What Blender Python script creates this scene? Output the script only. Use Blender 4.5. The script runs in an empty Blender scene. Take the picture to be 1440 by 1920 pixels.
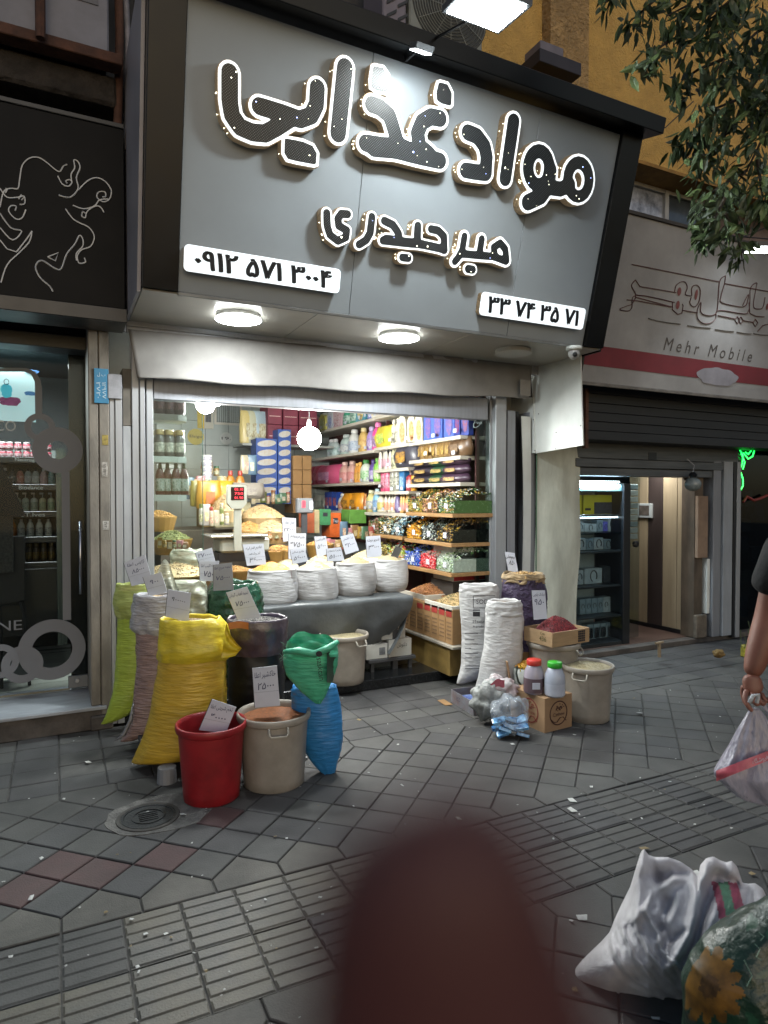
import bpy, bmesh, math, random
import numpy as np
from math import sin, cos, tan, pi, radians, sqrt, atan2
from mathutils import Vector, Matrix, noise
V3 = Vector
rnd = random.Random(7)
S = bpy.context.scene
COL = S.collection
# ------------------------------------------------------------------ camera
F = 1238.0                                   # focal length in photo pixels (1440 wide)
YAW, PIT = radians(26.4), radians(1.25)
CAM = V3((0, -4.93, 1.6))
FW = V3((sin(YAW)*cos(PIT), cos(YAW)*cos(PIT), -sin(PIT)))
RT = V3((cos(YAW), -sin(YAW), 0))
UP = RT.cross(FW)
cd = bpy.data.cameras.new('camera'); cam = bpy.data.objects.new('camera', cd); COL.objects.link(cam)
cam.matrix_world = Matrix.Translation(CAM) @ Matrix((RT, UP, -FW)).transposed().to_4x4()
cd.sensor_fit = 'HORIZONTAL'; cd.sensor_width = 36; cd.lens = F/1440*36
cd.clip_start = 0.005; cd.clip_end = 400
cd.dof.use_dof = True; cd.dof.focus_distance = 4.3; cd.dof.aperture_fstop = cd.lens/6.0
S.camera = cam
# ------------------------------------------------------------------ world, sun, exposure (dusk)
w = bpy.data.worlds.new('World'); S.world = w; w.use_nodes = True
wn = w.node_tree; sky = wn.nodes.new('ShaderNodeTexSky'); sky.sky_type = 'NISHITA'; sky.sun_disc = False
SUN_EL, SUN_ROT = radians(20.0), radians(190)
sky.sun_elevation = SUN_EL; sky.sun_rotation = SUN_ROT; sky.air_density = 1.0; sky.dust_density = 1.5; sky.ozone_density = 1.6
wn.links.new(sky.outputs[0], wn.nodes['Background'].inputs[0]); wn.nodes['Background'].inputs[1].default_value = 0.066
sl = bpy.data.lights.new('sun', 'SUN'); sl.energy = 0.06; sl.angle = radians(70); sl.color = (1, .97, .93)
so = bpy.data.objects.new('sun', sl); COL.objects.link(so)
sd = V3((sin(SUN_ROT)*cos(SUN_EL), cos(SUN_ROT)*cos(SUN_EL), sin(SUN_EL)))
so.rotation_euler = sd.to_track_quat('Z', 'Y').to_euler(); so.location = (0, -8, 9)
vs = S.view_settings; vs.view_transform = 'Standard'; vs.look = 'None'; vs.gamma = 1; vs.use_curve_mapping = False
vs.exposure = 0.4
S.cycles.max_bounces = 6; S.cycles.diffuse_bounces = 3; S.cycles.glossy_bounces = 3; S.cycles.transparent_max_bounces = 12
S.cycles.sample_clamp_indirect = 4; S.cycles.caustics_reflective = False; S.cycles.caustics_refractive = False

# ------------------------------------------------------------------ photo pixel -> place
def ray(px, py): return FW + RT*((px-720)/F) + UP*((960-py)/F)
def atD(px, py, d): return CAM + ray(px, py)*d
def onY(px, py, Y):
    r = ray(px, py); return CAM + r*((Y-CAM.y)/r.y)
def onX(px, py, X):
    r = ray(px, py); return CAM + r*((X-CAM.x)/r.x)
def onZ(px, py, Z=0.0):
    r = ray(px, py); return CAM + r*((Z-CAM.z)/r.z)
def depth(p): return (V3(p)-CAM).dot(FW)

# ------------------------------------------------------------------ materials
def hexc(h):
    h = h.lstrip('#'); c = [int(h[i:i+2], 16)/255 for i in (0, 2, 4)]
    return tuple(x/12.92 if x <= .04045 else ((x+.055)/1.055)**2.4 for x in c)
MC = {}
def M(name, col=(.5, .5, .5), rough=.6, metal=0, spec=.5, emit=None, es=1.0, ns=6.0, na=.18, bump=0.0, bs=60.0, trans=0, alpha=1, sss=0, stretch=None, col2=None, coat=0, sheen=0, two=None, world=False, bd=.01):
    if name in MC: return MC[name]
    if isinstance(col, str): col = hexc(col)
    if isinstance(col2, str): col2 = hexc(col2)
    m = bpy.data.materials.new(name); m.use_nodes = True; nt = m.node_tree; N = nt.nodes; L = nt.links
    b = N['Principled BSDF']
    b.inputs['Roughness'].default_value = rough; b.inputs['Metallic'].default_value = metal
    b.inputs['Specular IOR Level'].default_value = spec
    b.inputs['Transmission Weight'].default_value = trans; b.inputs['Alpha'].default_value = alpha
    b.inputs['Coat Weight'].default_value = coat
    if sss:
        b.inputs['Subsurface Weight'].default_value = sss; b.inputs['Subsurface Radius'].default_value = (.02, .008, .005); b.inputs['Subsurface Scale'].default_value = .5
    if emit is not None:
        b.inputs['Emission Color'].default_value = (*emit, 1); b.inputs['Emission Strength'].default_value = es
    tc = N.new('ShaderNodeTexCoord'); mp = N.new('ShaderNodeMapping'); gp_ = N.new('ShaderNodeNewGeometry') if world else None
    L.new(gp_.outputs['Position'] if world else tc.outputs['Object'], mp.inputs[0])
    if stretch: mp.inputs['Scale'].default_value = stretch
    if na or col2:
        n = N.new('ShaderNodeTexNoise'); n.inputs['Scale'].default_value = ns; n.inputs['Detail'].default_value = 6; n.inputs['Roughness'].default_value = .62
        L.new(mp.outputs[0], n.inputs['Vector'])
        r = N.new('ShaderNodeValToRGB'); L.new(n.outputs['Fac'], r.inputs[0])
        a = [max(0, c*(1-na)) for c in col]; c2 = col2 if col2 else [min(1, c*(1+na)) for c in col]
        r.color_ramp.elements[0].position = .36; r.color_ramp.elements[0].color = (*a, 1)
        r.color_ramp.elements[1].position = .66; r.color_ramp.elements[1].color = (*c2, 1)
        L.new(r.outputs[0], b.inputs['Base Color'])
        if rough > .15:
            rr = N.new('ShaderNodeMapRange'); rr.inputs[3].default_value = max(.04, rough-.12); rr.inputs[4].default_value = min(1, rough+.12)
            L.new(n.outputs['Fac'], rr.inputs[0]); L.new(rr.outputs[0], b.inputs['Roughness'])
    else: b.inputs['Base Color'].default_value = (*col, 1)
    if bump:
        n2 = N.new('ShaderNodeTexNoise'); n2.inputs['Scale'].default_value = bs; n2.inputs['Detail'].default_value = 5
        L.new(mp.outputs[0], n2.inputs['Vector'])
        bn = N.new('ShaderNodeBump'); bn.inputs['Strength'].default_value = bump; bn.inputs['Distance'].default_value = bd
        L.new(n2.outputs['Fac'], bn.inputs['Height']); L.new(bn.outputs[0], b.inputs['Normal'])
    MC[name] = m; return m

# ------------------------------------------------------------------ mesh builder
class MB:
    def __init__(s): s.v = []; s.f = []; s.mi = []; s.k = 0; s.smooth = False
    def face(s, idx): s.f.append(tuple(idx)); s.mi.append(s.k)
    def quad(s, a, b, c, d):
        i = len(s.v); s.v += [V3(a), V3(b), V3(c), V3(d)]; s.face((i, i+1, i+2, i+3)); return s
    def box(s, x0, x1, y0, y1, z0, z1, b=0.0, mat=None):
        if x0 > x1: x0, x1 = x1, x0
        if y0 > y1: y0, y1 = y1, y0
        if z0 > z1: z0, z1 = z1, z0
        i = len(s.v)
        if b <= 0:
            P = [V3((x, y, z)) for z in (z0, z1) for y in (y0, y1) for x in (x0, x1)]
            Q = [(0, 2, 3, 1), (4, 5, 7, 6), (0, 1, 5, 4), (2, 6, 7, 3), (0, 4, 6, 2), (1, 3, 7, 5)]
        else:
            P = []; Q = []; X = (x0, x1); Y = (y0, y1); Z = (z0, z1)
            for c in range(8):
                cx, cy, cz = c & 1, (c >> 1) & 1, (c >> 2) & 1
                o = (b if cx == 0 else -b, b if cy == 0 else -b, b if cz == 0 else -b)
                P += [V3((X[cx], Y[cy]+o[1], Z[cz]+o[2])), V3((X[cx]+o[0], Y[cy], Z[cz]+o[2])), V3((X[cx]+o[0], Y[cy]+o[1], Z[cz]))]
            F4 = [((0, 2, 6, 4), 0), ((1, 5, 7, 3), 0), ((0, 4, 5, 1), 1), ((2, 3, 7, 6), 1), ((0, 1, 3, 2), 2), ((4, 6, 7, 5), 2)]
            for q, ax in F4: Q.append(tuple(c*3+ax for c in q))
            for c in range(8): Q.append((c*3, c*3+1, c*3+2))
            for c in range(8):
                for bit, (a1, a2) in ((1, (1, 2)), (2, (0, 2)), (4, (0, 1))):
                    if not c & bit: d = c | bit; Q.append((c*3+a1, d*3+a1, d*3+a2, c*3+a2))
        if mat is not None: P = [mat @ p for p in P]
        s.v += P
        for q in Q: s.face(tuple(i+j for j in q))
        return s
    def obox(s, c, ax, ay, az, b=0.0):
        """box round centre c with half-axis vectors"""
        m = Matrix((V3(ax), V3(ay), V3(az))).transposed().to_4x4(); m.translation = V3(c)
        bb = b/max(1e-6, V3(ax).length) if b else 0
        return s.box(-1, 1, -1, 1, -1, 1, bb, m)
    def loft(s, rings, cap0=True, cap1=True, closed=True):
        i0 = len(s.v); n = len(rings[0])
        for r in rings: s.v += [V3(p) for p in r]
        for k in range(len(rings)-1):
            for j in range(n if closed else n-1):
                a = i0+k*n+j; b = i0+k*n+(j+1) % n
                s.face((a, b, b+n, a+n))
        if cap0: s.face(tuple(i0+j for j in reversed(range(n))))
        if cap1: s.face(tuple(i0+(len(rings)-1)*n+j for j in range(n)))
        return s
    def lathe(s, prof, c=(0, 0, 0), n=20, sx=1, sy=1, ax=None, cap0=True, cap1=True):
        c = V3(c); rings = []
        if ax is None: U, W, D = V3((1, 0, 0)), V3((0, 1, 0)), V3((0, 0, 1))
        else:
            D = V3(ax).normalized(); U = D.orthogonal().normalized(); W = D.cross(U)
        for r, z in prof: rings.append([c + U*(r*sx*cos(2*pi*j/n)) + W*(r*sy*sin(2*pi*j/n)) + D*z for j in range(n)])
        return s.loft(rings, cap0, cap1)
    def tube(s, pts, r, n=6, caps=True):
        pts = [V3(p) for p in pts]; rings = []; u = None
        for i, p in enumerate(pts):
            t = (pts[min(i+1, len(pts)-1)]-pts[max(i-1, 0)]).normalized()
            if u is None: u = t.orthogonal().normalized()
            u = (u - t*u.dot(t))
            u = u.normalized() if u.length > 1e-6 else t.orthogonal().normalized()
            w_ = t.cross(u); rr = r[i] if isinstance(r, (list, tuple)) else r
            rings.append([p+u*(rr*cos(2*pi*j/n))+w_*(rr*sin(2*pi*j/n)) for j in range(n)])
        return s.loft(rings, caps, caps)
    def ell(s, c, rx, ry, rz, n=10, m=6):
        c = V3(c); rings = []
        for k in range(m+1):
            t = pi*k/m; st = max(.02, sin(t))
            rings.append([c+V3((rx*st*cos(2*pi*j/n), ry*st*sin(2*pi*j/n), -rz*cos(t))) for j in range(n)])
        return s.loft(rings)
    def prism(s, poly, z0, z1, mat=None):
        a = [V3((x, y, z0)) for x, y in poly]; b = [V3((x, y, z1)) for x, y in poly]
        if mat is not None: a = [mat @ p for p in a]; b = [mat @ p for p in b]
        return s.loft([a, b])
    def grid(s, fn, nu, nv):
        i0 = len(s.v)
        for a in range(nu+1):
            for b in range(nv+1): s.v.append(V3(fn(a/nu, b/nv)))
        for a in range(nu):
            for b in range(nv):
                i = i0+a*(nv+1)+b; s.face((i, i+nv+1, i+nv+2, i+1))
        return s
    def mesh(s, name, mats, off=None, smooth=None):
        me = bpy.data.meshes.new(name)
        vv = s.v if off is None else [p-off for p in s.v]
        me.from_pydata([tuple(p) for p in vv], [], s.f)
        for m in (mats if isinstance(mats, (list, tuple)) else [mats]): me.materials.append(m)
        me.polygons.foreach_set('material_index', s.mi)
        if s.smooth if smooth is None else smooth: me.shade_smooth()
        me.update(); return me
def smooth(L, k=5):
    L = [V3((*p, 0)) for p in L]; o = []
    for i in range(len(L)-1):
        a, b, c, d = L[max(i-1, 0)], L[i], L[i+1], L[min(i+2, len(L)-1)]
        for j in range(k):
            t = j/k; p = .5*((2*b)+(c-a)*t+(2*a-5*b+4*c-d)*t*t+(3*b-a-3*c+d)*t**3); o.append((p.x, p.y))
    o.append((L[-1].x, L[-1].y)); return o
def fixn(me):
    bm = bmesh.new(); bm.from_mesh(me); bmesh.ops.recalc_face_normals(bm, faces=bm.faces); bm.to_mesh(me); bm.free(); return me
def rig(o, label=None, cat=None, group=None, kind=None):
    if label: o['label'] = label
    if cat: o['category'] = cat
    if group: o['group'] = group
    if kind: o['kind'] = kind
    return o
def link(name, me, parent=None):
    o = bpy.data.objects.new(name, me); COL.objects.link(o)
    if parent is not None: o.parent = parent
    return o
class Thing:
    """an Empty at the thing's base; parts are given in world coordinates"""
    def __init__(s, name, label, cat, loc, group=None, kind=None):
        s.o = bpy.data.objects.new(name, None); s.o.empty_display_size = .05; COL.objects.link(s.o); s.loc = V3(loc); s.o.location = s.loc
        rig(s.o, label, cat, group, kind)
    def part(s, name, mb, mats, parent=None, smooth=None, label=None, kind=None):
        me = fixn(mb.mesh(name, mats, s.loc, smooth)) if isinstance(mb, MB) else mb
        o = link(name, me, parent or s.o)
        if label: o['label'] = label
        if kind: o['kind'] = kind
        return o
def solid(name, mb, mats, label=None, cat=None, group=None, kind=None, smooth=None, base=None):
    """a thing of one mesh, origin at its base"""
    if base is None:
        xs = [p.x for p in mb.v]; ys = [p.y for p in mb.v]; zs = [p.z for p in mb.v]
        base = V3(((min(xs)+max(xs))/2, (min(ys)+max(ys))/2, min(zs)))
    me = fixn(mb.mesh(name, mats, V3(base), smooth)); o = link(name, me); o.location = base
    return rig(o, label, cat, group, kind)
def copy_tree(o, loc=None, rz=None, label=None, parent=None):
    c = o.copy(); COL.objects.link(c)
    if parent is not None: c.parent = parent
    if loc is not None: c.location = loc
    if rz is not None: c.rotation_euler = (0, 0, rz)
    if label: c['label'] = label
    for ch in list(o.children): copy_tree(ch, parent=c)
    return c

# ------------------------------------------------------------------ lettering (joined Persian letter forms)
T_ = {'ا': (0xFE8D, 0xFE8E), 'آ': (0xFE81, 0xFE82), 'د': (0xFEA9, 0xFEAA), 'ذ': (0xFEAB, 0xFEAC), 'ر': (0xFEAD, 0xFEAE), 'ز': (0xFEAF, 0xFEB0), 'و': (0xFEED, 0xFEEE), 'ژ': (0xFB8A, 0xFB8B)}
D_ = {'ب': 0xFE8F, 'ت': 0xFE95, 'ث': 0xFE99, 'ج': 0xFE9D, 'ح': 0xFEA1, 'خ': 0xFEA5, 'س': 0xFEB1, 'ش': 0xFEB5, 'ص': 0xFEB9, 'ض': 0xFEBD, 'ط': 0xFEC1, 'ظ': 0xFEC5, 'ع': 0xFEC9, 'غ': 0xFECD, 'ف': 0xFED1, 'ق': 0xFED5, 'ل': 0xFEDD, 'م': 0xFEE1, 'ن': 0xFEE5, 'ه': 0xFEE9, 'ی': 0xFBFC, 'ک': 0xFB8E, 'گ': 0xFB92, 'پ': 0xFB56, 'چ': 0xFB7A}
def shape(t):
    out = []; dig = '۰۱۲۳۴۵۶۷۸۹0123456789'
    for i, c in enumerate(t):
        p = t[i-1] if i else ' '; n = t[i+1] if i+1 < len(t) else ' '
        jp = p in D_; jn = (n in D_ or n in T_)
        if c in D_: out.append(chr(D_[c]+((3 if jn else 1) if jp else (2 if jn else 0))))
        elif c in T_: out.append(chr(T_[c][1 if jp else 0]))
        else: out.append(c)
    r = []; i = 0; out = out[::-1]
    while i < len(out):                       # digits keep their own order
        j = i
        while j < len(out) and out[j] in dig: j += 1
        if j > i: r += out[i:j][::-1]; i = j
        else: r.append(out[i]); i += 1
    return ''.join(r)
FONTDIR = None
TXC = {}
def textmesh(body, size=1.0, width=None, height=None, offset=0.0, shear=0.0, extrude=0.0, persian=False):
    key = (body, size, width, height, offset, shear, extrude, persian)
    if key in TXC: return TXC[key]
    c = bpy.data.curves.new('lettering', 'FONT'); c.body = shape(body) if persian else body
    c.size = size; c.offset = offset; c.shear = shear; c.extrude = extrude; c.resolution_u = 3; c.align_x = 'CENTER'; c.align_y = 'CENTER'
    o = bpy.data.objects.new('lettering', c); COL.objects.link(o); bpy.context.view_layer.update()
    dg = bpy.context.evaluated_depsgraph_get(); me = bpy.data.meshes.new_from_object(o.evaluated_get(dg))
    bpy.data.objects.remove(o); bpy.data.curves.remove(c)
    n = len(me.vertices); co = np.zeros(n*3, 'f'); me.vertices.foreach_get('co', co); co = co.reshape(-1, 3)
    if n:
        lo, hi = co.min(0), co.max(0); co[:, :2] -= (lo[:2]+hi[:2])/2
        wd, ht = hi[0]-lo[0], hi[1]-lo[1]
        sx = width/wd if width else (height/ht if height else 1); sy = height/ht if height else (width/wd if width else 1)
        if width and height: pass
        co[:, 0] *= sx; co[:, 1] *= sy
    fs = [tuple(p.vertices) for p in me.polygons]; bpy.data.meshes.remove(me)
    TXC[key] = (co, fs); return co, fs
def put_text(mb, body, c, ux, uy, width=None, height=None, persian=False, off=.0, z=.002, shear=0, extrude=0):
    """adds lettering to a builder: centre c, unit axes ux, uy; lifted z along ux x uy"""
    co, fs = textmesh(body, 1, width, height, off, shear, extrude, persian)
    ux = V3(ux).normalized(); uy = V3(uy).normalized(); nn = ux.cross(uy); i0 = len(mb.v); c = V3(c)
    for x, y, zz in co: mb.v.append(c+ux*float(x)+uy*float(y)+nn*(z+float(zz)))
    for f in fs: mb.face(tuple(i0+j for j in f))
    return mb
# ================================================================== MATERIALS
asph = M('stone_grey', '#434240', .75, world=True, ns=3.2, na=.3, bump=.5, bs=140, bd=.004)
asph2 = M('stone_dark', '#3b3a3a', .7, world=True, ns=3.6, na=.32, bump=.5, bs=140, bd=.004)
redst = M('stone_red', '#453130', .75, world=True, ns=5, na=.25, bump=.5, bs=140, bd=.004)
beigest = M('stone_beige', '#4b4843', .75, world=True, ns=4, na=.35, bump=.6, bs=160, bd=.004)
yelst = M('stone_worn_yellow', '#403e39', .6, world=True, ns=2.6, na=.35, bump=.5, bs=120, col2='#565044', bd=.004)
joint = M('joint_dirt', '#444240', .95, ns=20, na=.4)
black_m = M('black_metal', '#15171b', .35, ns=4, na=.2)
blackp = M('black_panel', '#0d0f12', .32, spec=.3, ns=3, na=.2)
signgrey = M('sign_grey_composite', '#8c949b', .42, spec=.4, ns=1.5, na=.05)
alu = M('aluminium', '#94979b', .45, metal=.4, ns=5, na=.05, stretch=(8, 8, .6))
alud = M('aluminium_dull', '#7d8086', .5, metal=.3, ns=5, na=.08, stretch=(8, 8, .6))
whitep = M('white_panel', '#c4c8c6', .38, ns=2.2, na=.1)
whitew = M('white_plaster_sheet', '#a8aca2', .75, ns=4, na=.22, bump=.3, bs=25, stretch=(1, 1, .35), bd=.01)
stonew = M('pillar_stone', '#6f6a62', .8, ns=7, na=.35, bump=.4, bs=50, stretch=(1, 1, .4), bd=.006)
yellow = M('yellow_stucco', '#c4a05c', .95, ns=5, na=.14, bump=.7, bs=55, bd=.05)
ochre2 = M('rough_stucco', '#a98c60', .95, ns=6, na=.2, bump=1.0, bs=32, bd=.07)
pinkw = M('pink_plaster', '#6d6262', .9, ns=6, na=.2, bump=.4, bs=60)
granite = M('granite_black', '#1b1c1d', .18, ns=70, na=.5)
marble = M('marble_grey', '#8d9196', .35, ns=5, na=.25, stretch=(.6, 3, 3))
conc = M('dirty_concrete', '#4a4541', .9, ns=6, na=.4, bump=.5, bs=30)
darkc = M('dark_void', '#131416', .8, ns=4, na=.3)
def thin_glass(name, tint, refl=.08):
    if name in MC: return MC[name]
    m = bpy.data.materials.new(name); m.use_nodes = True; nt = m.node_tree; nt.nodes.remove(nt.nodes['Principled BSDF'])
    t = nt.nodes.new('ShaderNodeBsdfTransparent'); t.inputs[0].default_value = (*tint, 1)
    g = nt.nodes.new('ShaderNodeBsdfGlossy'); g.inputs['Roughness'].default_value = .03
    lw = nt.nodes.new('ShaderNodeLayerWeight'); lw.inputs[0].default_value = .5
    mx = nt.nodes.new('ShaderNodeMixShader'); pw = nt.nodes.new('ShaderNodeMath'); pw.operation = 'POWER'; pw.inputs[1].default_value = 4
    ma = nt.nodes.new('ShaderNodeMath'); ma.operation = 'MULTIPLY_ADD'; ma.inputs[1].default_value = .55; ma.inputs[2].default_value = refl*.35
    nt.links.new(lw.outputs['Facing'], pw.inputs[0]); nt.links.new(pw.outputs[0], ma.inputs[0]); nt.links.new(ma.outputs[0], mx.inputs[0]); nt.links.new(t.outputs[0], mx.inputs[1]); nt.links.new(g.outputs[0], mx.inputs[2])
    nt.links.new(mx.outputs[0], nt.nodes['Material Output'].inputs[0]); MC[name] = m; return m
gl = thin_glass('window_glass', (.86, .9, .88))
glt = thin_glass('tinted_glass', (.62, .68, .66))
glc = thin_glass('acrylic', (.88, .92, .9), .06)
rust = M('rusty_iron', '#4d3328', .85, ns=9, na=.4, bump=.4, bs=60)
def lampmat(n, c, s): return M(n, (.8, .8, .8), .5, na=0, emit=c, es=s)
# ================================================================== GROUND
gr = solid('ground', MB().box(-40, 40, -30, 40, -.3, -.009), joint, kind='structure')
CV = {}
def tile_mesh(key, mats):
    k = (key, mats.name)
    if k in CV: return CV[k]
    mb = MB(); G = .0035; ch = .004
    if key[0] == 'poly':
        poly = key[1]; cx = sum(p[0] for p in poly)/len(poly); cy = sum(p[1] for p in poly)/len(poly)
        def ins(d):
            o = []
            n = len(poly)
            for i in range(n):
                p = V3((*poly[i], 0)); a = V3((*poly[i-1], 0)); b = V3((*poly[(i+1) % n], 0))
                e1 = (p-a).normalized(); e2 = (b-p).normalized(); n1 = V3((-e1.y, e1.x, 0)); n2 = V3((-e2.y, e2.x, 0))
                o.append(p+(n1+n2)*(d/(1+n1.dot(n2))))
            return o
        r0, r1 = ins(G), ins(G+ch)
        mb.loft([[p+V3((0, 0, -.02)) for p in r0], [p+V3((0, 0, -ch)) for p in r0], r1], cap0=False)
    else:                                     # ribbed guide tile
        wx, wy, nb = key[1:]
        mb.box(G, wx-G, G, wy-G, -.02, -.0045)
        p = wy/nb
        for i in range(nb):
            y0 = i*p+.007; y1 = (i+1)*p-.007
            a = [(G+.001, y0, -.0045), (wx-G-.001, y0, -.0045), (wx-G-.001, y1, -.0045), (G+.001, y1, -.0045)]
            b = [(G+.006, y0+.006, 0), (wx-G-.006, y0+.006, 0), (wx-G-.006, y1-.006, 0), (G+.006, y1-.006, 0)]
            mb.loft([a, b], cap0=False)
    CV[k] = fixn(mb.mesh('paving_stone', mats)); return CV[k]
tiles = []                                    # (distance, key, material, x, y, dz)
def in_view(x, y, m=650):
    v = V3((x, y, 0))-CAM; d = v.dot(FW)
    if d < .5: return False
    px = 720+F*v.dot(RT)/d; py = 960-F*v.dot(UP)/d
    return -m < px < 1440+m and 1100 < py < 1920+m
def add_tile(key, mt, x, y, cx, cy):
    if in_view(cx, cy): tiles.append(((V3((cx, cy, 0))-CAM).length+(0 if in_view(cx, cy, 60) else 50), key, mt, x, y, rnd.uniform(-.002, .0015)))
def pick(x, y, kind):
    near = [onZ(*q) for q in ((117, 1625), (192, 1650), (55, 1680), (327, 1612), (425, 1542))]
    if kind == 'sq':
        if any((V3((x, y, 0))-q).length < .11 for q in near): return redst
        return asph if rnd.random() < .6 else asph2
    if kind == 'hat': return beigest if x < 1.05 and y < -1.9 else asph
    if kind == 'rib':
        if x < 1.5 and rnd.random() < .75: return yelst
        return asph if rnd.random() < .6 else asph2
    return asph2 if rnd.random() < .6 else asph
YS1, YS0 = -2.26, -2.89                       # ribbed strip
q = .142
def diag_zone(ylow, yhigh, hats_low=True, hats_high=True):
    h0 = .10
    s0 = ylow+(h0 if hats_low else 0); s1 = yhigh-(h0 if hats_high else 0)
    m = max(2, round((s1-s0)/q/2)*2); qq = (s1-s0)/m
    hat = (('poly', ((0, 0), (2*q, 0), (2*q, h0), (q, h0+qq), (0, h0))))
    hatd = (('poly', ((0, 0), (q, -qq), (2*q, 0), (2*q, h0), (0, h0))))
    sq = (('poly', ((0, -qq), (q, 0), (0, qq), (-q, 0))))
    for i in range(-16, 44):
        x = i*2*q
        if hats_low: add_tile(hat, pick(x, ylow, 'hat'), x, ylow, x+q, ylow+.1)
        if hats_high: add_tile(hatd, pick(x, yhigh, 'hat'), x, s1, x+q, s1)
        for j in range(1, m):
            cx = x+(0 if j % 2 else q); cy = s0+j*qq
            add_tile(sq, pick(cx, cy, 'sq'), cx, cy, cx, cy)
        if not hats_low: add_tile(sq, pick(x, s0, 'sq'), x+q, s0, x+q, s0)
diag_zone(YS1, -.97)
diag_zone(YS0-1.6, YS0, False, True)
for i in range(-18, 60):
    for r in range(2):
        add_tile(('rib', .21, .315, 5), pick(i*.21, -2.5, 'rib'), i*.21, YS0+r*.315, i*.21+.1, YS0+r*.315+.15)
rect = ('poly', ((0, 0), (.245, 0), (.245, .1945), (0, .1945)))
for i in range(-16, 60):
    for r in range(5): add_tile(rect, pick(i*.245, -.9, 'rc'), i*.245, -.97+r*.1945, i*.245+.12, -.97+r*.1945+.1)
tiles.sort(key=lambda t: t[0])
drain = onZ(278, 1533)
tiles = [t for t in tiles if (V3((t[3], t[4], 0))-drain).length > .0 ]
far = {}
for k, t in enumerate(tiles):
    me = tile_mesh(t[1], t[2])
    if k < 296:
        o = link('paving_stone', me, gr); o.location = V3((t[3], t[4], t[5]))-gr.location
        o.rotation_euler = (rnd.uniform(-.006, .006), rnd.uniform(-.006, .006), rnd.uniform(-.006, .006))
    else: far.setdefault(t[2].name, []).append((me, t))
mb = MB(); mats = [MC[n] for n in far]
for mi, n in enumerate(far):
    mb.k = mi
    for me, t in far[n]:
        i0 = len(mb.v); dx, dy = rnd.uniform(-.003, .003), rnd.uniform(-.003, .003)
        for v in me.vertices: mb.v.append(v.co+V3((t[3], t[4], t[5]+dx*v.co.x+dy*v.co.y)))
        for p in me.polygons: mb.face(tuple(i0+j for j in p.vertices))
o = link('paving_stones', mb.mesh('paving_stones', mats, gr.location), gr); o['kind'] = 'stuff'
# cement patch and drain cover
mb = MB(); P = []
for k in range(26):
    a = 2*pi*k/26; r = .25+.035*noise.noise(V3((cos(a)*2, sin(a)*2, 3)))
    P.append((drain.x+.06+r*1.05*cos(a), drain.y+.02+r*.82*sin(a)))
mb.prism(P, -.005, .0035)
solid('cement_patch', mb, M('rough_cement', '#5d5b58', .95, ns=14, na=.35, bump=.8, bs=90, bd=.01), kind='structure')
dr = Thing('drain_cover', 'round cast iron drain cover set in rough cement in front of the yellow sack', 'drain cover', drain)
iron = M('cast_iron', '#26282a', .55, metal=.3, ns=30, na=.3, bump=.4, bs=90)
dr.part('cover', MB().lathe([(.0, .004), (.125, .004), (.128, .009), (.118, .0095), (.116, .006), (0, .006)], drain, 36, cap0=False, cap1=False), iron)
mb = MB(); mb.lathe([(.07, .006), (.07, .0105), (.08, .0105), (.08, .006)], drain, 30, cap0=False, cap1=False)
for k in range(-2, 3): mb.box(drain.x-.045, drain.x+.045, drain.y+k*.02-.004, drain.y+k*.02+.004, .0055, .0105)
dr.part('raised_ring', mb, iron)
fr = MB().lathe([(.131, .003), (.131, .0085), (.15, .0085), (.153, .003)], drain, 36, cap0=False, cap1=False)
dr.part('frame', fr, M('iron_rim', '#33302d', .7, ns=20, na=.3))
# litter: paper scraps and husks
mb = MB(); lr = random.Random(3)
for k in range(230):
    px, py = lr.uniform(0, 1440), 1290+630*lr.random()**1.6
    p = onZ(px, py, .006)
    if p.y > -.05: continue
    s = lr.uniform(.003, .009) if k % 9 else lr.uniform(.012, .03); a = lr.uniform(0, pi); asp = lr.uniform(.25, .8)
    mb.k = 0 if lr.random() < .8 else 1
    u = V3((cos(a), sin(a), lr.uniform(-.15, .15)))*s; v_ = V3((-sin(a), cos(a), lr.uniform(-.2, .3)))*s*asp
    i = len(mb.v); h = V3((0, 0, abs(u.z)+abs(v_.z)))
    mb.v += [p-u-v_+h, p+u-v_+h, p+u*.8+v_+h, p-u*.7+v_*1.2+h, p+h*1.4+V3((0, 0, .002))]
    for f in ((0, 1, 4), (1, 2, 4), (2, 3, 4), (3, 0, 4)): mb.face([i+j for j in f])
lt = solid('litter', mb, [M('paper_white', '#b9b9b5', .8, na=.1), M('husk', '#7a6a4c', .8, na=.2)], kind='stuff')
# ================================================================== STEPS, FLOORS
XL, XR = .62, 3.62                            # shop opening
st = solid('left_step', MB().box(-2.5, .33, .0, .6, 0, .14, .004), conc, kind='structure')
mb = MB(); mb.box(-2.5, .30, -.025, .62, .1405, .165, .004)
solid('left_threshold', mb, marble, kind='structure')
mb = MB(); mb.box(XL-.2, 4.0, .0, .35, 0, .085, .006)
solid('shop_step', mb, granite, kind='structure')
solid('shop_floor', MB().box(.3, 4.1, .35, 4.4, -.05, .08), M('shop_floor_tile', '#3d3a34', .35, ns=3, na=.3), kind='structure')
solid('mobile_shop_floor', MB().box(4.5, 9, .12, 3, -.05, .06), M('mobile_floor', '#5e4b43', .5, ns=4, na=.2), kind='structure')
solid('right_step', MB().box(4.05, 9, .0, .12, 0, .055, .004), conc, kind='structure')
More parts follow.
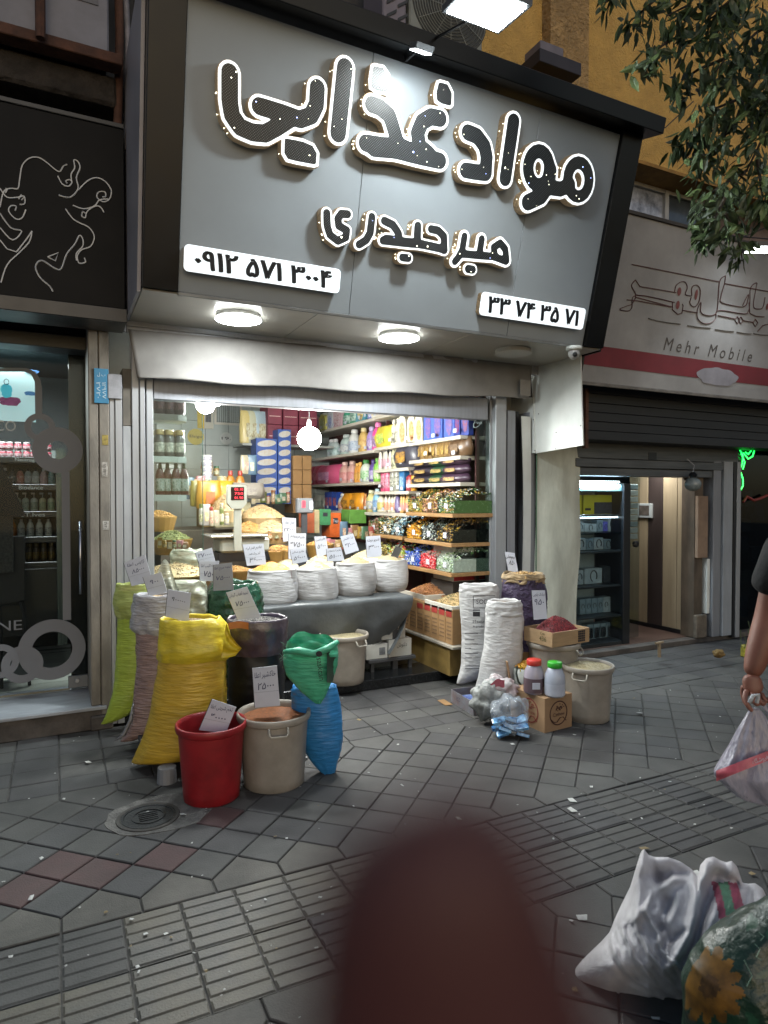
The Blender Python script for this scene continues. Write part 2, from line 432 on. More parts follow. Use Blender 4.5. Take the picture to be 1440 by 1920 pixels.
# ================================================================== BUILDING SHELL (upper storeys)
bd = Thing('building', 'upper storey of the shop building with rough yellow stucco above the grey shop sign', 'building', (5, .3, 4.6))
mb = MB(); mb.box(3.35, 14, .0, .35, 5.02, 11)
bd.part('yellow_wall', mb, yellow)
c0 = onY(1032, 100, -.12).x; c1 = onY(1104, 100, -.12).x
bd.part('rough_column', MB().box(c0, c1, -.12, -.002, 3.0, 11), ochre2)
bd.part('recessed_wall', MB().box(3.4, 14, .352, .6, 2.4, 5.4), pinkw)
bd.part('lower_wall', MB().box(-3, 3.35, .02, .35, 4.3, 11), M('grey_upper_wall', '#4b4a49', .9, ns=4, na=.3, bump=.4, bs=30))
bd.part('panel_wall', MB().box(3.35, 5.0, -.001, .0195, 2.9, 5.02), yellow)
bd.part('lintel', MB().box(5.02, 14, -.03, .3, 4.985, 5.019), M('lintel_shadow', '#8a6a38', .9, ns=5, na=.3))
# window under the lintel
wt = Thing('window', 'white framed window tucked under the yellow stucco to the right of the black sign edge', 'window', onY(1240, 400, .3))
x0 = onY(1150, 360, .3).x; x1 = onY(1246, 360, .3).x; x2 = onY(1325, 360, .3).x
wt.part('pane', MB().box(x0, x1-.03, .30, .308, 4.1, 4.94), M('frosted_pane', '#7d8494', .12, ns=5, na=.45, col2='#b9c2d6', spec=.8))
wt.part('pane', MB().box(x1+.03, x2, .30, .308, 4.1, 4.94), M('dull_pane', '#454d55', .15, ns=3, na=.3, spec=.8))
fm = MB()
for a, b in ((x0-.05, x0), (x1-.03, x1+.03), (x2, x2+.05)): fm.box(a, b, .26, .33, 4.05, 4.98, .005)
fm.box(x0-.05, x2+.05, .265, .325, 4.945, 4.984)
wt.part('frame', fm, M('white_pvc', '#9a9c9f', .4, na=.08))
# side shell walls of the shop rooms so no sky leaks in
wm = M('room_wall', '#8e928e', .6, ns=3, na=.1)
sw = MB(); sw.box(.36, .6, .36, 4.4, 0, 4.3); sw.box(3.72, 3.98, .3, 4.4, 0, 4.3); sw.box(.36, 3.98, 4.35, 4.6, 0, 4.3); sw.box(.3, 4.0, .3, 4.6, 2.98, 3.1); sw.box(.3, 4.0, .05, .3, 2.86, 4.3)
solid('shop_room_wall', sw, wm, kind='structure')
# left neighbour: room
lw = MB(); lw.box(-3, .34, 2.2, 2.4, 0, 4.2); lw.box(.28, .34, .62, 2.2, 0, 4.2); lw.box(-3, .34, .55, 2.4, 2.75, 2.9)
solid('left_room_wall', lw, M('left_room', '#1e2022', .7, ns=3, na=.2), kind='structure')
solid('left_room_floor', MB().box(-3, .28, .62, 2.2, .1, .166), M('pale_floor', '#a9aaa0', .3, ns=2.5, na=.2, stretch=(.5, 5, 1)), kind='structure')
rw = MB(); rw.box(4.02, 9, 2.4, 2.5, 0, 4); rw.box(4.02, 9, .15, 2.5, 2.5, 2.6); rw.box(8.4, 9, .2, 2.4, 0, 3)
solid('mobile_room_wall', rw, M('mobile_room', '#4b4f52', .7, na=.2), kind='structure')

# ================================================================== MAIN SIGN
A0 = V3((.456, -.86, 2.82)); UT = V3((0, -.405, 1.57)).normalized(); NS = V3((1, 0, 0)).cross(UT)   # outward normal
TL = 1.62; SW = 4.0-.456
sg = Thing('shop_sign', 'big tilted grey shop sign with glowing Persian letters in a black frame', 'shop sign', A0)
sg.o.rotation_euler = Matrix((V3((1, 0, 0)), UT, NS)).transposed().to_euler()
def suv(px, py, wz=0.0):
    r = ray(px, py); o = A0+NS*wz; t = (o-CAM).dot(NS)/r.dot(NS); p = CAM+r*t-o
    return p.x, p.dot(UT)
def spart(name, mb, mats, parent=None, label=None, smooth=None):
    me = fixn(mb.mesh(name, mats, None, smooth)); o = link(name, me, parent or sg.o)
    if label: o['label'] = label
    return o
X1 = suv(672, 400)[0]; X2 = suv(985, 400)[0]
for a, b in ((.2, X1-.0015), (X1+.0015, X2-.0015), (X2+.0015, SW-.2)): spart('backing_panel', MB().box(a, b, .0, TL-.08, -.06, .0, .002), signgrey)
spart('frame', MB().box(0, .199, 0, TL, -.1, .03, .004), blackp)
spart('frame', MB().box(SW-.199, SW, 0, TL, -.1, .03, .004), blackp)
spart('cornice', MB().box(-.06, SW+.07, TL-.05, TL+.06, -.25, .16, .005), blackp)
spart('sill', MB().box(.2, SW-.2, -.022, -.001, -.1, .012, .003), M('sill_metal', '#888b8d', .35, metal=.5, na=.1))
# side return panel on the left
mb = MB(); p0 = V3((.452, -.83, 2.80)); p1 = V3((.452, -1.2, 4.45))
mb.loft([[p0, V3((.452, .0, 2.80)), V3((.452, .0, 4.45)), p1], [p0+V3((-.02, 0, 0)), V3((.432, .0, 2.80)), V3((.432, 0, 4.45)), p1+V3((-.02, 0, 0))]])
solid('sign_side_panel', mb, M('grey_side', '#93939c', .4, ns=3, na=.15), 'narrow pale return panel closing the left side of the big sign', 'panel')
mb = MB(); p0 = V3((4.01, -.83, 2.80)); p1 = V3((4.01, -1.2, 4.45))
mb.loft([[p0, V3((4.01, .0, 2.80)), V3((4.01, .0, 4.45)), p1], [p0+V3((.02, 0, 0)), V3((4.03, .0, 2.80)), V3((4.03, 0, 4.45)), p1+V3((.02, 0, 0))]])
solid('sign_side_panel', mb, blackp, 'black return panel closing the right side of the big sign', 'panel')
# ---- traced letters: strokes (px) -> signed distance -> outlines
def z2(*p): return [(300+x/3, 40+y/3) for x, y in p]
def z3(*p): return [(700+x/2.88, y/2.88) for x, y in p]
def ring(cx, cy, a, b, tl=0, n=20): return [(cx+a*cos(2*pi*k/n)+tl*b*sin(2*pi*k/n), cy+b*sin(2*pi*k/n)) for k in range(n+1)]
LET = [  # (strokes [(points, radius px)], filled polygons)
 ('letter', [(z2((392, 290), (392, 450), (405, 530), (450, 595), (520, 625), (590, 632), (650, 600), (715, 560)), 21.5),
   (z2((560, 478), (700, 520), (790, 553), (850, 530), (880, 470), (885, 375)), 20.5)], []),
 ('letter', [], [z2((690, 652), (705, 645), (800, 662), (865, 690), (893, 740), (888, 812), (870, 818), (770, 800), (712, 785), (688, 745))]),
 ('letter', [(z2((1040, 262), (1002, 630)), 21)], []),
 ('letter', [], [z2((1190, 245), (1205, 238), (1260, 250), (1290, 295), (1292, 395), (1275, 412), (1215, 400), (1180, 375), (1178, 330))]),
 ('letter', [(z2((1192, 468), (1240, 485), (1290, 530), (1310, 590), (1330, 660)), 19), (z2((1158, 685), (1260, 700), (1340, 705)), 19.5),
   (z2((1330, 690), (1390, 720), (1440, 735)), 19), (z3((5, 800), (120, 810), (250, 845), (358, 868)), 19),
   (z3((360, 640), (310, 630), (262, 660), (238, 720), (250, 790), (300, 830)), 19)], []),
 ('letter', [], [z3((345, 438), (360, 432), (405, 445), (432, 500), (430, 570), (415, 584), (365, 570), (335, 550), (330, 500))]),
 ('letter', [(z3((510, 715), (560, 735), (600, 790), (612, 850), (605, 930)), 17.5), (z3((500, 920), (560, 930), (605, 935)), 17.5)], []),
 ('letter', [(z3((757, 655), (712, 965)), 16.5)], []),
 ('letter', [(ring(700+893/2.88, 908/2.88, 20, 32), 15.5), (z3((955, 920), (945, 1000), (905, 1060), (835, 1092)), 17.5),
   (z3((945, 1010), (1010, 1022), (1060, 1000)), 16), (ring(700+1107/2.88, 970/2.88, 20, 32), 14)], []),
 ('letter', [(z2((938, 1078), (940, 1150), (955, 1200), (1000, 1235), (1045, 1215), (1050, 1175), (1005, 1150), (1000, 1110), (1020, 1082), (1055, 1085)), 10.5)], []),
 ('letter', [(z2((1192, 1100), (1182, 1190), (1160, 1230), (1120, 1255)), 10.5)], []),
 ('letter', [(z2((1262, 1122), (1310, 1145), (1340, 1190), (1345, 1235)), 10.5), (z2((1255, 1232), (1340, 1240), (1440, 1250)), 10.5),
   (z3((240, 1220), (236, 1300)), 10.5), (z3((70, 1290), (150, 1305), (240, 1315), (380, 1345)), 10.5), (z3((312, 1237), (350, 1245), (380, 1275), (383, 1350)), 10)], []),
 ('letter', [(z3((157, 1390), (188, 1394)), 10)], []),
 ('letter', [(z3((492, 1275), (480, 1350), (455, 1395), (440, 1412)), 10.5), (z3((585, 1290), (575, 1355)), 10.5), (z3((480, 1370), (580, 1380), (650, 1385), (715, 1410)), 10.5),
   (z3((655, 1375), (650, 1335), (685, 1312), (712, 1345), (718, 1405)), 10.5)], []),
 ('letter', [(z3((512, 1452), (535, 1456)), 10)], []),
]
def seg_d(P, a, b):
    ab = b-a; t = np.clip(((P-a)@ab)/(ab@ab+1e-12), 0, 1); return np.linalg.norm(P-(a+t[..., None]*ab), axis=-1)
def poly_d(P, poly):
    d = np.full(P.shape[:-1], 1e9); ins = np.zeros(P.shape[:-1], bool); n = len(poly)
    for i in range(n):
        a, b = poly[i], poly[(i+1) % n]; d = np.minimum(d, seg_d(P, a, b))
        c = ((a[1] > P[..., 1]) != (b[1] > P[..., 1])) & (P[..., 0] < (b[0]-a[0])*(P[..., 1]-a[1])/(b[1]-a[1]+1e-12)+a[0]); ins ^= c
    return np.where(ins, -d, d)
def contours(Z, xs, ys, lev):
    Z = Z-lev; segs = {}; pts = {}; H, W = Z.shape
    sgn = Z < 0
    mix = np.argwhere(~((sgn[:-1, :-1] == sgn[1:, :-1]) & (sgn[:-1, :-1] == sgn[:-1, 1:]) & (sgn[:-1, :-1] == sgn[1:, 1:])))
    def ept(k):
        if k in pts: return
        i, j, o = k
        a = Z[i, j]; b = Z[i, j+1] if o == 0 else Z[i+1, j]; t = a/(a-b)
        pts[k] = (xs[j]+(t*(xs[j+1]-xs[j]) if o == 0 else 0), ys[i]+(t*(ys[i+1]-ys[i]) if o == 1 else 0))
    nxt = {}
    for i, j in mix:
        c = [sgn[i, j], sgn[i, j+1], sgn[i+1, j+1], sgn[i+1, j]]
        e = [(i, j, 0), (i, j+1, 1), (i+1, j, 0), (i, j, 1)]
        cr = [k for k in range(4) if c[k] != c[(k+1) % 4]]
        prs = [cr] if len(cr) == 2 else [[cr[0], cr[3]], [cr[1], cr[2]]] if c[0] else [[cr[0], cr[1]], [cr[2], cr[3]]]
        for a, b in prs:
            for k in (a, b): ept(e[k])
            nxt.setdefault(e[a], []).append(e[b]); nxt.setdefault(e[b], []).append(e[a])
    out = []; seen = set()
    for k0 in nxt:
        if k0 in seen: continue
        loop = [k0]; seen.add(k0); cur = k0
        while True:
            n = [m for m in nxt[cur] if m not in seen]
            if not n: break
            cur = n[0]; seen.add(cur); loop.append(cur)
        if len(loop) > 6: out.append([pts[k] for k in loop])
    return out
def thin(loop, tol=.0012):
    L = loop; keep = [L[0]]; i = 0
    while i < len(L)-1:
        j = min(i+12, len(L)-1)
        while j > i+1:
            a = np.array(L[i]); b = np.array(L[j]); m = np.array(L[i+1:j])
            if seg_d(m, a, b).max() < tol: break
            j -= 1
        keep.append(L[j]); i = j
    return keep
def flat_mesh(loops, h, name, z0):
    c = bpy.data.curves.new('o', 'CURVE'); c.dimensions = '2D'; c.fill_mode = 'BOTH'; c.extrude = h/2
    for lp in loops:
        lp = thin(lp)
        if len(lp) < 3: continue
        s = c.splines.new('POLY'); s.points.add(len(lp)-1); s.use_cyclic_u = True
        for k, p in enumerate(lp): s.points[k].co = (p[0], p[1], 0, 1)
    o = bpy.data.objects.new('o', c); COL.objects.link(o); bpy.context.view_layer.update()
    dg = bpy.context.evaluated_depsgraph_get(); me = bpy.data.meshes.new_from_object(o.evaluated_get(dg)); bpy.data.objects.remove(o)
    me.transform(Matrix.Translation((0, 0, z0+h/2))); me.name = name; return me
rim = M('letter_rim_lit', (.85, .85, .82), .4, na=0, emit=(.9, .97, 1), es=.8)
gold = M('letter_gold_side', '#8d7658', .35, metal=.7, ns=60, na=.6, bump=.3, bs=150, emit=(1, .75, .45), es=.06)
def dotmat():
    m = bpy.data.materials.new('perforated_black'); m.use_nodes = True; nt = m.node_tree; b = nt.nodes['Principled BSDF']
    tc = nt.nodes.new('ShaderNodeTexCoord'); mp = nt.nodes.new('ShaderNodeMapping'); mp.inputs['Rotation'].default_value = (0, 0, radians(45)); nt.links.new(tc.outputs['Object'], mp.inputs[0])
    v = nt.nodes.new('ShaderNodeTexVoronoi'); v.inputs['Scale'].default_value = 92; v.inputs['Randomness'].default_value = 0; v.voronoi_dimensions = '2D'; nt.links.new(mp.outputs[0], v.inputs['Vector'])
    lt_ = nt.nodes.new('ShaderNodeMath'); lt_.operation = 'LESS_THAN'; lt_.inputs[1].default_value = .18; nt.links.new(v.outputs['Distance'], lt_.inputs[0])
    mx = nt.nodes.new('ShaderNodeMix'); mx.data_type = 'RGBA'; mx.inputs['A'].default_value = (.006, .008, .010, 1); mx.inputs['B'].default_value = (.2, .22, .24, 1)
    nt.links.new(lt_.outputs[0], mx.inputs['Factor']); nt.links.new(mx.outputs['Result'], b.inputs['Base Color']); b.inputs['Roughness'].default_value = .3
    return m
dots = dotmat()
led = [M('led_warm', (1, 1, 1), .3, na=0, emit=(1, .95, .7), es=7), M('led_blue', (1, 1, 1), .3, na=0, emit=(.35, .45, 1), es=8)]
LH = .075; lrn = random.Random(11)
for nm, strokes, polys in LET:
    P = []; allp = [p for s, r in strokes for p in s]+[p for q_ in polys for p in q_]
    st_ = []
    for s, r in strokes:
        L = [np.array(suv(*p, LH)) for p in s]
        cpx, cpy = s[len(s)//2]
        rr = (np.linalg.norm(np.array(suv(cpx+r, cpy, LH))-np.array(suv(cpx-r, cpy, LH)))+np.linalg.norm(np.array(suv(cpx, cpy+r, LH))-np.array(suv(cpx, cpy-r, LH))))/4
        st_.append((L, rr))
    pl = [[np.array(suv(*p, LH)) for p in q_] for q_ in polys]
    every = [p for L, r in st_ for p in L]+[p for q_ in pl for p in q_]
    lo = np.min(every, 0)-.1; hi = np.max(every, 0)+.1; h = .005
    xs = np.arange(lo[0], hi[0], h); ys = np.arange(lo[1], hi[1], h); G = np.stack(np.meshgrid(xs, ys), -1)
    D = np.full(G.shape[:2], 1e9)
    for L, r in st_:
        dd = np.full(G.shape[:2], 1e9)
        for a, b in zip(L[:-1], L[1:]): dd = np.minimum(dd, seg_d(G, a, b))
        k = .012; e = dd-r; hh = np.clip(.5+.5*(D-e)/k, 0, 1); D = np.where(D > 1e8, e, D*(1-hh)+e*hh-k*hh*(1-hh))
    for q_ in pl: D = np.minimum(D, poly_d(G, q_)-.004)
    big = (hi[1]-lo[1] > .0) and (max((r for L, r in st_), default=.05) > .04)
    rimw = .0165 if big else .0115
    side = flat_mesh(contours(D, xs, ys, .004), LH-.01, 'letter', .001); side.materials.append(gold)
    lo_ = link('letter', side, sg.o)
    f = flat_mesh(contours(D, xs, ys, 0), .009, 'rim', LH-.0095); f.materials.append(rim); link('rim', f, lo_)
    f = flat_mesh(contours(D, xs, ys, -rimw), .004, 'dark_face', LH-.0015); f.materials.append(dots); link('dark_face', f, lo_)
    # small sparkling leds on the black face
    ids = np.argwhere(D < -rimw-.008); mb = MB()
    for _ in range(max(1, int(len(ids)*h*h*110))):
        i, j = ids[lrn.randrange(len(ids))]; mb.k = 0 if lrn.random() < .8 else 1; s_ = lrn.uniform(.0018, .0036)*(1.7 if lrn.random() < .2 else 1)
        c = V3((xs[j], ys[i], LH+.0035)); a = lrn.random()
        mb.loft([[c+V3((s_*cos(a+k*pi/2), s_*sin(a+k*pi/2), 0)) for k in range(4)], [c+V3((0, 0, s_))]*4], cap0=False, cap1=False)
    for _ in range(max(1, int(len(strokes)*3+1))):     # leds along the side shell, left-facing
        i, j = ids[lrn.randrange(len(ids))]
        row = D[i]; jj = [q2 for q2 in range(1, len(row)) if row[q2-1] > .0045 >= row[q2]]
        if not jj: continue
        q2 = lrn.choice(jj); c = V3((xs[q2]-.004, ys[i], lrn.uniform(.02, .06))); s_ = .0028; mb.k = 0
        mb.ell(c, s_, s_, s_, 5, 3)
    o = link('led', mb.mesh('led', led), lo_); o['kind'] = 'stuff'
# number plates
plate = M('plate_lit', (.8, .86, .9), .4, na=0, emit=(.86, .95, 1), es=.62)
numblk = M('number_black', '#20242a', .4, na=.05)
def rounded(w_, h_, r, n=5):
    o = []
    for cx, cy, a0 in ((w_/2-r, h_/2-r, 0), (-w_/2+r, h_/2-r, 90), (-w_/2+r, -h_/2+r, 180), (w_/2-r, -h_/2+r, 270)):
        for k in range(n+1): a = radians(a0+90*k/n); o.append((cx+r*cos(a), cy+r*sin(a)))
    return o
def number_plate(pxs, text, hh):
    L = [np.array(suv(*p, .06)) for p in pxs]; c = sum(L)/4
    w_ = (np.linalg.norm(L[1]-L[0])+np.linalg.norm(L[2]-L[3]))/2; h_ = (np.linalg.norm(L[3]-L[0])+np.linalg.norm(L[2]-L[1]))/2
    T = Matrix.Translation((c[0], c[1], 0))
    b = spart('number_plate', MB().prism(rounded(w_-.006, h_-.006, .025), .001, .052, T), gold)
    spart('lit_face', MB().prism(rounded(w_, h_, .027), .0525, .062, T), plate, b)
    mb = MB()
    [put_text(mb, text, (c[0]+dx, c[1]+abs(dx)*.5, 0), (1, 0, 0), (0, 1, 0), w_*.87, h_*hh, z=.0632+abs(dx)*.05, off=.008) for dx in (-.006, -.003, 0, .003, .006)]
    spart('lettering', mb, numblk, b)
number_plate([(347, 458), (638, 504), (637, 551), (343, 507)], '۰۹۱۲ ۵۷۱ ۳۰۰۴', .74)
number_plate([(903, 547), (1097, 578), (1094, 619), (900, 590)], '۳۳ ۷۴ ۳۵ ۷۱', .74)
# ================================================================== FLOOD LAMPS over the sign
def floodlamp(p, label, wx, power, aim, es, visible=True):
    p = V3(p); n = (V3(aim)-p).normalized(); u = V3((1, 0, 0)); v_ = n.cross(u).normalized()
    t = Thing('flood_lamp', label, 'flood lamp', p, 'flood lamps above the big sign')
    t.part('housing', MB().obox(p-n*.02, u*wx, v_*(wx*.8), n*.018, .004), M('lamp_grey', '#5c6064', .5, metal=.4, na=.1))
    t.part('glowing_face', MB().obox(p+n*.001, u*(wx*.88), v_*(wx*.68), n*.002), lampmat('flood_glow%g' % es, (.93, 1, 1), es))
    t.part('bracket', MB().tube([p-n*.03, p-n*.03+V3((0, .2, .03)), V3((p.x, -1.2, 4.47))], .009), black_m)
    l = bpy.data.lights.new('flood_light', 'SPOT'); l.energy = power; l.spot_size = radians(158); l.spot_blend = .6; l.shadow_soft_size = .06; l.color = (.93, 1, .99)
    o = bpy.data.objects.new('flood_light', l); COL.objects.link(o); o.location = p+n*.03; o.rotation_euler = (-n).to_track_quat('Z', 'Y').to_euler()
p = onY(912, 18, -1.95)
floodlamp(p, 'large dazzling flood lamp on an arm above the sign, near the air conditioner', .19, 50, (p.x, p.y+.12, p.z-1), 80)
p = onY(789, 97, -1.47)
floodlamp(p, 'small bright flood lamp under the black cornice, left of the dazzling one', .06, 4, (1.9, -1.0, 3.4), 22)
# ================================================================== CANOPY under the sign
can = M('canopy_panel', '#a5a29a', .32, metal=.25, ns=2, na=.1, stretch=(.3, 4, 1))
cp = Thing('canopy', 'grey metal canopy ceiling with round lamps between the sign and the shop front', 'canopy', (2.2, -.4, 2.8))
xs_ = [.456, 1.55, 2.75, 4.0]
for a, b in zip(xs_[:-1], xs_[1:]): cp.part('ceiling_panel', MB().box(a+.002, b-.002, -.855, -.1, 2.806, 2.818, .002), can)
cp.part('rail', MB().box(.44, 4.0, -.1, -.062, 2.77, 2.818, .003).box(.44, 4.0, -.098, -.05, 2.73, 2.769, .003), alu)
cp.part('roof', MB().box(.456, 4.0, -.855, .3, 2.819, 2.86), darkc)
def round_lamp(px, py, lit, label):
    c = onZ(px, py, 2.800)
    t = Thing('round_lamp', label, 'ceiling lamp', c, 'round lamps in the canopy')
    t.part('housing', MB().lathe([(.135, 0), (.145, .004), (.145, .03)], c+V3((0, 0, -.026)), 32), M('lamp_white', '#b4b4b0', .4, na=.05))
    t.part('diffuser', MB().lathe([(.149, -.0005), (.149, .0024)], c+V3((0, 0, -.0285)), 32), lampmat('diffuser_on', (.95, 1, 1), 34) if lit else M('diffuser_off', '#b9bab8', .35, na=.04))
    if lit:
        l = bpy.data.lights.new('lamp_light', 'AREA'); l.shape = 'DISK'; l.size = .2; l.energy = 28; l.color = (.95, 1, 1)
        o = bpy.data.objects.new('lamp_light', l); COL.objects.link(o); o.location = c+V3((0, 0, -.034))
round_lamp(447, 592, True, 'lit round lamp in the canopy, the left one of the three')
round_lamp(748, 628, True, 'lit round lamp in the middle of the canopy')
round_lamp(962, 657, False, 'unlit round lamp in the canopy next to the small dome camera')
c = onZ(1076, 650, 2.79)
t = Thing('security_camera', 'small white dome camera hanging at the right corner under the sign', 'camera', c)
t.part('base', MB().lathe([(.06, 0), (.06, -.025), (.05, -.03)], c, 24), whitep, smooth=True)
t.part('dome', MB().ell(c+V3((0, 0, -.055)), .045, .045, .045, 16, 10), M('camera_body', '#9fa0a2', .35, na=.05), smooth=True)
t.part('lens', MB().ell(c+V3((-.02, -.035, -.07)), .02, .02, .02, 12, 8), black_m, smooth=True)
# awning cloth hanging at the back of the canopy
A, B, C_, D0 = [onY(*q_, -.10) for q_ in ((240, 617), (998, 682), (992, 747), (258, 708))]
def awn(u, v):
    p = (A*(1-u)+B*u)*(1-v)+(D0*(1-u)+C_*u)*v
    fold = .004*sin(v*2.2+u*9)*v + .014*noise.noise(V3((u*7, v*2-u*4, 1)))*v + .006*noise.noise(V3((u*30, v*2, 5)))*v
    dg = max(0, 1-u*5)*sin((v*5+u*26))*.018*v
    return p+V3((0, -fold-dg, -.012*sin(u*pi)*v+.006*sin(u*23)*v))
mb = MB(); mb.grid(awn, 120, 26)
me = fixn(mb.mesh('awning', M('awning_cloth', '#6f6d6a', .85, ns=3, na=.15, bump=.25, bs=300, bd=.003), None, True))
o = link('awning', me); rig(o, 'rolled down beige cloth awning hanging across the top of the shop front', 'awning')
md = o.modifiers.new('s', 'SOLIDIFY'); md.thickness = .0015
q0, q1 = onY(975, 712, -.15), onY(994, 743, -.15)
solid('awning_patch', MB().box(q0.x, q1.x, -.156, -.152, q1.z, q0.z, .001), M('patch_cloth', '#7d7a76', .8, na=.15), 'small square cloth patch sewn on the right end of the awning', 'patch')
# ================================================================== FACADE PIECES at the shop front
def fx(px, Y=0.0, py=1000): return onY(px, py, Y).x
def post(name, px0, px1, Y0, Y1, z0, z1, m, b=.004, **k):
    return solid(name, MB().box(fx(px0, Y0), fx(px1, Y0), Y0, Y1, z0, z1, b), m, **k)
fa = Thing('left_pillar', 'narrow dirty stone and metal pillar between the beauty shop and the food shop', 'pillar', (.33, .05, 0))
fa.part('stone_strip', MB().box(fx(168), fx(186.5), -.002, .5, .166, 2.83, .006), stonew)
fa.part('stone_strip', MB().box(fx(187.5), fx(207), -.006, .5, .10, 2.83, .006), stonew)
fa.part('plinth', MB().box(fx(166), fx(209), -.03, .2, .0, .0995, .01), conc)
fa.part('metal_strip', MB().box(fx(207.6), fx(217), .004, .4, .02, 2.45, .003), alu)
fa.part('metal_strip', MB().box(fx(217.8), fx(231), -.004, .4, .02, 2.45, .003), alu)
fa.part('metal_strip', MB().box(fx(232), fx(248), .01, .4, .02, 2.1, .004), M('dirty_white', '#8d8f91', .6, ns=5, na=.25, stretch=(1, 1, .3)))
fa.part('dark_box', MB().box(fx(232), fx(250), .012, .3, 2.101, 2.5, .004), M('old_box', '#5d5850', .7, na=.3))
fa.part('junction_cover', MB().box(fx(204), fx(231), -.018, -.0045, 2.28, 2.45, .004), M('old_cover', '#84858a', .6, ns=9, na=.25))
pl = Thing('address_plaque', 'blue enamel address plaque with white numerals on the left pillar', 'plaque', onY(189, 725, -.01))
a_, b_ = onY(176, 690, -.012), onY(204, 757, -.012)
pl.part('plate', MB().box(a_.x, b_.x, -.014, -.0065, b_.z, a_.z, .002), M('blue_enamel', '#1f6f94', .35, ns=8, na=.15))
mb = MB(); cc = (a_+b_)/2
for k, (tx, yy) in enumerate((('۲۷۲۰', -.35), ('۱۲۹۷۷', .3))):
    put_text(mb, tx, V3((cc.x+yy*.055, -.0145, cc.z-.03)), (0, 0, -1), (1, 0, 0), .11, .025)
put_text(mb, 'ب ل', V3((cc.x, -.0145, cc.z+.075)), (1, 0, 0), (0, 0, 1), .05, .03, persian=True)
pl.part('numerals', mb, M('white_print', '#aebfc6', .5, na=0))
mb = MB(); ppx = [(197, 825, 10), (196, 880, 22), (198, 985, 8)]
for q_, (x_, y_, h_) in enumerate(ppx):
    c = onY(x_, y_, -.0075); s_ = [.035, .05, .03][q_]
    solid('sticker', MB().box(c.x-.018, c.x+.02, -.0085, -.0065, c.z-s_, c.z+s_), M('sticker_%d' % q_, ['#8a7a3c', '#97938c', '#9c9a95'][q_], .7, ns=40, na=.5), ['yellow torn sticker on the left pillar', 'long white sticker with black phone digits down the left pillar', 'small white sticker low on the left pillar'][q_], 'sticker', 'stickers on the left pillar')
    if q_: put_text(mb, ['', '۰۹۱۲۳۴۵', '۲۰۲۰'][q_] if False else ['', '۰۹۳۸۳۳۴۳', '۲۰۴۰'][q_], V3((c.x, -.009, c.z)), (0, 0, -1), (1, 0, 0), s_*1.7, .018)
solid('sticker_writing', mb, numblk, 'black handwritten digits printed on the pillar stickers', 'writing')
# shop front frame
ff = Thing('shop_front_frame', 'aluminium frame round the open food shop front', 'frame', (2.1, .1, .08))
for a, b, y0, y1 in ((249, 263, .0, .12), (264, 274, -.012, .1), (276, 289, .004, .12)): ff.part('upright', MB().box(fx(a, y0), fx(b, y0), y0, y1, .086, 2.78, .004), alu)
for a, b, y0, y1 in ((918, 926, .05, .12), (929, 949, -.01, .1)): ff.part('upright', MB().box(fx(a, y0), fx(b, y0), y0, y1, .086, 2.78, .004), alu)
ff.part('header', MB().box(fx(290), fx(917), .02, .11, 2.30, 2.5, .006), alud)
pg = Thing('glass_pane', 'clear glass pane at the left end of the shop front', 'glass pane', (.8, .06, .086))
pg.part('pane', MB().box(fx(289, .06), fx(380, .06), .055, .061, .75, 2.3), gl)
pg.part('edge', MB().box(fx(380, .06), fx(380, .06)+.004, .053, .063, .75, 2.3), M('glass_edge', '#3b5a50', .2, na=0))
pg = Thing('glass_pane', 'tinted glass pane with a white oval emblem at the right of the shop front', 'glass pane', (3.5, .06, .086))
pg.part('pane', MB().box(fx(893, .06), fx(918, .06), .055, .061, .55, 2.3), glt)
c = onY(896, 792, .05); mb = MB(); mb.lathe([(.055, 0), (.055, .001), (.048, .001), (.048, 0)], c, 28, sx=1.2, sy=.55, ax=(0, -1, 0), cap0=False, cap1=False)
put_text(mb, 'Fresh', c, (1, 0, 0), (0, 0, 1), .085, .03)
pg.part('emblem', mb, M('emblem_white', '#9fb0b5', .5, na=0))
# right side: strips and white sheets
rp = Thing('right_pillar', 'pillar wrapped in stained white plaster sheet between food shop and mobile shop', 'pillar', (4.3, 0, 0))
def sheet(u, v):
    a = fx(1004, 0)*(1-u)+fx(1086, 0)*u; bulge = -.03*sin(u*pi)-.05*u*0
    x = a - .02*(1-v)*(1-u)+.0*v; z = .12+v*2.28
    edge = .035*noise.noise(V3((0, v*3, 2)))*(1 if u > .5 else .4)
    return V3((x+edge*u-.04*(1-v)**2*u, -.012+bulge+.02*noise.noise(V3((u*3, v*4, 0))), z))
rp.part('plaster_sheet', MB().grid(sheet, 16, 50), whitew, smooth=True)
rp.part('core', MB().box(fx(1004)-.01, fx(1082), .012, .4, 0, 2.81, .004), conc)
rp.part('green_edge', MB().tube([(fx(1004)-.006, -.02, z_) for z_ in (.1, .8, 1.6, 2.4)], .006), M('green_edging', '#3c5a45', .6, na=.2))
for a, b, y0, m_ in ((951, 966, .0, alud), (967, 972, .02, black_m), (992, 1003, .01, alud)): rp.part('metal_strip', MB().box(fx(a, y0), fx(b, y0), y0, .2, .02, 2.4, .003), m_)
def bent(u, v):
    z = .3+v*2.05; x = fx(973)*(1-u)+fx(990)*u+.02*sin(v*2.6)-.01
    return V3((x, -.03-.025*sin(v*pi)*(1-u), z))
mb = MB(); mb.grid(bent, 2, 16); mb.grid(lambda u, v: bent(u, v)+V3((0, .008, 0)), 2, 16)
solid('bent_board', mb, whitep, 'bent white board leaning upright between the shop frame and the plaster pillar', 'board', smooth=True)
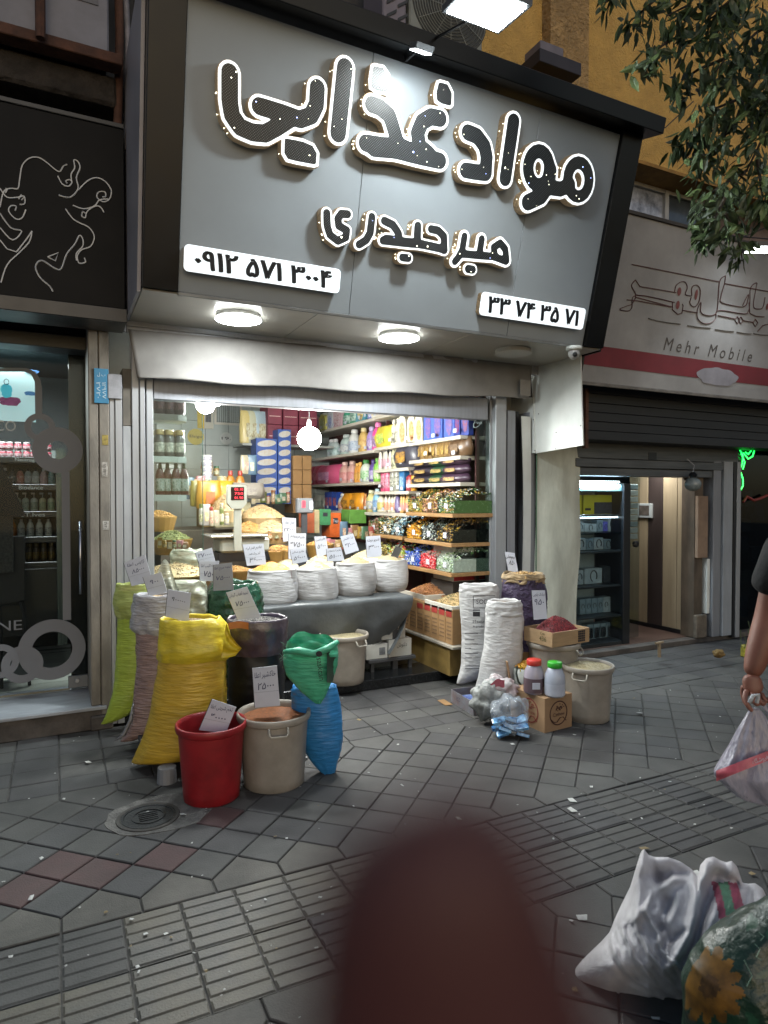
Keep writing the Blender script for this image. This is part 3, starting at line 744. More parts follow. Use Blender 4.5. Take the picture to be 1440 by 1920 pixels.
# white return panels at the right end under the sign
def ppanel(pxs, label, X0=3.985, holes=()):
    P = [onX(*q_, X0) for q_ in pxs]
    t = Thing('cladding_sheet', label, 'panel', P[2], 'white composite panels under the sign')
    mb = MB(); mb.loft([P, [p+V3((.012, 0, 0)) for p in P]]); t.part('sheet', mb, whitep)
    for hx, hy in holes:
        c = onX(hx, hy, X0-.001); t.part('screw', MB().lathe([(.006, 0), (.005, .003)], c, 8, ax=(-1, 0, 0)), black_m)
ppanel([(995, 680), (1088, 652), (1093, 835), (1004, 850)], 'large white composite panel closing the canopy end, below the dome camera', holes=((1034, 676), (1010, 776), (1043, 811), (1089, 798), (1042, 841)))
ppanel([(937, 748), (1000, 745), (1003, 849), (941, 858)], 'smaller white composite panel beside the end of the awning', 3.975, holes=((1000, 787), (1003, 845)))
post('steel_angle', 1097, 1103, -.35, -.3, 2.05, 2.6, rust, label='rusty steel angle below the left edge of the mobile shop sign', cat='bracket')
# ================================================================== GOODS helpers
U_ = V3((cos(YAW), -sin(YAW), 0)); W_ = V3((sin(YAW), cos(YAW), 0))       # horizontal axes of a pile seen from the street
def interp(rows, y):
    for a, b in zip(rows[:-1], rows[1:]):
        if a[0] <= y <= b[0] or a[0] >= y >= b[0]:
            t = (y-a[0])/(b[0]-a[0]); t2 = t
            return [p*(1-t2)+q_*t2 for p, q_ in zip(a, b)]
    return rows[-1]
def sack_mb(rows, d, k=.8, amp=.006, step=3.0, n=30, seed=0, pitch=60, flat0=False, lump=.02, dfun=None):
    """closed sack skin through silhouettes (y, xl, xr) at camera depth d"""
    mb = MB(); y0, y1 = rows[0][0], rows[-1][0]; m = int(abs(y1-y0)/step)+1; rings = []
    sm = []
    for i in range(m+1):
        y = y0+(y1-y0)*i/m; acc = np.zeros(3)
        for o_ in (-6, -2, 2, 6): acc += np.array(interp(rows, min(max(y+o_*(1 if (i > 1 and i < m-1) else 0), min(y0, y1)), max(y0, y1))))
        sm.append(acc/4)
    for i, (y, xl, xr) in enumerate(sm):
        dd = d if dfun is None else dfun(i/m)
        c = atD((xl+xr)/2, y, dd); rx = (xr-xl)/2*dd/F; ry = rx*k; rg = []
        for j in range(n):
            a = 2*pi*j/n; q_ = V3((cos(a)*2.2, sin(a)*2.2, c.z*7+seed))
            w1 = noise.noise(V3((cos(a)*3.6+seed, sin(a)*3.6, c.z*pitch*.75+2.5*noise.noise(q_))))+.8*noise.noise(V3((cos(a)*1.5+seed, sin(a)*1.5, c.z*14)))
            f = 1+1.6*lump*noise.noise(q_)/max(.05, rx*3); e = .72*amp*w1*min(1, rx/.05)
            rg.append(c+U_*(cos(a)*(rx*f+e))+W_*(sin(a)*(ry*f+e)))
        rings.append(rg)
    mb.loft(rings, cap0=not flat0, cap1=True); mb.smooth = True; return mb
def collar_mb(rows, d, k=.8, n=40, seed=0, amp=.012, inner=.03, thick=True):
    """folded-over mouth of a bag: outer skirt down, inner wall down to the grain"""
    mb = MB(); rings = []; rr = []
    m = 16; y0, y1 = rows[0][0], rows[-1][0]
    for i in range(m+1):
        y = y1+(y0-y1)*i/m; _, xl, xr = interp(rows, y); c = atD((xl+xr)/2, y, d); rx = (xr-xl)/2*d/F; rg = []
        for j in range(n):
            a = 2*pi*j/n; e = amp*(.35+.65*(1-i/m))*noise.noise(V3((cos(a)*3.5+seed, sin(a)*3.5, i*.22)))+amp*.4*noise.noise(V3((cos(a)*11+seed, sin(a)*11, i*.5)))
            zz = amp*.9*noise.noise(V3((cos(a)*2+seed, sin(a)*2, 7)))
            rg.append(c+U_*(cos(a)*(rx+e))+W_*(sin(a)*(rx*k+e))+V3((0, 0, zz)))
        rings.append(rg)
    top = rings[-1]; c = sum(top, V3())/n
    for s_, dz in ((.965, .003), (.93, -.012), (.90, -inner)): rings.append([c+(p-c)*s_+V3((0, 0, dz)) for p in top])
    mb.loft(rings, cap0=False, cap1=False); mb.smooth = True; return mb
def grains(c, rx, ry, h, cnt, size, asp=.45, seed=0, mats=1, sc=1.0, flatten=.5, base=.0, ax=None):
    """mound with loose grains lying on it; returns (mound, grain) builders"""
    ux, uy = ax if ax else (U_, W_)
    r = random.Random(seed); md_ = MB(); c = V3(c)
    def hz(x, y): q_ = min(1, sqrt(x*x+y*y)); return h*(1-q_**1.6)*(1+.18*noise.noise(V3((x*2.3+seed, y*2.3, 1))))
    md_.lathe([(0, 0)], c, 3) if False else None
    nr, na_ = 7, 26; i0 = len(md_.v); md_.v.append(c+V3((0, 0, hz(0, 0)-size*.3)))
    for k in range(1, nr+1):
        for j in range(na_):
            a = 2*pi*j/na_; x, y = cos(a)*k/nr, sin(a)*k/nr; md_.v.append(c+ux*(x*rx)+uy*(y*ry)+V3((0, 0, hz(x, y)-size*.3)))
    for j in range(na_): md_.face((i0, i0+1+j, i0+1+(j+1) % na_))
    for k in range(nr-1):
        for j in range(na_): a = i0+1+k*na_; md_.face((a+j, a+na_+j, a+na_+(j+1) % na_, a+(j+1) % na_))
    md_.smooth = True
    g = MB()
    for _ in range(cnt):
        q_ = sqrt(r.random()); a = r.uniform(0, 2*pi); x, y = q_*cos(a), q_*sin(a)
        p = c+ux*(x*rx*.985)+uy*(y*ry*.985)+V3((0, 0, hz(x, y)+r.uniform(-.3, .5)*size))
        g.k = r.randrange(mats); b = r.uniform(0, pi); t = r.uniform(-.5, .5)
        u = V3((cos(b)*cos(t), sin(b)*cos(t), sin(t))); v_ = V3((-sin(b), cos(b), r.uniform(-.4, .4))).normalized(); w_ = u.cross(v_)
        s1 = size*r.uniform(.75, 1.2); i = len(g.v); s2 = s1*asp
        g.v += [p-u*s1, p+v_*s2, p+w_*s2*flatten*1.6, p-v_*s2, p-w_*s2*flatten, p+u*s1]
        for f in ((0, 1, 2), (0, 2, 3), (0, 3, 4), (0, 4, 1), (5, 2, 1), (5, 3, 2), (5, 4, 3), (5, 1, 4)): g.face([i+j for j in f])
    return md_, g
def add_grains(t, c, rx, ry, h, cnt, size, mats, mm=None, parent=None, **k):
    mats = mats if isinstance(mats, list) else [mats]
    a, b = grains(c, rx, ry, h, cnt, size, mats=len(mats), **k)
    t.part('mound', a, mm or mats[0], parent); t.part('grain', b, mats, parent, kind='stuff', smooth=False)
card_w = M('card_white', '#b9bdc8', .55, ns=6, na=.06)
card_g = M('card_grey', '#85878d', .6, ns=6, na=.1)
card_e = M('card_edge', '#23262b', .6, na=.1)
ink = M('ink_blue', '#23264f', .5, na=0); inkb = M('ink_black', '#1a1b22', .5, na=0)
def card(pxs, d, lines, label, grey=False, blk=False, fold=True):
    P = [atD(*q_, d) for q_ in pxs]; TLp, TRp, BRp, BLp = P
    ux = ((TRp-TLp)+(BRp-BLp)).normalized(); uy = ((TLp-BLp)+(TRp-BRp)); uy = (uy-ux*uy.dot(ux)).normalized(); nn = ux.cross(uy)
    if nn.dot(CAM-TLp) < 0: nn = -nn
    t = Thing('price_card', label, 'price card', (BLp+BRp)/2, 'handwritten price cards')
    mb = MB(); mb.loft([[p for p in P], [p-nn*.003 for p in P]]); t.part('board', mb, card_g if grey else card_w)
    b = MB(); off = nn*.0032+ux*.004; b.loft([[p-off for p in P], [p-off-nn*.003 for p in P]]); t.part('backing', b, card_e)
    w_ = ((TRp-TLp).length+(BRp-BLp).length)/2; h_ = ((TLp-BLp).length+(TRp-BRp).length)/2
    mb = MB()
    for txt, fy, fw_, fh in lines:
        c = TLp.lerp(BLp, fy).lerp(TRp.lerp(BRp, fy), .5); tilt = uy*.08*((len(txt)*7) % 3-1)
        put_text(mb, txt, c, ux+tilt*.6, uy, w_*fw_, h_*fh, persian=True, z=.0012, shear=.2, off=.006)
    t.part('writing', mb, inkb if blk else ink)
    if fold:
        c = TLp.lerp(BLp, .62); e = TRp.lerp(BRp, .62); t.part('crease', MB().obox((c+e)/2+nn*.0006, (e-c)*.49, uy*.0007, nn*.0005), M('crease_grey', '#7b7e88', .6, na=0))
    return t
def plastic(name, col, rough=.35, bump=.5, bs=18, na=.15, alpha=1, stretch=(1, 1, 5), ns=8, bd=.02, trans=0, spec=.5):
    return M(name, col, rough, ns=ns, na=na, bump=bump, bs=bs, alpha=alpha, stretch=stretch, bd=bd, trans=trans, spec=spec)
def bin_thing(cx, cyb, d, rtop, rbot, zr, col, label, contents, hz=0.0, name='grey_bin', grainargs=None, fill=.05, handle=None, grooves=True):
    c = atD(cx, cyb, d); c = V3((c.x, c.y, hz)); t = Thing(name, label, 'bin', c)
    mb = MB(); n = 48; rings = []
    for k in range(9):
        f = k/8; r = rbot+(rtop*.93-rbot)*f; z = .006+(zr-.035)*f
        rings.append([c+V3((cos(2*pi*j/n)*r*(1-(.012 if grooves and .12 < f < .9 and j % 8 in (2, 3, 4, 5) else 0)), sin(2*pi*j/n)*r*(1-(.012 if grooves and .12 < f < .9 and j % 8 in (2, 3, 4, 5) else 0)), z)) for j in range(n)])
    rings.insert(0, [c+(p-c)*.95+V3((0, 0, -.006)) for p in rings[0]])
    mb.loft(rings, cap1=False); mb.smooth = True; t.part('body', mb, col)
    rm = MB(); rm.lathe([(rtop*.925, zr-.045), (rtop*.975, zr-.04), (rtop, zr-.028), (rtop, zr-.006), (rtop*.98, zr), (rtop*.93, zr-.002), (rtop*.9, zr-.02), (rtop*.87, zr-fill-.05)], c, 48, cap0=False, cap1=False); rm.smooth = True
    t.part('rim', rm, col)
    if handle is not None:
        a = handle; h = V3((cos(a), sin(a), 0)); s_ = V3((-sin(a), cos(a), 0)); b0 = c+h*(rtop*.96)+V3((0, 0, zr-.035))
        t.part('handle', MB().tube([b0-s_*.05, b0-s_*.05+h*.018+V3((0, 0, -.03)), b0-s_*.04+h*.022+V3((0, 0, -.042)), b0+s_*.04+h*.022+V3((0, 0, -.042)), b0+s_*.05+h*.018+V3((0, 0, -.03)), b0+s_*.05], .006, 8), M('handle_cream', '#9c978c', .45, na=.1), smooth=True)
    if contents:
        cnt, size, mats, mm, hh = contents
        add_grains(t, c+V3((0, 0, zr-fill)), rtop*.88, rtop*.88, hh, cnt, size, mats, mm, seed=int(cx), ax=(V3((1, 0, 0)), V3((0, 1, 0))), **(grainargs or {}))
    return t, c
# ================================================================== GOODS, left group
sd_mats = [M('seed_tan', '#a98f68', .6, na=.2), M('seed_brown', '#6b5136', .6, na=.2), M('seed_pale', '#c4b391', .6, na=.15)]
sun_mats = [M('sunseed_grey', '#77726c', .6, na=.2), M('sunseed_dark', '#3b3a3a', .6, na=.2)]
rice_m = [M('rice', '#a09473', .6, na=.1), M('rice_cream', '#b5aa8c', .6, na=.1)]
split_m = [M('split_pea', '#c08a3e', .6, na=.2), M('split_pea_light', '#d3a75a', .6, na=.2)]
# low stand
std_ = Thing('low_stand', 'low metal stand under the yellow and pink sacks with a grey leg', 'stand', (.2, -.55, 0))
a_ = atD(300, 1398, 3.85); m_st = M('stand_dark', '#3a3b3d', .6, na=.25)
da, db = onZ(268, 1408, .1), onZ(425, 1398, .1)
std_.part('deck', MB().box(da.x, db.x, da.y+.04, da.y+.5, .085, .11, .003), m_st)
for x_, y_ in ((da.x+.06, da.y+.44), (db.x-.06, da.y+.44), (db.x-.06, da.y+.1)): std_.part('leg', MB().lathe([(.032, 0), (.03, .084)], (x_, y_, 0), 14), m_st)
lg = atD(313, 1440, 3.72)
std_.part('leg', MB().lathe([(.055, 0), (.05, .084)], (lg.x, lg.y, 0), 18), alud)
# green sack
g = Thing('green_sack', 'tall thin lime green sack at the left pillar with a see-through collar', 'sack', (atD(215, 1350, 4.45).x, atD(215, 1350, 4.45).y, .08))
gm = plastic('lime_plastic', '#94a83c', .35, .35, 14, stretch=(1, 1, 7))
g.part('body', sack_mb([(1108, 222, 278), (1150, 221, 281), (1200, 220, 280), (1260, 217, 277), (1300, 211, 268), (1330, 203, 255), (1348, 195, 232), (1357, 190, 200)], 4.45, .6, .005, 2.4, seed=1), gm)
g.part('collar', collar_mb([(1094, 218, 280), (1110, 216, 281), (1130, 211, 283), (1148, 217, 282), (1158, 221, 281)], 4.45, .62, seed=2), plastic('lime_collar', '#a3ad62', .3, .5, 12, alpha=.75))
add_grains(g, atD(249, 1104, 4.45), .09, .06, .02, 260, .006, sd_mats)
# pink sack
g = Thing('pink_sack', 'clear sack of pinkish seeds with white folded mouth, left of the yellow sack', 'sack', (atD(250, 1380, 4.2).x, atD(250, 1380, 4.2).y, .1))
g.part('body', sack_mb([(1128, 252, 335), (1180, 255, 340), (1250, 255, 335), (1300, 252, 325), (1345, 245, 312), (1370, 236, 296), (1385, 229, 268), (1390, 226, 240)], 4.2, .6, .006, 2.4, seed=5), plastic('pink_clear', '#8d7570', .28, .7, 12, stretch=(1, 1, 8), spec=.8))
g.part('collar', collar_mb([(1114, 251, 335), (1130, 250, 337), (1160, 247, 338), (1178, 244, 339), (1186, 253, 337)], 4.2, .62, seed=9, amp=.016), plastic('white_film', '#a9a8ad', .3, .7, 14, alpha=.85))
add_grains(g, atD(290, 1122, 4.2), .12, .075, .02, 300, .006, sd_mats)
mb = MB(); mb.tube([atD(250, 1318, 4.14), atD(245, 1350, 4.12), atD(232, 1378, 4.1), atD(216, 1389, 4.08)], [.004, .012, .012, .003], 6)
g.part('loose_tail', mb, plastic('grey_film', '#6f6f73', .3, .4), smooth=True)
# clear bag with white film behind
g = Thing('clear_bag', 'open see-through bag with a tall white film peak behind the yellow sack', 'bag', atD(345, 1145, 4.55))
film = plastic('pale_film', '#b5b8a8', .25, .8, 10, alpha=.8)
g.part('body', sack_mb([(1090, 305, 385), (1110, 303, 388), (1150, 305, 388), (1190, 310, 385)], 4.5, .7, .01, 3, seed=12), film)
def peak(u, v):
    x = 290+u*95; top = 1102-42*math.exp(-((u-.22)/.2)**2)-12*sin(u*9); y = top+(1150-top)*v
    return atD(x, y, 4.36+.06*sin(u*7)*(1-v)+.05*noise.noise(V3((u*6, v*4, 0))))
g.part('film_peak', MB().grid(peak, 30, 14), film, smooth=True)
# yellow sack
g = Thing('yellow_sack', 'big yellow sack of seeds, the widest of the standing sacks', 'sack', (atD(330, 1415, 3.9).x, atD(330, 1415, 3.9).y, .11))
ym = plastic('yellow_plastic', '#b9982f', .35, .35, 12, stretch=(1, 1, 7))
g.part('body', sack_mb([(1185, 303, 421), (1230, 300, 424), (1290, 291, 424), (1340, 281, 423), (1380, 270, 415), (1405, 260, 398), (1420, 252, 360), (1429, 248, 275)], 3.9, .72, .0045, 2.2, n=44, seed=21), ym)
yc = plastic('yellow_collar', '#c6b02c', .38, .5, 9, stretch=(1, 1, 3))
def ycol():
    mb = MB(); rows = [(1158, 302, 412), (1170, 300, 424), (1195, 298, 432), (1215, 296, 437), (1228, 295, 432), (1234, 297, 426)]; return collar_mb(rows, 3.9, .74, 56, 23, .014, .04)
g.part('collar', ycol(), yc)
def flare(u, v):
    P = [(424, 1168), (432, 1190), (443, 1205), (453, 1215)]; Q = [(415, 1234), (428, 1233), (441, 1230), (453, 1216)]
    k = min(2, int(u*3)); f = u*3-k; a = [P[k][i]*(1-f)+P[k+1][i]*f for i in (0, 1)]; b = [Q[k][i]*(1-f)+Q[k+1][i]*f for i in (0, 1)]
    return atD(a[0]*(1-v)+b[0]*v, a[1]*(1-v)+b[1]*v, 3.78+.05*sin(v*3)*u+.02*sin(v*9))
g.part('flared_corner', MB().grid(flare, 9, 9), yc, smooth=True)
add_grains(g, atD(362, 1172, 3.9), .165, .12, .035, 1500, .0085, sd_mats, asp=.28)
# black bag with sunflower seeds
g = Thing('black_bag', 'black bag of sunflower seeds with a purple and orange folded mouth', 'bag', (atD(480, 1330, 4.2).x, atD(480, 1330, 4.2).y, .0))
g.part('body', sack_mb([(1195, 430, 533), (1260, 426, 534), (1330, 428, 532), (1400, 432, 526)], 4.2, .8, .008, 4, seed=31), M('black_plastic', '#121315', .4, bump=.4, bs=12, na=.2))
g.part('collar', collar_mb([(1158, 427, 539), (1175, 426, 540), (1200, 428, 537), (1218, 434, 531), (1224, 437, 528)], 4.15, .8, 48, 33, .012, .03), M('purple_orange_plastic', '#3a3347', .3, ns=5, na=.5, col2='#5a4a50', bump=.5, bs=12, bd=.02, spec=.7))
add_grains(g, atD(480, 1164, 4.15), .16, .125, .02, 1300, .008, sun_mats, asp=.4)
g.part('orange_band', MB().grid(lambda u, v: atD(428+u*38, 1168+v*13-3*sin(u*3), 3.975+.02*sin(u*2)), 8, 2), M('orange_print', '#9a5a2c', .4, na=.2), smooth=True)
# green dark bag behind
g = Thing('dark_green_bag', 'glossy dark green plastic bag behind the black bag', 'bag', (atD(440, 1150, 4.6).x, atD(440, 1150, 4.6).y, .3))
dg_ = M('dark_green_film', '#1f4a34', .22, ns=6, na=.35, bump=.8, bs=14, bd=.03, spec=.8)
g.part('body', sack_mb([(1112, 395, 492), (1150, 388, 494), (1200, 390, 492), (1260, 392, 490)], 4.6, .8, .01, 4, seed=37), dg_)
g.part('collar', collar_mb([(1092, 400, 484), (1105, 392, 490), (1125, 388, 494), (1150, 390, 493)], 4.6, .8, 44, 39, .022, .03), dg_)
add_grains(g, atD(440, 1105, 4.6), .15, .11, .02, 500, .007, sun_mats)
# two bins in front
gp = M('grey_plastic', '#8d867c', .42, ns=6, na=.15, bump=.08, bs=200)
orange_m = [M('khakshir', '#7d4a26', .8, ns=60, na=.3)]
bin_thing(514, 1465, 3.72, .206, .168, .405, gp, 'grey plastic bin full of fine orange brown seed in front of the black bag', (500, .0025, orange_m, orange_m[0], .012), handle=radians(-100), fill=.035)
rp_ = M('red_plastic', '#84191e', .4, ns=6, na=.22)
blk_m = [M('basil_seed', '#1b1817', .8, na=.3)]
bin_thing(397, 1493, 3.54, .186, .146, .405, rp_, 'red plastic bucket, half full of black seed, beside the grey bin', (500, .0025, blk_m, blk_m[0], .01), name='red_bucket', fill=.12, grooves=False)
# blue sack and green sack leaning on it
g = Thing('blue_sack', 'bulging blue woven sack standing on the pavement right of the grey bin', 'sack', onZ(615, 1448, 0))
g.part('body', sack_mb([(1285, 548, 633), (1300, 545, 636), (1340, 550, 641), (1380, 560, 643), (1410, 572, 640), (1435, 590, 633), (1452, 606, 627)], 3.85, .62, .005, 2.2, n=36, seed=41), plastic('blue_weave', '#2c76b0', .4, .35, 12, stretch=(1, 1, 7)))
g.part('ear', MB().tube([atD(548, 1298, 3.8), atD(556, 1294, 3.8), atD(572, 1302, 3.8), atD(585, 1312, 3.8)], [.02, .03, .03, .02], 8), MC['blue_weave'], smooth=True)
g.part('ear', MB().tube([atD(622, 1300, 3.84), atD(624, 1287, 3.84), atD(625, 1281, 3.84)], [.03, .018, .004], 8), MC['blue_weave'], smooth=True)
g = Thing('green_lentil_sack', 'turquoise green printed sack with open mouth resting on the blue sack', 'sack', atD(597, 1320, 3.78))
tm = plastic('turquoise_weave', '#48a884', .45, .5, 10, stretch=(1, 1, 5))
g.part('body', sack_mb([(1218, 534, 632), (1240, 531, 634), (1265, 538, 626), (1290, 556, 618), (1308, 576, 610), (1319, 592, 602)], 3.75, .5, .006, 2.2, n=36, seed=47, flat0=True), tm)
def mouth(u, v):
    a = 2*pi*u; bx = 585+50*cos(a); by = 1212+16*sin(a)*0
    top = 1205-22*max(0, math.sin(a))**.8*(1-.4*abs(cos(a)+.3)); dd = 3.75+.115*sin(a)
    y = (1232 if sin(a) < 0 else 1225)*(1-v)+top*v+3*sin(a*5)*v
    return atD(bx-3*v*cos(a), y, dd+.02*noise.noise(V3((cos(a)*3, sin(a)*3, v*3))))
mb = MB(); mb.grid(mouth, 60, 8); g.part('mouth', mb, tm, smooth=True)
mb = MB(); mb.tube([atD(532, 1222, 3.64), atD(560, 1220, 3.62), atD(590, 1226, 3.62), atD(615, 1216, 3.63), atD(634, 1203, 3.66)], [.012, .02, .022, .02, .014], 8); g.part('rolled_edge', mb, tm, smooth=True)
mb = MB(); put_text(mb, '●saskcan', atD(601, 1248, 3.565), (U_*.12-V3((0, 0, 1))).normalized(), (U_+V3((0, 0, .12))).normalized(), .16, .034)
g.part('lettering', mb, inkb)
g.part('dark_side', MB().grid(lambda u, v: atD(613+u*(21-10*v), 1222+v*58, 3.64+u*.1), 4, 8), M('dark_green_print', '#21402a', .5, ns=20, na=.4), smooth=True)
mb = MB(); fr_ = random.Random(5)
for k in range(26):
    p = atD(533+fr_.uniform(-4, 5), 1222+fr_.uniform(-14, 14), 3.63); q_ = p+V3((fr_.uniform(-.03, .01), fr_.uniform(-.01, .01), fr_.uniform(-.025, .02))); mb.tube([p, q_], .0006, 3)
g.part('fringe', mb, M('fringe_white', '#8fbfa5', .6, na=.1), kind='stuff')
# ================================================================== COUNTER with white rice sacks
ctr = Thing('display_table', 'long display table under a dark grey cloth in the shop doorway', 'table', (2.3, .6, .08))
clothm = M('table_cloth', '#4e5254', .42, ns=3, na=.2, bump=.3, bs=8, bd=.03)
TZ = .735; yb = .13
xa, xb = fx(455, yb), fx(762, yb)
ctr.part('top', MB().box(xa-.2, xb, yb, 1.0, TZ-.03, TZ, .004), M('table_wood', '#3d342b', .6, na=.3))
for x_ in (xa+.05, xb-.08):
    for y_ in (yb+.1, .9): ctr.part('leg', MB().box(x_, x_+.05, y_, y_+.05, .08, TZ-.031, .003), m_st)
def cloth(u, v):
    x = xa-.1+(xb+.06-xa+.1)*u; z = TZ+.004
    if v < .12: return V3((x, yb+.3-.32*v/.12, z))
    w2 = (v-.12)/.88; drop = .50+.06*sin(u*5)-.0*u; y = yb-.02-.05*sin(w2*pi)*.6-.02*sin(u*22+w2*3)*w2-.03*noise.noise(V3((u*5, w2*2, 0)))*w2
    x2 = x-(.28*w2*w2*max(0, (u-.75)*4))
    return V3((x2, y+.16*w2, z-.012*sin(u*14)*(1-w2)-drop*w2))
ctr.part('cloth', MB().grid(cloth, 90, 26), clothm, smooth=True)
ctr.part('cloth_side', MB().grid(lambda u, v: V3((xb+.045-.2*v*v-.0*u+.015*sin(u*12)*v, yb+.02+u*.8, TZ+.002-.5*v)), 20, 12), clothm, smooth=True)
wv = M('white_weave', '#a9a9aa', .6, ns=4, na=.08, bump=.4, bs=9, stretch=(1, 1, 6), bd=.02)
sidepinks = M('weave_pink_line', '#8c6e75', .6, na=.1)
def open_sack(px0, px1, ytop, ybot, Y, label, grain, heap, cnt=1600, gs=.005, d=None):
    cx = (px0+px1)/2; p = onY(cx, ybot, Y); d = depth(p)
    t = Thing('rice_sack', label, 'sack', (p.x, p.y, TZ+.004), 'rolled down white sacks on the display table')
    w_ = px1-px0; rows = [(ytop, px0-1, px1+1), ((ytop+ybot)/2, px0-4, px1+4), (ybot-6, px0-3, px1+3), (ybot+3, px0+4, px1-4)]
    t.part('body', sack_mb(rows, d, .8, .003, 2.0, n=40, seed=int(px0), flat0=True), wv)
    top = atD(cx, ytop, d); rx = (w_/2-1)*d/F
    cb = MB(); cb.lathe([(rx, -.012), (rx+.006, .0), (rx+.002, .009), (rx-.012, .006), (rx-.02, -.01)], top, 40, sy=.8, cap0=False, cap1=False)
    for i, v_ in enumerate(cb.v): v_.z += .008*noise.noise(V3((v_.x*9, v_.y*9, px0)))
    cb.smooth = True; t.part('rolled_mouth', cb, wv)
    add_grains(t, top+V3((0, 0, -.008)), rx*.97, rx*.78, heap, cnt, gs, grain, asp=.35, seed=int(px0))
    for f in (-.2, .45):
        pts = [atD(cx+f*w_*.9+1.5*sin(k), ytop+(ybot-ytop)*k/8, d-rx*.8*sqrt(max(0, 1-(f*1.9)**2))*1.03) for k in range(9)]
        t.part('woven_line', MB().tube(pts, .0012, 4), sidepinks)
open_sack(466, 554, 1069, 1131, .36, 'open white sack heaped with orange split peas on the display table', split_m, .075)
open_sack(552, 630, 1066, 1125, .40, 'open white sack of rice with pink stitched lines, next to the orange split peas', rice_m, .07)
open_sack(630, 702, 1056, 1112, .44, 'open white sack of rice in the middle of the front row, third from the left', rice_m, .065)
open_sack(700, 762, 1050, 1104, .50, 'open white sack of rice with a metal scoop at the right end of the table', rice_m, .055)
for cx, cy, Y, r_, lab, gm_ in ((600, 1046, .95, .13, 'mound of rice behind the 56 card in the back row', rice_m), (690, 1036, 1.0, .17, 'mound of rice in the back row under the 42 card', rice_m), (535, 1052, .95, .12, 'mound of pale rice behind the split peas', rice_m)):
    p = onY(cx, cy+8, Y); t = Thing('rice_sack', 'back row sack with a '+lab, 'sack', p, 'back row of rice sacks')
    t.part('body', MB().lathe([(r_*.9, -.2), (r_, -.1), (r_, 0)], p, 26), wv, smooth=True)
    add_grains(t, p, r_*.98, r_*.95, .07, 900, .005, gm_, asp=.35)
p = onY(740, 1040, .45)
t = Thing('scoop', 'grey metal scoop standing in the rightmost rice sack', 'scoop', p)
mb = MB(); mb.loft([[p+U_*(-.05)+V3((0, 0, -.04)), p+U_*(.02)+V3((0, 0, -.05)), p+U_*.02+W_*.03+V3((0, 0, -.05)), p+U_*(-.05)+W_*.03+V3((0, 0, -.04))], [p+U_*(.01)+V3((0, 0, .08)), p+U_*.07+V3((0, 0, .06)), p+U_*.07+W_*.03+V3((0, 0, .06)), p+U_*.01+W_*.03+V3((0, 0, .08))]])
t.part('blade', mb, M('scoop_steel', '#5c6166', .3, metal=.7, na=.1)); t.part('handle', MB().tube([p+V3((0, 0, .07))+U_*.04, p+V3((0, 0, .12))+U_*.06], .008), black_m)
# grey bin under the table edge
bin_thing(645, 1268, 5.45, .205, .165, .40, gp, 'grey lidded bin standing on the black step below the table cloth', (300, .005, rice_m, rice_m[0], .01), hz=.085, handle=radians(-70), fill=.03)
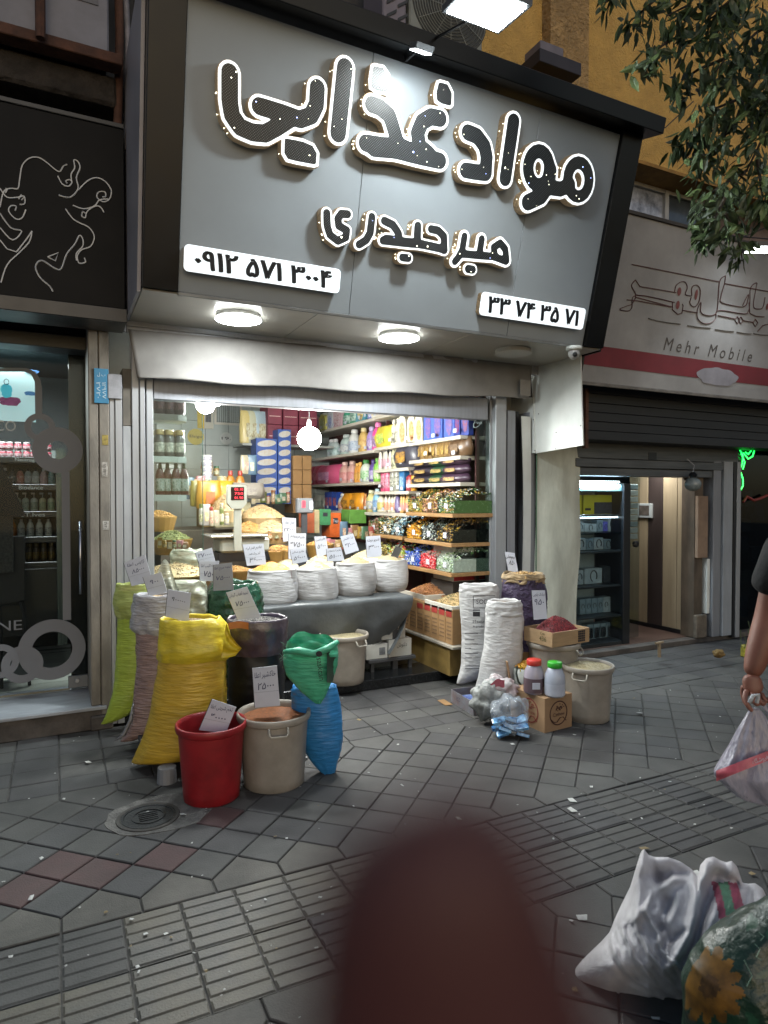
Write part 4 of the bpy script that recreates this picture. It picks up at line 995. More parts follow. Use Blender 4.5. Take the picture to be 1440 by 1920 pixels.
# ================================================================== PRICE CARDS
Ca = [
 ([(232, 1055), (272, 1040), (286, 1090), (247, 1099)], 4.38, [('ژاپنی اعلا', .2, .8, .16), ('۸۵۰۰۰', .45, .6, .16)], 'tilted price card reading 85000 in the lime green sack', 0, 0),
 ([(268, 1082), (302, 1073), (314, 1110), (280, 1118)], 4.15, [('۹۰۰', .35, .45, .2)], 'small price card reading 900 in the pink seed sack', 0, 0),
 ([(315, 1105), (358, 1112), (353, 1166), (310, 1156)], 3.84, [('۹۰۰۰۰۰', .32, .6, .13)], 'price card reading 900000 in the yellow sack', 0, 1),
 ([(366, 1036), (397, 1027), (404, 1054), (374, 1060)], 4.85, [('۲۷۰۰۰۰', .35, .8, .3)], 'price card reading 270000 behind the clear bag', 0, 0),
 ([(373, 1052), (411, 1052), (406, 1090), (375, 1089)], 4.5, [('تخمه کلیپ اعلا', .25, .85, .22), ('۷۵۰', .65, .5, .3)], 'white price card half hidden by the grey card, above the clear bag', 0, 0),
 ([(400, 1059), (435, 1055), (438, 1106), (400, 1108)], 4.45, [('تخمه مربع اعلا', .16, .85, .14), ('۷۵۰۰۰', .52, .7, .16)], 'shaded grey price card reading 75000 in the dark green bag', 1, 0),
 ([(424, 1111), (463, 1100), (490, 1158), (446, 1163)], 4.06, [('تخمه آفتاب گردان', .16, .85, .14), ('۷۵۰۰۰', .45, .6, .16)], 'tilted price card reading 75000 in the black bag of sunflower seeds', 0, 0),
 ([(455, 1021), (494, 1019), (499, 1058), (463, 1061)], 5.4, [('غازم قم لپه', .2, .8, .18), ('آذرشهر', .45, .6, .16), ('۳۶۰۰۰', .75, .6, .22)], 'price card reading 36000 above the orange split peas', 0, 1),
 ([(529, 970), (555, 972), (555, 1012), (531, 1016)], 5.9, [('عدل بهاره', .2, .8, .18), ('۲۲۰۰۰', .5, .8, .16)], 'highest price card above the rice sacks, reading 22000', 0, 1),
 ([(541, 1000), (574, 1000), (573, 1052), (541, 1048)], 5.75, [('طارم فریدونکنار', .14, .85, .13), ('۴۷۵۰۰', .42, .8, .2)], 'large price card reading 47500 above the rice', 0, 1),
 ([(544, 1031), (571, 1028), (578, 1052), (549, 1058)], 5.35, [('طارم محلی', .22, .8, .2), ('۵۶۰۰۰', .62, .75, .28)], 'price card reading 56000 in the second rice sack', 0, 1),
 ([(589, 1006), (611, 1005), (616, 1038), (595, 1046)], 5.75, [('طارم کشت', .18, .8, .17), ('۵۶۰۰', .5, .7, .2)], 'narrow price card reading 5600 left of the 51 card', 0, 1),
 ([(612, 1029), (639, 1026), (646, 1051), (614, 1053)], 5.45, [('طارم استخوانی', .22, .85, .2), ('۵۱۰۰۰', .62, .75, .28)], 'price card reading 51000 in the middle rice sack', 0, 1),
 ([(638, 1006), (662, 1000), (673, 1032), (648, 1040)], 5.7, [('ندا هاشمی', .2, .8, .18), ('۴۲۰۰۰', .55, .7, .22)], 'tilted price card reading 42000 in the back row of rice', 0, 0),
 ([(686, 1006), (713, 1004), (715, 1043), (688, 1046)], 5.6, [('عنبربو خوشه', .2, .85, .17), ('۳۴۰۰۰', .52, .7, .2)], 'price card reading 34000 in the rightmost rice sack', 0, 1),
 ([(473, 1253), (519, 1248), (525, 1323), (478, 1327)], 3.68, [('خاکشیر اعلا', .2, .85, .18), ('۲۵۰۰۰', .47, .65, .17)], 'upright price card reading 25000 in the grey bin of orange seed', 0, 0),
 ([(398, 1311), (443, 1326), (423, 1375), (373, 1369)], 3.5, [('تخم شربتی اعلا', .2, .85, .2), ('۴۰۰۰۰', .5, .6, .2)], 'slanted price card reading 40000 in the red bucket', 0, 0),
 ([(946, 1034), (965, 1037), (973, 1078), (955, 1080)], 5.45, [('لیموعمانی', .2, .9, .2), ('۸۵۰', .45, .6, .2)], 'narrow price card reading 850 in the purple net sack', 0, 1),
 ([(997, 1107), (1022, 1107), (1026, 1160), (1001, 1162)], 4.9, [('زرشک پلویی', .15, .9, .14), ('۹۵۰', .4, .7, .2)], 'tall price card reading 950 behind the red barberries', 0, 0),
]
for P_, d_, L_, lab, gy, bk in Ca: card(P_, d_, L_, lab, gy, bk, fold=(P_[1][0]-P_[0][0]) > 30)
# ================================================================== SHOP INTERIOR
shelfm = M('shelf_white', '#b5b0a4', .4, ns=3, na=.08)
backm = M('shelf_back_brown', '#4a2a28', .6, ns=3, na=.2)
woodm = M('shelf_wood', '#8a6a44', .5, ns=5, na=.2, stretch=(6, 1, 6))
tilem = M('wall_tile', '#a3aba8', .25, ns=2, na=.06)
XF = 3.30
def yX(px, X=XF): return onX(px, 900, X).y
def zX(px, py, X=XF): return onX(px, py, X).z
def shelf_unit(name, label, pa, pb, zs, zbot, ztop, back=True, m=shelfm, X=XF, depth_=.36):
    ya, yb_ = yX(pa, X), yX(pb, X); y0, y1 = min(ya, yb_), max(ya, yb_)
    t = Thing(name, label, 'shelf unit', (3.5, (y0+y1)/2, zbot))
    for z in zs: t.part('shelf', MB().box(X, X+depth_, y0+.004, y1-.004, z-.035, z, .003), m)
    if back: t.part('back_panel', MB().box(X+depth_+.001, X+depth_+.02, y0, y1, zbot, ztop), backm)
    t.part('upright', MB().box(X+.16, X+.2, y0-.012, y0+.0035, zbot, ztop, .002), backm)
    return t
Y1a, Y1b, Y2b, Y3b = 575, 701, 766, 863
ZS1 = [zX(700, 783), zX(700, 843), zX(700, 903), zX(700, 961)]
ZS2 = [zX(740, 772), zX(740, 834), zX(740, 878), zX(740, 921), zX(740, 962)]
ZS3 = [zX(815, 757), zX(815, 823), zX(815, 859), zX(815, 906)]
shelf_unit('wall_shelf', 'far bay of white shelves with detergent along the right wall', Y1a-20, Y1b, ZS1, 1.0, 2.97)
shelf_unit('wall_shelf', 'middle bay of white shelves along the right wall', Y1b, Y2b, ZS2, .5, 2.97)
shelf_unit('wall_shelf', 'near bay of white shelves with the big blue jugs', Y2b, Y3b, ZS3, .4, 2.97)
PR = {}
def P_lathe(prof, n=12, sx=1, sy=1): return fixn(MB().lathe(prof, n=n, sx=sx, sy=sy).mesh('body', [], None, True))
def proto(kind):
    """unit item meshes, 1 m tall and 1 m wide at most; list of (name, mesh)"""
    if kind in PR: return PR[kind]
    def lm(prof, n=14, sx=1, sy=1): mb = MB(); mb.lathe(prof, n=n, sx=sx, sy=sy); mb.smooth = True; return mb
    if kind == 'bottle': L = [('body', lm([(.38, 0), (.46, .03), (.47, .4), (.44, .62), (.3, .78), (.17, .84)], sy=.7)), ('cap', lm([(.19, .84), (.2, .86), (.18, .99), (.14, 1)])), ('label', lm([(.478, .12), (.482, .13), (.482, .5), (.47, .51)], sy=.71))]
    elif kind == 'spray':
        a = lm([(.36, 0), (.44, .03), (.42, .45), (.26, .68), (.14, .76)], sy=.65); c = MB().box(-.12, .12, -.12, .12, .76, .86, .02); c.box(-.4, .2, -.1, .1, .861, 1, .03)
        L = [('body', a), ('trigger_cap', c), ('label', lm([(.442, .1), (.445, .11), (.43, .42), (.42, .43)], sy=.66))]
    elif kind == 'jug':
        b = MB(); pr = [(-.48, 0), (.46, 0), (.5, .05), (.5, .55), (.4, .78), (.1, .9), (-.18, .93), (-.3, .82), (-.48, .7), (-.5, .05)]
        b.loft([[V3((x, -.2*(1 if 0 < i < 9 else .9), z)) for i, (x, z) in enumerate(pr)], [V3((x*1.0, 0, z)) for x, z in pr], [V3((x, .2, z)) for x, z in pr]]); b.smooth = False
        cp_ = lm([(.14, .9), (.15, .91), (.15, 1.0), (.11, 1.01)]); lb = MB(); lb.lathe([(.3, 0), (.3, .012), (.0, .012)], (.04, -.2, .38), 18, ax=(0, -1, 0), sx=1, sy=1.1)
        h = MB().tube([(-.44, -.02, .66), (-.30, -.02, .62), (-.26, -.02, .4), (-.34, -.02, .2)], .05, 6)
        L = [('body', b), ('cap', cp_), ('label', lb), ('grip', h)]
    elif kind == 'pack':
        b = MB(); rg = []
        for z, s_ in ((0, .42), (.05, .5), (.5, .5), (.9, .46), (.94, .45), (1, .47)): d_ = .32*(1-(abs(z-.45)/.6)**2)+.03; rg.append([V3((x*s_*2*.5/.5, y*d_, z)) for x, y in ((-1, -.2), (-.6, -1), (.6, -1), (1, -.2), (1, .2), (.6, 1), (-.6, 1), (-1, .2))])
        for r_ in rg:
            for p in r_: p.x *= .98
        b.loft(rg); b.smooth = True; l = MB().box(-.36, .36, -.36, -.345, .2, .62)
        L = [('body', b), ('label', l)]
    elif kind == 'box': L = [('body', MB().box(-.5, .5, -.3, .3, 0, 1, .015)), ('label', MB().box(-.36, .36, -.308, -.301, .25, .7))]
    elif kind == 'can': L = [('body', lm([(.45, 0), (.47, .02), (.47, .97), (.45, 1)], sy=1)), ('lid', lm([(.49, .9), (.49, 1.02), (.3, 1.03)])), ('label', lm([(.478, .15), (.479, .16), (.479, .75), (.478, .76)]))]
    elif kind == 'jar': L = [('body', lm([(.42, 0), (.48, .06), (.48, .66), (.36, .8)])), ('lid', lm([(.38, .8), (.4, .81), (.4, .98), (.36, 1)])), ('label', lm([(.485, .15), (.487, .16), (.487, .5), (.485, .51)]))]
    elif kind == 'pump': L = [('body', lm([(.4, 0), (.46, .03), (.46, .62), (.2, .72)], sy=.75)), ('pump_head', MB().box(-.05, .05, -.05, .05, .72, .9, .01).box(-.4, .12, -.06, .06, .901, 1, .02)), ('label', lm([(.463, .12), (.466, .13), (.466, .48), (.463, .49)], sy=.76))]
    PR[kind] = [(n_, fixn(b.mesh(n_, [None], None))) for n_, b in L]; return PR[kind]
IC = {}
def item_mat(col, rough=.35):
    return M('pack_'+col.lstrip('#'), col, rough, ns=40, na=.12)
def label_mat(col, col2):
    """printed label: bands and blotches of two inks"""
    return M('print_%s_%s' % (col.lstrip('#'), col2.lstrip('#')), col, .45, ns=5, na=.05, col2=col2, stretch=(1, 1, 2))
def item(kind, loc, wd, ht, cols, face, label, group, name=None, dp=None):
    """kind shape; cols = (body, cap, label, label ink); face = direction its front looks (angle)"""
    key = (kind, cols)
    ms = []
    for n_, me in proto(kind):
        k2 = (kind, n_, cols)
        if k2 not in IC:
            m2 = me.copy(); m2.materials.clear()
            m2.materials.append(label_mat(cols[2], cols[3]) if n_ == 'label' else item_mat(cols[1]) if n_ in ('cap', 'lid', 'pump_head', 'trigger_cap') else item_mat(cols[0])); IC[k2] = m2
        ms.append((n_, IC[k2]))
    t = bpy.data.objects.new(name or NAMES[kind], None); COL.objects.link(t); t.empty_display_size = .03
    t.location = loc; t.rotation_euler = (0, 0, face); t.scale = (wd, dp or wd, ht)
    rig(t, label, CATS[kind], group)
    for n_, me in ms: link(n_, me, t)
    return t
NAMES = {'bottle': 'bottle', 'spray': 'spray_bottle', 'jug': 'detergent_jug', 'pack': 'bag_pack', 'box': 'box', 'can': 'can', 'jar': 'jar', 'pump': 'pump_bottle'}
CATS = {'bottle': 'bottle', 'spray': 'spray bottle', 'jug': 'jug', 'pack': 'packet', 'box': 'box', 'can': 'can', 'jar': 'jar', 'pump': 'pump bottle'}
def run(kind, pa, pb, n, z, ht, cols, desc, where, X=XF, wf=.96, dx=.1, tiers=1, dp=None):
    ya, yb_ = yX(pa, X), yX(pb, X); w_ = abs(ya-yb_)/n
    if tiers == 1:
        yt_ = ya+(yb_-ya)*rnd.uniform(.3, .7); zt_ = z+rnd.uniform(.01, .05)
        solid('price_tag', MB().box(X+dx-.09, X+dx-.088, yt_-.028, yt_+.028, zt_, zt_+.036), card_w, 'small white price tag in front of the %s' % desc, 'price tag')
    for k in range(n):
        for q_ in range(tiers):
            y = ya+(yb_-ya)*(k+.5)/n
            item(kind, (X+dx+rnd.uniform(-.01, .012), y, z+.001+q_*ht*1.01), w_*wf*rnd.uniform(.95, 1), ht*rnd.uniform(.97, 1.02), cols, -pi/2+rnd.uniform(-.08, .08), (ORD[n][k]+' ' if n > 1 else '')+('%s ' % TIE[q_] if tiers > 1 else '')+'%s %s' % (desc, where), '%ss %s' % (desc, where) if n*tiers > 1 else None, dp=min(w_*wf*1.1, .3) if dp is None else dp)
ORD = {2: ['left', 'right'], 3: ['left', 'middle', 'right'], 4: ['leftmost', 'second', 'third', 'rightmost'], 7: ['leftmost', 'second', 'third', 'fourth', 'fifth', 'sixth', 'rightmost']}
TIE3 = ['left', 'middle', 'right']
TIE = ['lowest', 'middle', 'topmost']
W1 = ['on the top shelf of the right wall', 'on the second shelf of the right wall', 'on the third shelf of the right wall', 'on the fourth shelf of the right wall']
z1, z2_, z3_, z4 = ZS1
run('jug', 580, 592, 1, z1, .24, ('#b77a86', '#c9b8b8', '#c9c2b8', '#a0606a'), 'pinkish detergent jug at the far end', W1[0])
run('jug', 592, 605, 1, z1, .26, ('#c7bf6a', '#c9c9c0', '#c9c7a8', '#8f9040'), 'yellow detergent jug', W1[0])
run('jug', 605, 618, 1, z1, .27, ('#c2c4c8', '#c0c0c8', '#b9c0d8', '#6d7cb0'), 'white softener jug', W1[0])
run('jug', 618, 632, 1, z1, .29, ('#b79aa0', '#9a5a64', '#c8c4c4', '#9a5a64'), 'rose detergent jug', W1[0])
run('spray', 633, 660, 2, z1, .30, ('#3f8f72', '#c3c8c4', '#b7c8be', '#2f6a58'), 'green spray bottle', W1[0])
run('jug', 661, 677, 1, z1, .31, ('#4f8fa0', '#2a5f80', '#d0c890', '#b08040'), 'teal jug with a yellow label', W1[0])
run('bottle', 677, 686, 1, z1, .27, ('#5a66a8', '#c8c8c8', '#c8ccd8', '#4a4c90'), 'blue softener bottle', W1[0])
run('bottle', 686, 711, 2, z1, .32, ('#d2cdbf', '#e0ddd0', '#b08a6a', '#d8c8a0'), 'cream bottle with a tan label', W1[0])
run('bottle', 711, 742, 3, ZS2[0], .30, ('#cfcfb8', '#d8d8c8', '#c8c8b0', '#8a8f70'), 'pale cream bottle', W1[0])
run('bottle', 742, 790, 4, ZS2[0]+.02, .28, ('#cc6a78', '#d8b0b4', '#d8a0a8', '#b04858'), 'pink bottle at the near end', W1[0])
run('bottle', 604, 622, 2, z2_, .24, ('#b4c0c0', '#c8c8c8', '#c0d0d0', '#80a0a0'), 'pale blue grey bottle', W1[1])
run('bottle', 630, 644, 1, z2_, .27, ('#a8b8b4', '#b0b8b4', '#c8c8c4', '#607080'), 'greyish bottle', W1[1])
run('bottle', 644, 657, 1, z2_, .31, ('#c8c8c4', '#d0d0cc', '#8090a8', '#c0c8d0'), 'tall white bottle with a blue swirl', W1[1])
run('bottle', 664, 676, 1, z2_, .30, ('#b89a5c', '#c8b888', '#c8b070', '#a07040'), 'tan bottle', W1[1])
run('bottle', 676, 688, 1, z2_, .30, ('#9a80b8', '#b8a8c8', '#c0b0d0', '#604880'), 'lilac bottle', W1[1])
run('bottle', 688, 702, 1, z2_, .33, ('#d04a8c', '#d87aa8', '#4a3468', '#d0b0c8'), 'hot pink bottle', W1[1])
run('pack', 702, 719, 1, ZS2[1], .25, ('#c8b840', '#6a9a50', '#6a9a50', '#d0c860'), 'yellow wipes pack with a green top', W1[1])
run('bottle', 719, 737, 2, ZS2[1], .30, ('#cfc9b4', '#d8d4c4', '#d0ccb8', '#404040'), 'plain cream bottle', W1[1])
run('jug', 737, 783, 3, ZS2[1]-.005, .35, ('#d0cab8', '#d8d4c8', '#c87a3a', '#d0b890'), 'cream jug with an orange label', W1[1])
run('jug', 784, 838, 3, ZS3[1], .37, ('#4660b0', '#4a64b4', '#3a50a0', '#8a6080'), 'big blue detergent jug', W1[1])
run('jug', 838, 866, 2, ZS3[1], .38, ('#2a3c88', '#2a3c88', '#8a3040', '#3a4890'), 'dark blue detergent jug', W1[1])
run('pack', 572, 592, 2, z3_, .27, ('#c04a68', '#c04a68', '#d08a98', '#a03050'), 'striped pink pack', W1[2])
run('pack', 592, 620, 1, z3_, .27, ('#cc5a80', '#cc5a80', '#b070a0', '#d8a0b8'), 'wide pink pack', W1[2])
run('bottle', 629, 652, 2, z3_, .28, ('#c49a90', '#c8a8a0', '#c8908c', '#a86060'), 'peach pink bottle', W1[2])
run('bottle', 653, 667, 2, z3_, .25, ('#c88a3c', '#d0a050', '#d0a858', '#a06020'), 'amber bottle', W1[2])
run('bottle', 667, 680, 1, z3_, .27, ('#c0c8bc', '#3c7a40', '#4a8a48', '#c0d0b8'), 'white and green bottle', W1[2])
run('bottle', 680, 690, 1, z3_, .27, ('#5c4888', '#403068', '#7a68a0', '#c0b8d0'), 'purple bottle', W1[2])
run('bottle', 690, 700, 1, z3_, .27, ('#7ab04a', '#5a9040', '#c8d8a8', '#5a9040'), 'lime green bottle', W1[2])
run('bottle', 698, 719, 4, ZS2[2], .25, ('#ccc8bc', '#404048', '#b880a0', '#ccb8b0'), 'white floral bottle', W1[2])
run('bottle', 719, 737, 3, ZS2[2], .26, ('#b8b898', '#b8b898', '#c8c8a8', '#6a7050'), 'olive cream bottle', W1[2])
run('pack', 739, 765, 1, ZS2[2], .27, ('#3a3a44', '#3a3a44', '#c09030', '#3a3a44'), 'dark pack with a gold label', W1[2])
run('pack', 770, 832, 7, ZS3[2], .19, ('#7a6038', '#7a6038', '#b89a50', '#5a4028'), 'clear packet of brown noodles', W1[2])
run('pack', 835, 858, 1, ZS3[2], .18, ('#5e4832', '#5e4832', '#7a6448', '#4a3524'), 'large packet of dried bread', W1[2])
for k, c_ in enumerate(('#2c2630', '#2a4a34', '#3a2838')):
    run('pack', 770+k*27, 770+(k+1)*27, 1, ZS3[3], .085, (c_, c_, '#b89a58', c_), ['black packet in the left stack', 'dark green packet in the middle stack', 'dark plum packet in the right stack'][k], 'under the noodles', tiers=3, dp=.22)
run('can', 703, 720, 2, ZS2[3], .24, ('#b8486a', '#b0b0b0', '#c890a0', '#903050'), 'pink patterned spray can', 'on the middle bay shelf')
run('can', 720, 738, 2, ZS2[3], .24, ('#8a8a80', '#b0b0b0', '#b8b8a8', '#303430'), 'grey patterned spray can', 'on the middle bay shelf')
run('box', 738, 748, 1, ZS2[3], .22, ('#2c6a9c', '#2c6a9c', '#a8c0d0', '#2c6a9c'), 'blue box', 'on the middle bay shelf')
run('pump', 748, 758, 1, ZS2[3], .24, ('#8a3038', '#c8b8a8', '#c8a0a0', '#8a3038'), 'red soap pump bottle', 'on the middle bay shelf')
run('bottle', 758, 766, 1, ZS2[3], .23, ('#c8902c', '#c8902c', '#c8a040', '#303030'), 'small amber bottle', 'on the middle bay shelf')
run('pack', 580, 602, 3, z4, .21, ('#c8c8c0', '#c8c8c0', '#c8d0c8', '#90a098'), 'white pack', W1[3])
run('box', 602, 624, 3, z4, .25, ('#24408c', '#24408c', '#c86a48', '#24408c'), 'dark blue soap powder box', W1[3])
run('bottle', 625, 637, 1, z4, .23, ('#c0c0b8', '#c8c8c8', '#c8642c', '#c0c0b8'), 'white bottle with an orange band', W1[3])
run('pack', 637, 664, 2, z4, .23, ('#cc8a24', '#cc8a24', '#d89a30', '#303030'), 'orange pack', W1[3])
run('bottle', 664, 675, 2, z4, .22, ('#a8602c', '#c88a50', '#b87840', '#804018'), 'brown orange bottle', W1[3])
run('bottle', 676, 688, 1, z4, .27, ('#c8bc80', '#c8c8a8', '#c8c0a0', '#506080'), 'pale yellow bottle', W1[3])
run('bottle', 688, 699, 1, z4, .27, ('#7aa8c0', '#a8c0c8', '#8ab0c8', '#404080'), 'light blue bottle', W1[3])
zb = ZS2[4]
run('bottle', 697, 707, 1, zb, .22, ('#c8c4b0', '#c8c8b8', '#c8b860', '#808060'), 'pale tube', 'on the lowest middle bay shelf')
run('bottle', 707, 728, 4, zb, .22, ('#d0ccbc', '#d8d4c8', '#c85030', '#d8c0a0'), 'white tube with a red print', 'on the lowest middle bay shelf')
run('bottle', 728, 736, 1, zb, .22, ('#6a6088', '#8a80a0', '#8a80a0', '#504878'), 'violet tube', 'on the lowest middle bay shelf')
run('bottle', 736, 754, 4, zb, .22, ('#c8a060', '#c8b090', '#b86090', '#c8b060'), 'yellow and pink tube', 'on the lowest middle bay shelf')
run('bottle', 754, 775, 4, zb, .22, ('#902028', '#c8c0c0', '#a02830', '#701018'), 'red bottle', 'on the lowest middle bay shelf')
# sweets in clear boxes
def mix(*cs): return [M('wrap_'+c.lstrip('#'), c, .25, na=.1, ns=30, spec=.8) for c in cs]
def sweets(label, x0, x1, y0, y1, z, h, mats, heap=.08, cnt=420, size=.016, tag_=True):
    t = Thing('sweet_box', label, 'sweet box', ((x0+x1)/2, (y0+y1)/2, z), 'clear boxes of sweets on the right wall')
    mb = MB()
    for b in ((x0, x0+.004, y0, y1), (x1-.004, x1, y0, y1)): mb.box(b[0], b[1], b[2], b[3], z, z+h)
    mb.box(x0, x1, y0, y0+.004, z, z+h*1.1); mb.box(x0, x1, y1-.004, y1, z, z+h*1.1); t.part('clear_box', mb, glc)
    c = V3(((x0+x1)/2, (y0+y1)/2, z+h*.8)); r = random.Random(int(y0*1000))
    mb = MB(); rx, ry = (x1-x0)/2-.008, (y1-y0)/2-.006
    mb.box(c.x-rx, c.x+rx, c.y-ry, c.y+ry, z+.003, c.z-.02); t.part('sweet_mass', mb, mats[0])
    g = MB()
    for _ in range(cnt):
        u, v_ = r.uniform(-1, 1), r.uniform(-1, 1)
        if r.random() < .6: p = c+V3((u*rx, v_*ry, heap*(1-abs(u)**2)*(1-.5*v_*v_)+heap*.5*u+r.uniform(-.01, .01)))
        else: p = V3((c.x-rx-.001, c.y+v_*ry, r.uniform(z+.01, c.z)))
        g.k = r.randrange(len(mats)); a = V3((r.uniform(-1, 1), r.uniform(-1, 1), r.uniform(-.6, .6))).normalized(); b = a.orthogonal().normalized(); c3 = a.cross(b); s_ = size*r.uniform(.7, 1.2); i = len(g.v)
        g.v += [p-a*s_, p+b*s_*.5, p+c3*s_*.4, p-b*s_*.5, p-c3*s_*.4, p+a*s_, p+a*s_*1.5+b*s_*.5, p+a*s_*1.5-b*s_*.5]
        for f in ((0, 1, 2), (0, 2, 3), (0, 3, 4), (0, 4, 1), (5, 2, 1), (5, 3, 2), (5, 4, 3), (5, 1, 4), (5, 6, 7)): g.face([i+j for j in f])
    t.part('sweet', g, mats, kind='stuff')
    if tag_: t.part('price_tag', MB().box(x0-.004, x0-.001, c.y-.035, c.y+.02, z+.04, z+.09), card_w)
XC = 3.16
def tier(py, px, pa, pb, names, matsets, h=.17, dep=.42, Xc=XC, heap=.08):
    z = onX(px, py, Xc).z; ya, yb_ = yX(pa, Xc), yX(pb, Xc); n = len(names)
    solid('sweet_shelf', MB().box(Xc-.02, Xc+.5, min(ya, yb_), max(ya, yb_), z-.035, z, .003), woodm, 'wooden edged shelf under the %s' % names[0].split(' on the')[0].split(' in the')[0], 'shelf')
    for k in range(n):
        a = ya+(yb_-ya)*k/n; b = ya+(yb_-ya)*(k+1)/n
        sweets(names[k], Xc, Xc+dep, min(a, b)+.004, max(a, b)-.004, z+.001, h, matsets[k], heap)
gd, gn, bl_, rd, og, wh, bk_, br = '#b08a3a', '#4a6a3a', '#2a4aa8', '#c0202c', '#d08a20', '#c8c8c0', '#2a2622', '#6a4a30'
tier(962, 815, 764, 852, ['clear box of gold and green sweets on the upper sweet shelf', 'clear box of pinkish brown sweets in the middle of the upper sweet shelf', 'clear box of dark green sweets at the near end of the upper shelf'], [mix(gd, gn, bk_), mix(br, '#b07a60', gd), mix(gn, bk_, gd, wh)])
tier(1015, 815, 762, 850, ['clear box heaped with orange gold sweets on the second sweet shelf', 'clear box of dark wrapped sweets beside the orange gold ones', 'clear box of brown and black sweets at the near end of the second sweet shelf'], [mix(og, '#e0a840', br), mix(bk_, '#3a4450', wh), mix(bk_, br, gd)])
tier(1068, 812, 760, 850, ['clear box of blue wrapped sweets on the third sweet shelf', 'clear box heaped with bright red sweets', 'clear box of white and green sweets beside the red ones'], [mix(bl_, '#4a64c0', wh), mix(rd, '#e04048', '#d8a0a0'), mix(wh, gn, '#a8b890')])
tier(1003, 728, 690, 757, ['clear box of rose brown sweets in the far bay', 'clear box of black and gold sweets in the far bay', 'clear box of black and blue sweets in the far bay'], [mix(br, '#a07068', gn), mix(bk_, gd, wh), mix(bk_, '#6a90a8', wh)])
tier(1048, 728, 700, 757, ['open heap of yellow and cream sweets in the far bay', 'open heap of lime and red sweets in the far bay'], [mix(gd, '#c8c080', bk_), mix('#a8b048', rd, wh)], heap=.12)
def traybox(pa, pb, py, Xc, label, mats, size, asp, flat):
    z = onX((pa+pb)/2, py, Xc).z; ya, yb_ = yX(pa, Xc), yX(pb, Xc); y0, y1 = min(ya, yb_), max(ya, yb_)
    t = Thing('nut_tray', label, 'tray', (Xc+.2, (y0+y1)/2, z), 'white trays of nuts by the floor')
    mb = MB().box(Xc-.02, Xc, y0, y1, z, z+.06, .003); mb.box(Xc, Xc+.5, y0, y1, z-.01, z+.001, 0); mb.box(Xc, Xc+.5, y0, y0+.02, z+.0015, z+.06, .003); t.part('tray', mb, shelfm)
    add_grains(t, (Xc+.25, (y0+y1)/2, z+.04), .26, (y1-y0)/2*1.1, .09, 900, size, mats, asp=asp, ax=(V3((1, 0, 0)), V3((0, 1, 0))))
alm = [M('almond', '#8a5a34', .6, na=.2), M('almond_light', '#a87848', .6, na=.2)]
pis = [M('pistachio', '#a0885c', .6, na=.2), M('nut_green', '#6a6440', .6, na=.2)]
traybox(752, 800, 1122, 3.05, 'white tray of orange brown almonds, second from the floor boxes', alm, .012, .6, 1)
traybox(800, 852, 1143, 3.0, 'white tray of mixed pale nuts above the brown cartons', pis, .010, .6, 1)
# brown cartons under the trays
kraft = M('kraft', '#8a6a44', .8, ns=5, na=.12, bump=.1, bs=120)
kraftd = M('kraft_dark', '#6b5136', .8, ns=5, na=.15)
cart = Thing('carton_platform', 'dark low platform with a yellow front under the brown cartons', 'platform', (3.3, .9, .08))
Xk = 2.98; ya, yb_ = yX(745, Xk), yX(856, Xk)
zc = onX(815, 1198, Xk).z
cart.part('deck', MB().box(Xk-.03, Xk+.6, min(ya, yb_), max(ya, yb_), zc-.025, zc-.001, .003), M('deck_edge', '#8a8478', .5, na=.15))
cart.part('front', MB().box(Xk, Xk+.5, min(ya, yb_)+.1, max(ya, yb_), .081, zc-.026, .003), M('yellow_board', '#7d6636', .6, ns=6, na=.25))
for k in range(7):
    pa, pb = 754+k*13.6, 754+(k+1)*13.6; y0, y1 = sorted((yX(pa, Xk), yX(pb, Xk))); h = onX((pa+pb)/2, 1153-2*(3-k), Xk).z-zc if False else .30
    t = Thing('carton', ['brown carton with red print under the nut trays, %s from the street' % s_ for s_ in ('seventh', 'sixth', 'fifth', 'fourth', 'third', 'second', 'nearest')][k].replace('nearest from', 'nearest to'), 'carton', (Xk+.1, (y0+y1)/2, zc), 'brown cartons under the nut trays')
    t.part('box', MB().box(Xk, Xk+.3, y0+.003, y1-.003, zc, zc+h, .004), kraft)
    if k != 1: t.part('red_label', MB().box(Xk-.0025, Xk-.0005, y0+.015, y1-.015, zc+h*.78, zc+h*.93), M('red_print', '#8a2c26', .6, na=.1))
    mb = MB()
    for q_ in range(5): mb.box(Xk-.002, Xk-.0005, y0+.02, y1-.02-.01*(q_ % 2), zc+h*(.15+q_*.11), zc+h*(.15+q_*.11)+.012)
    t.part('printed_lines', mb, kraftd)
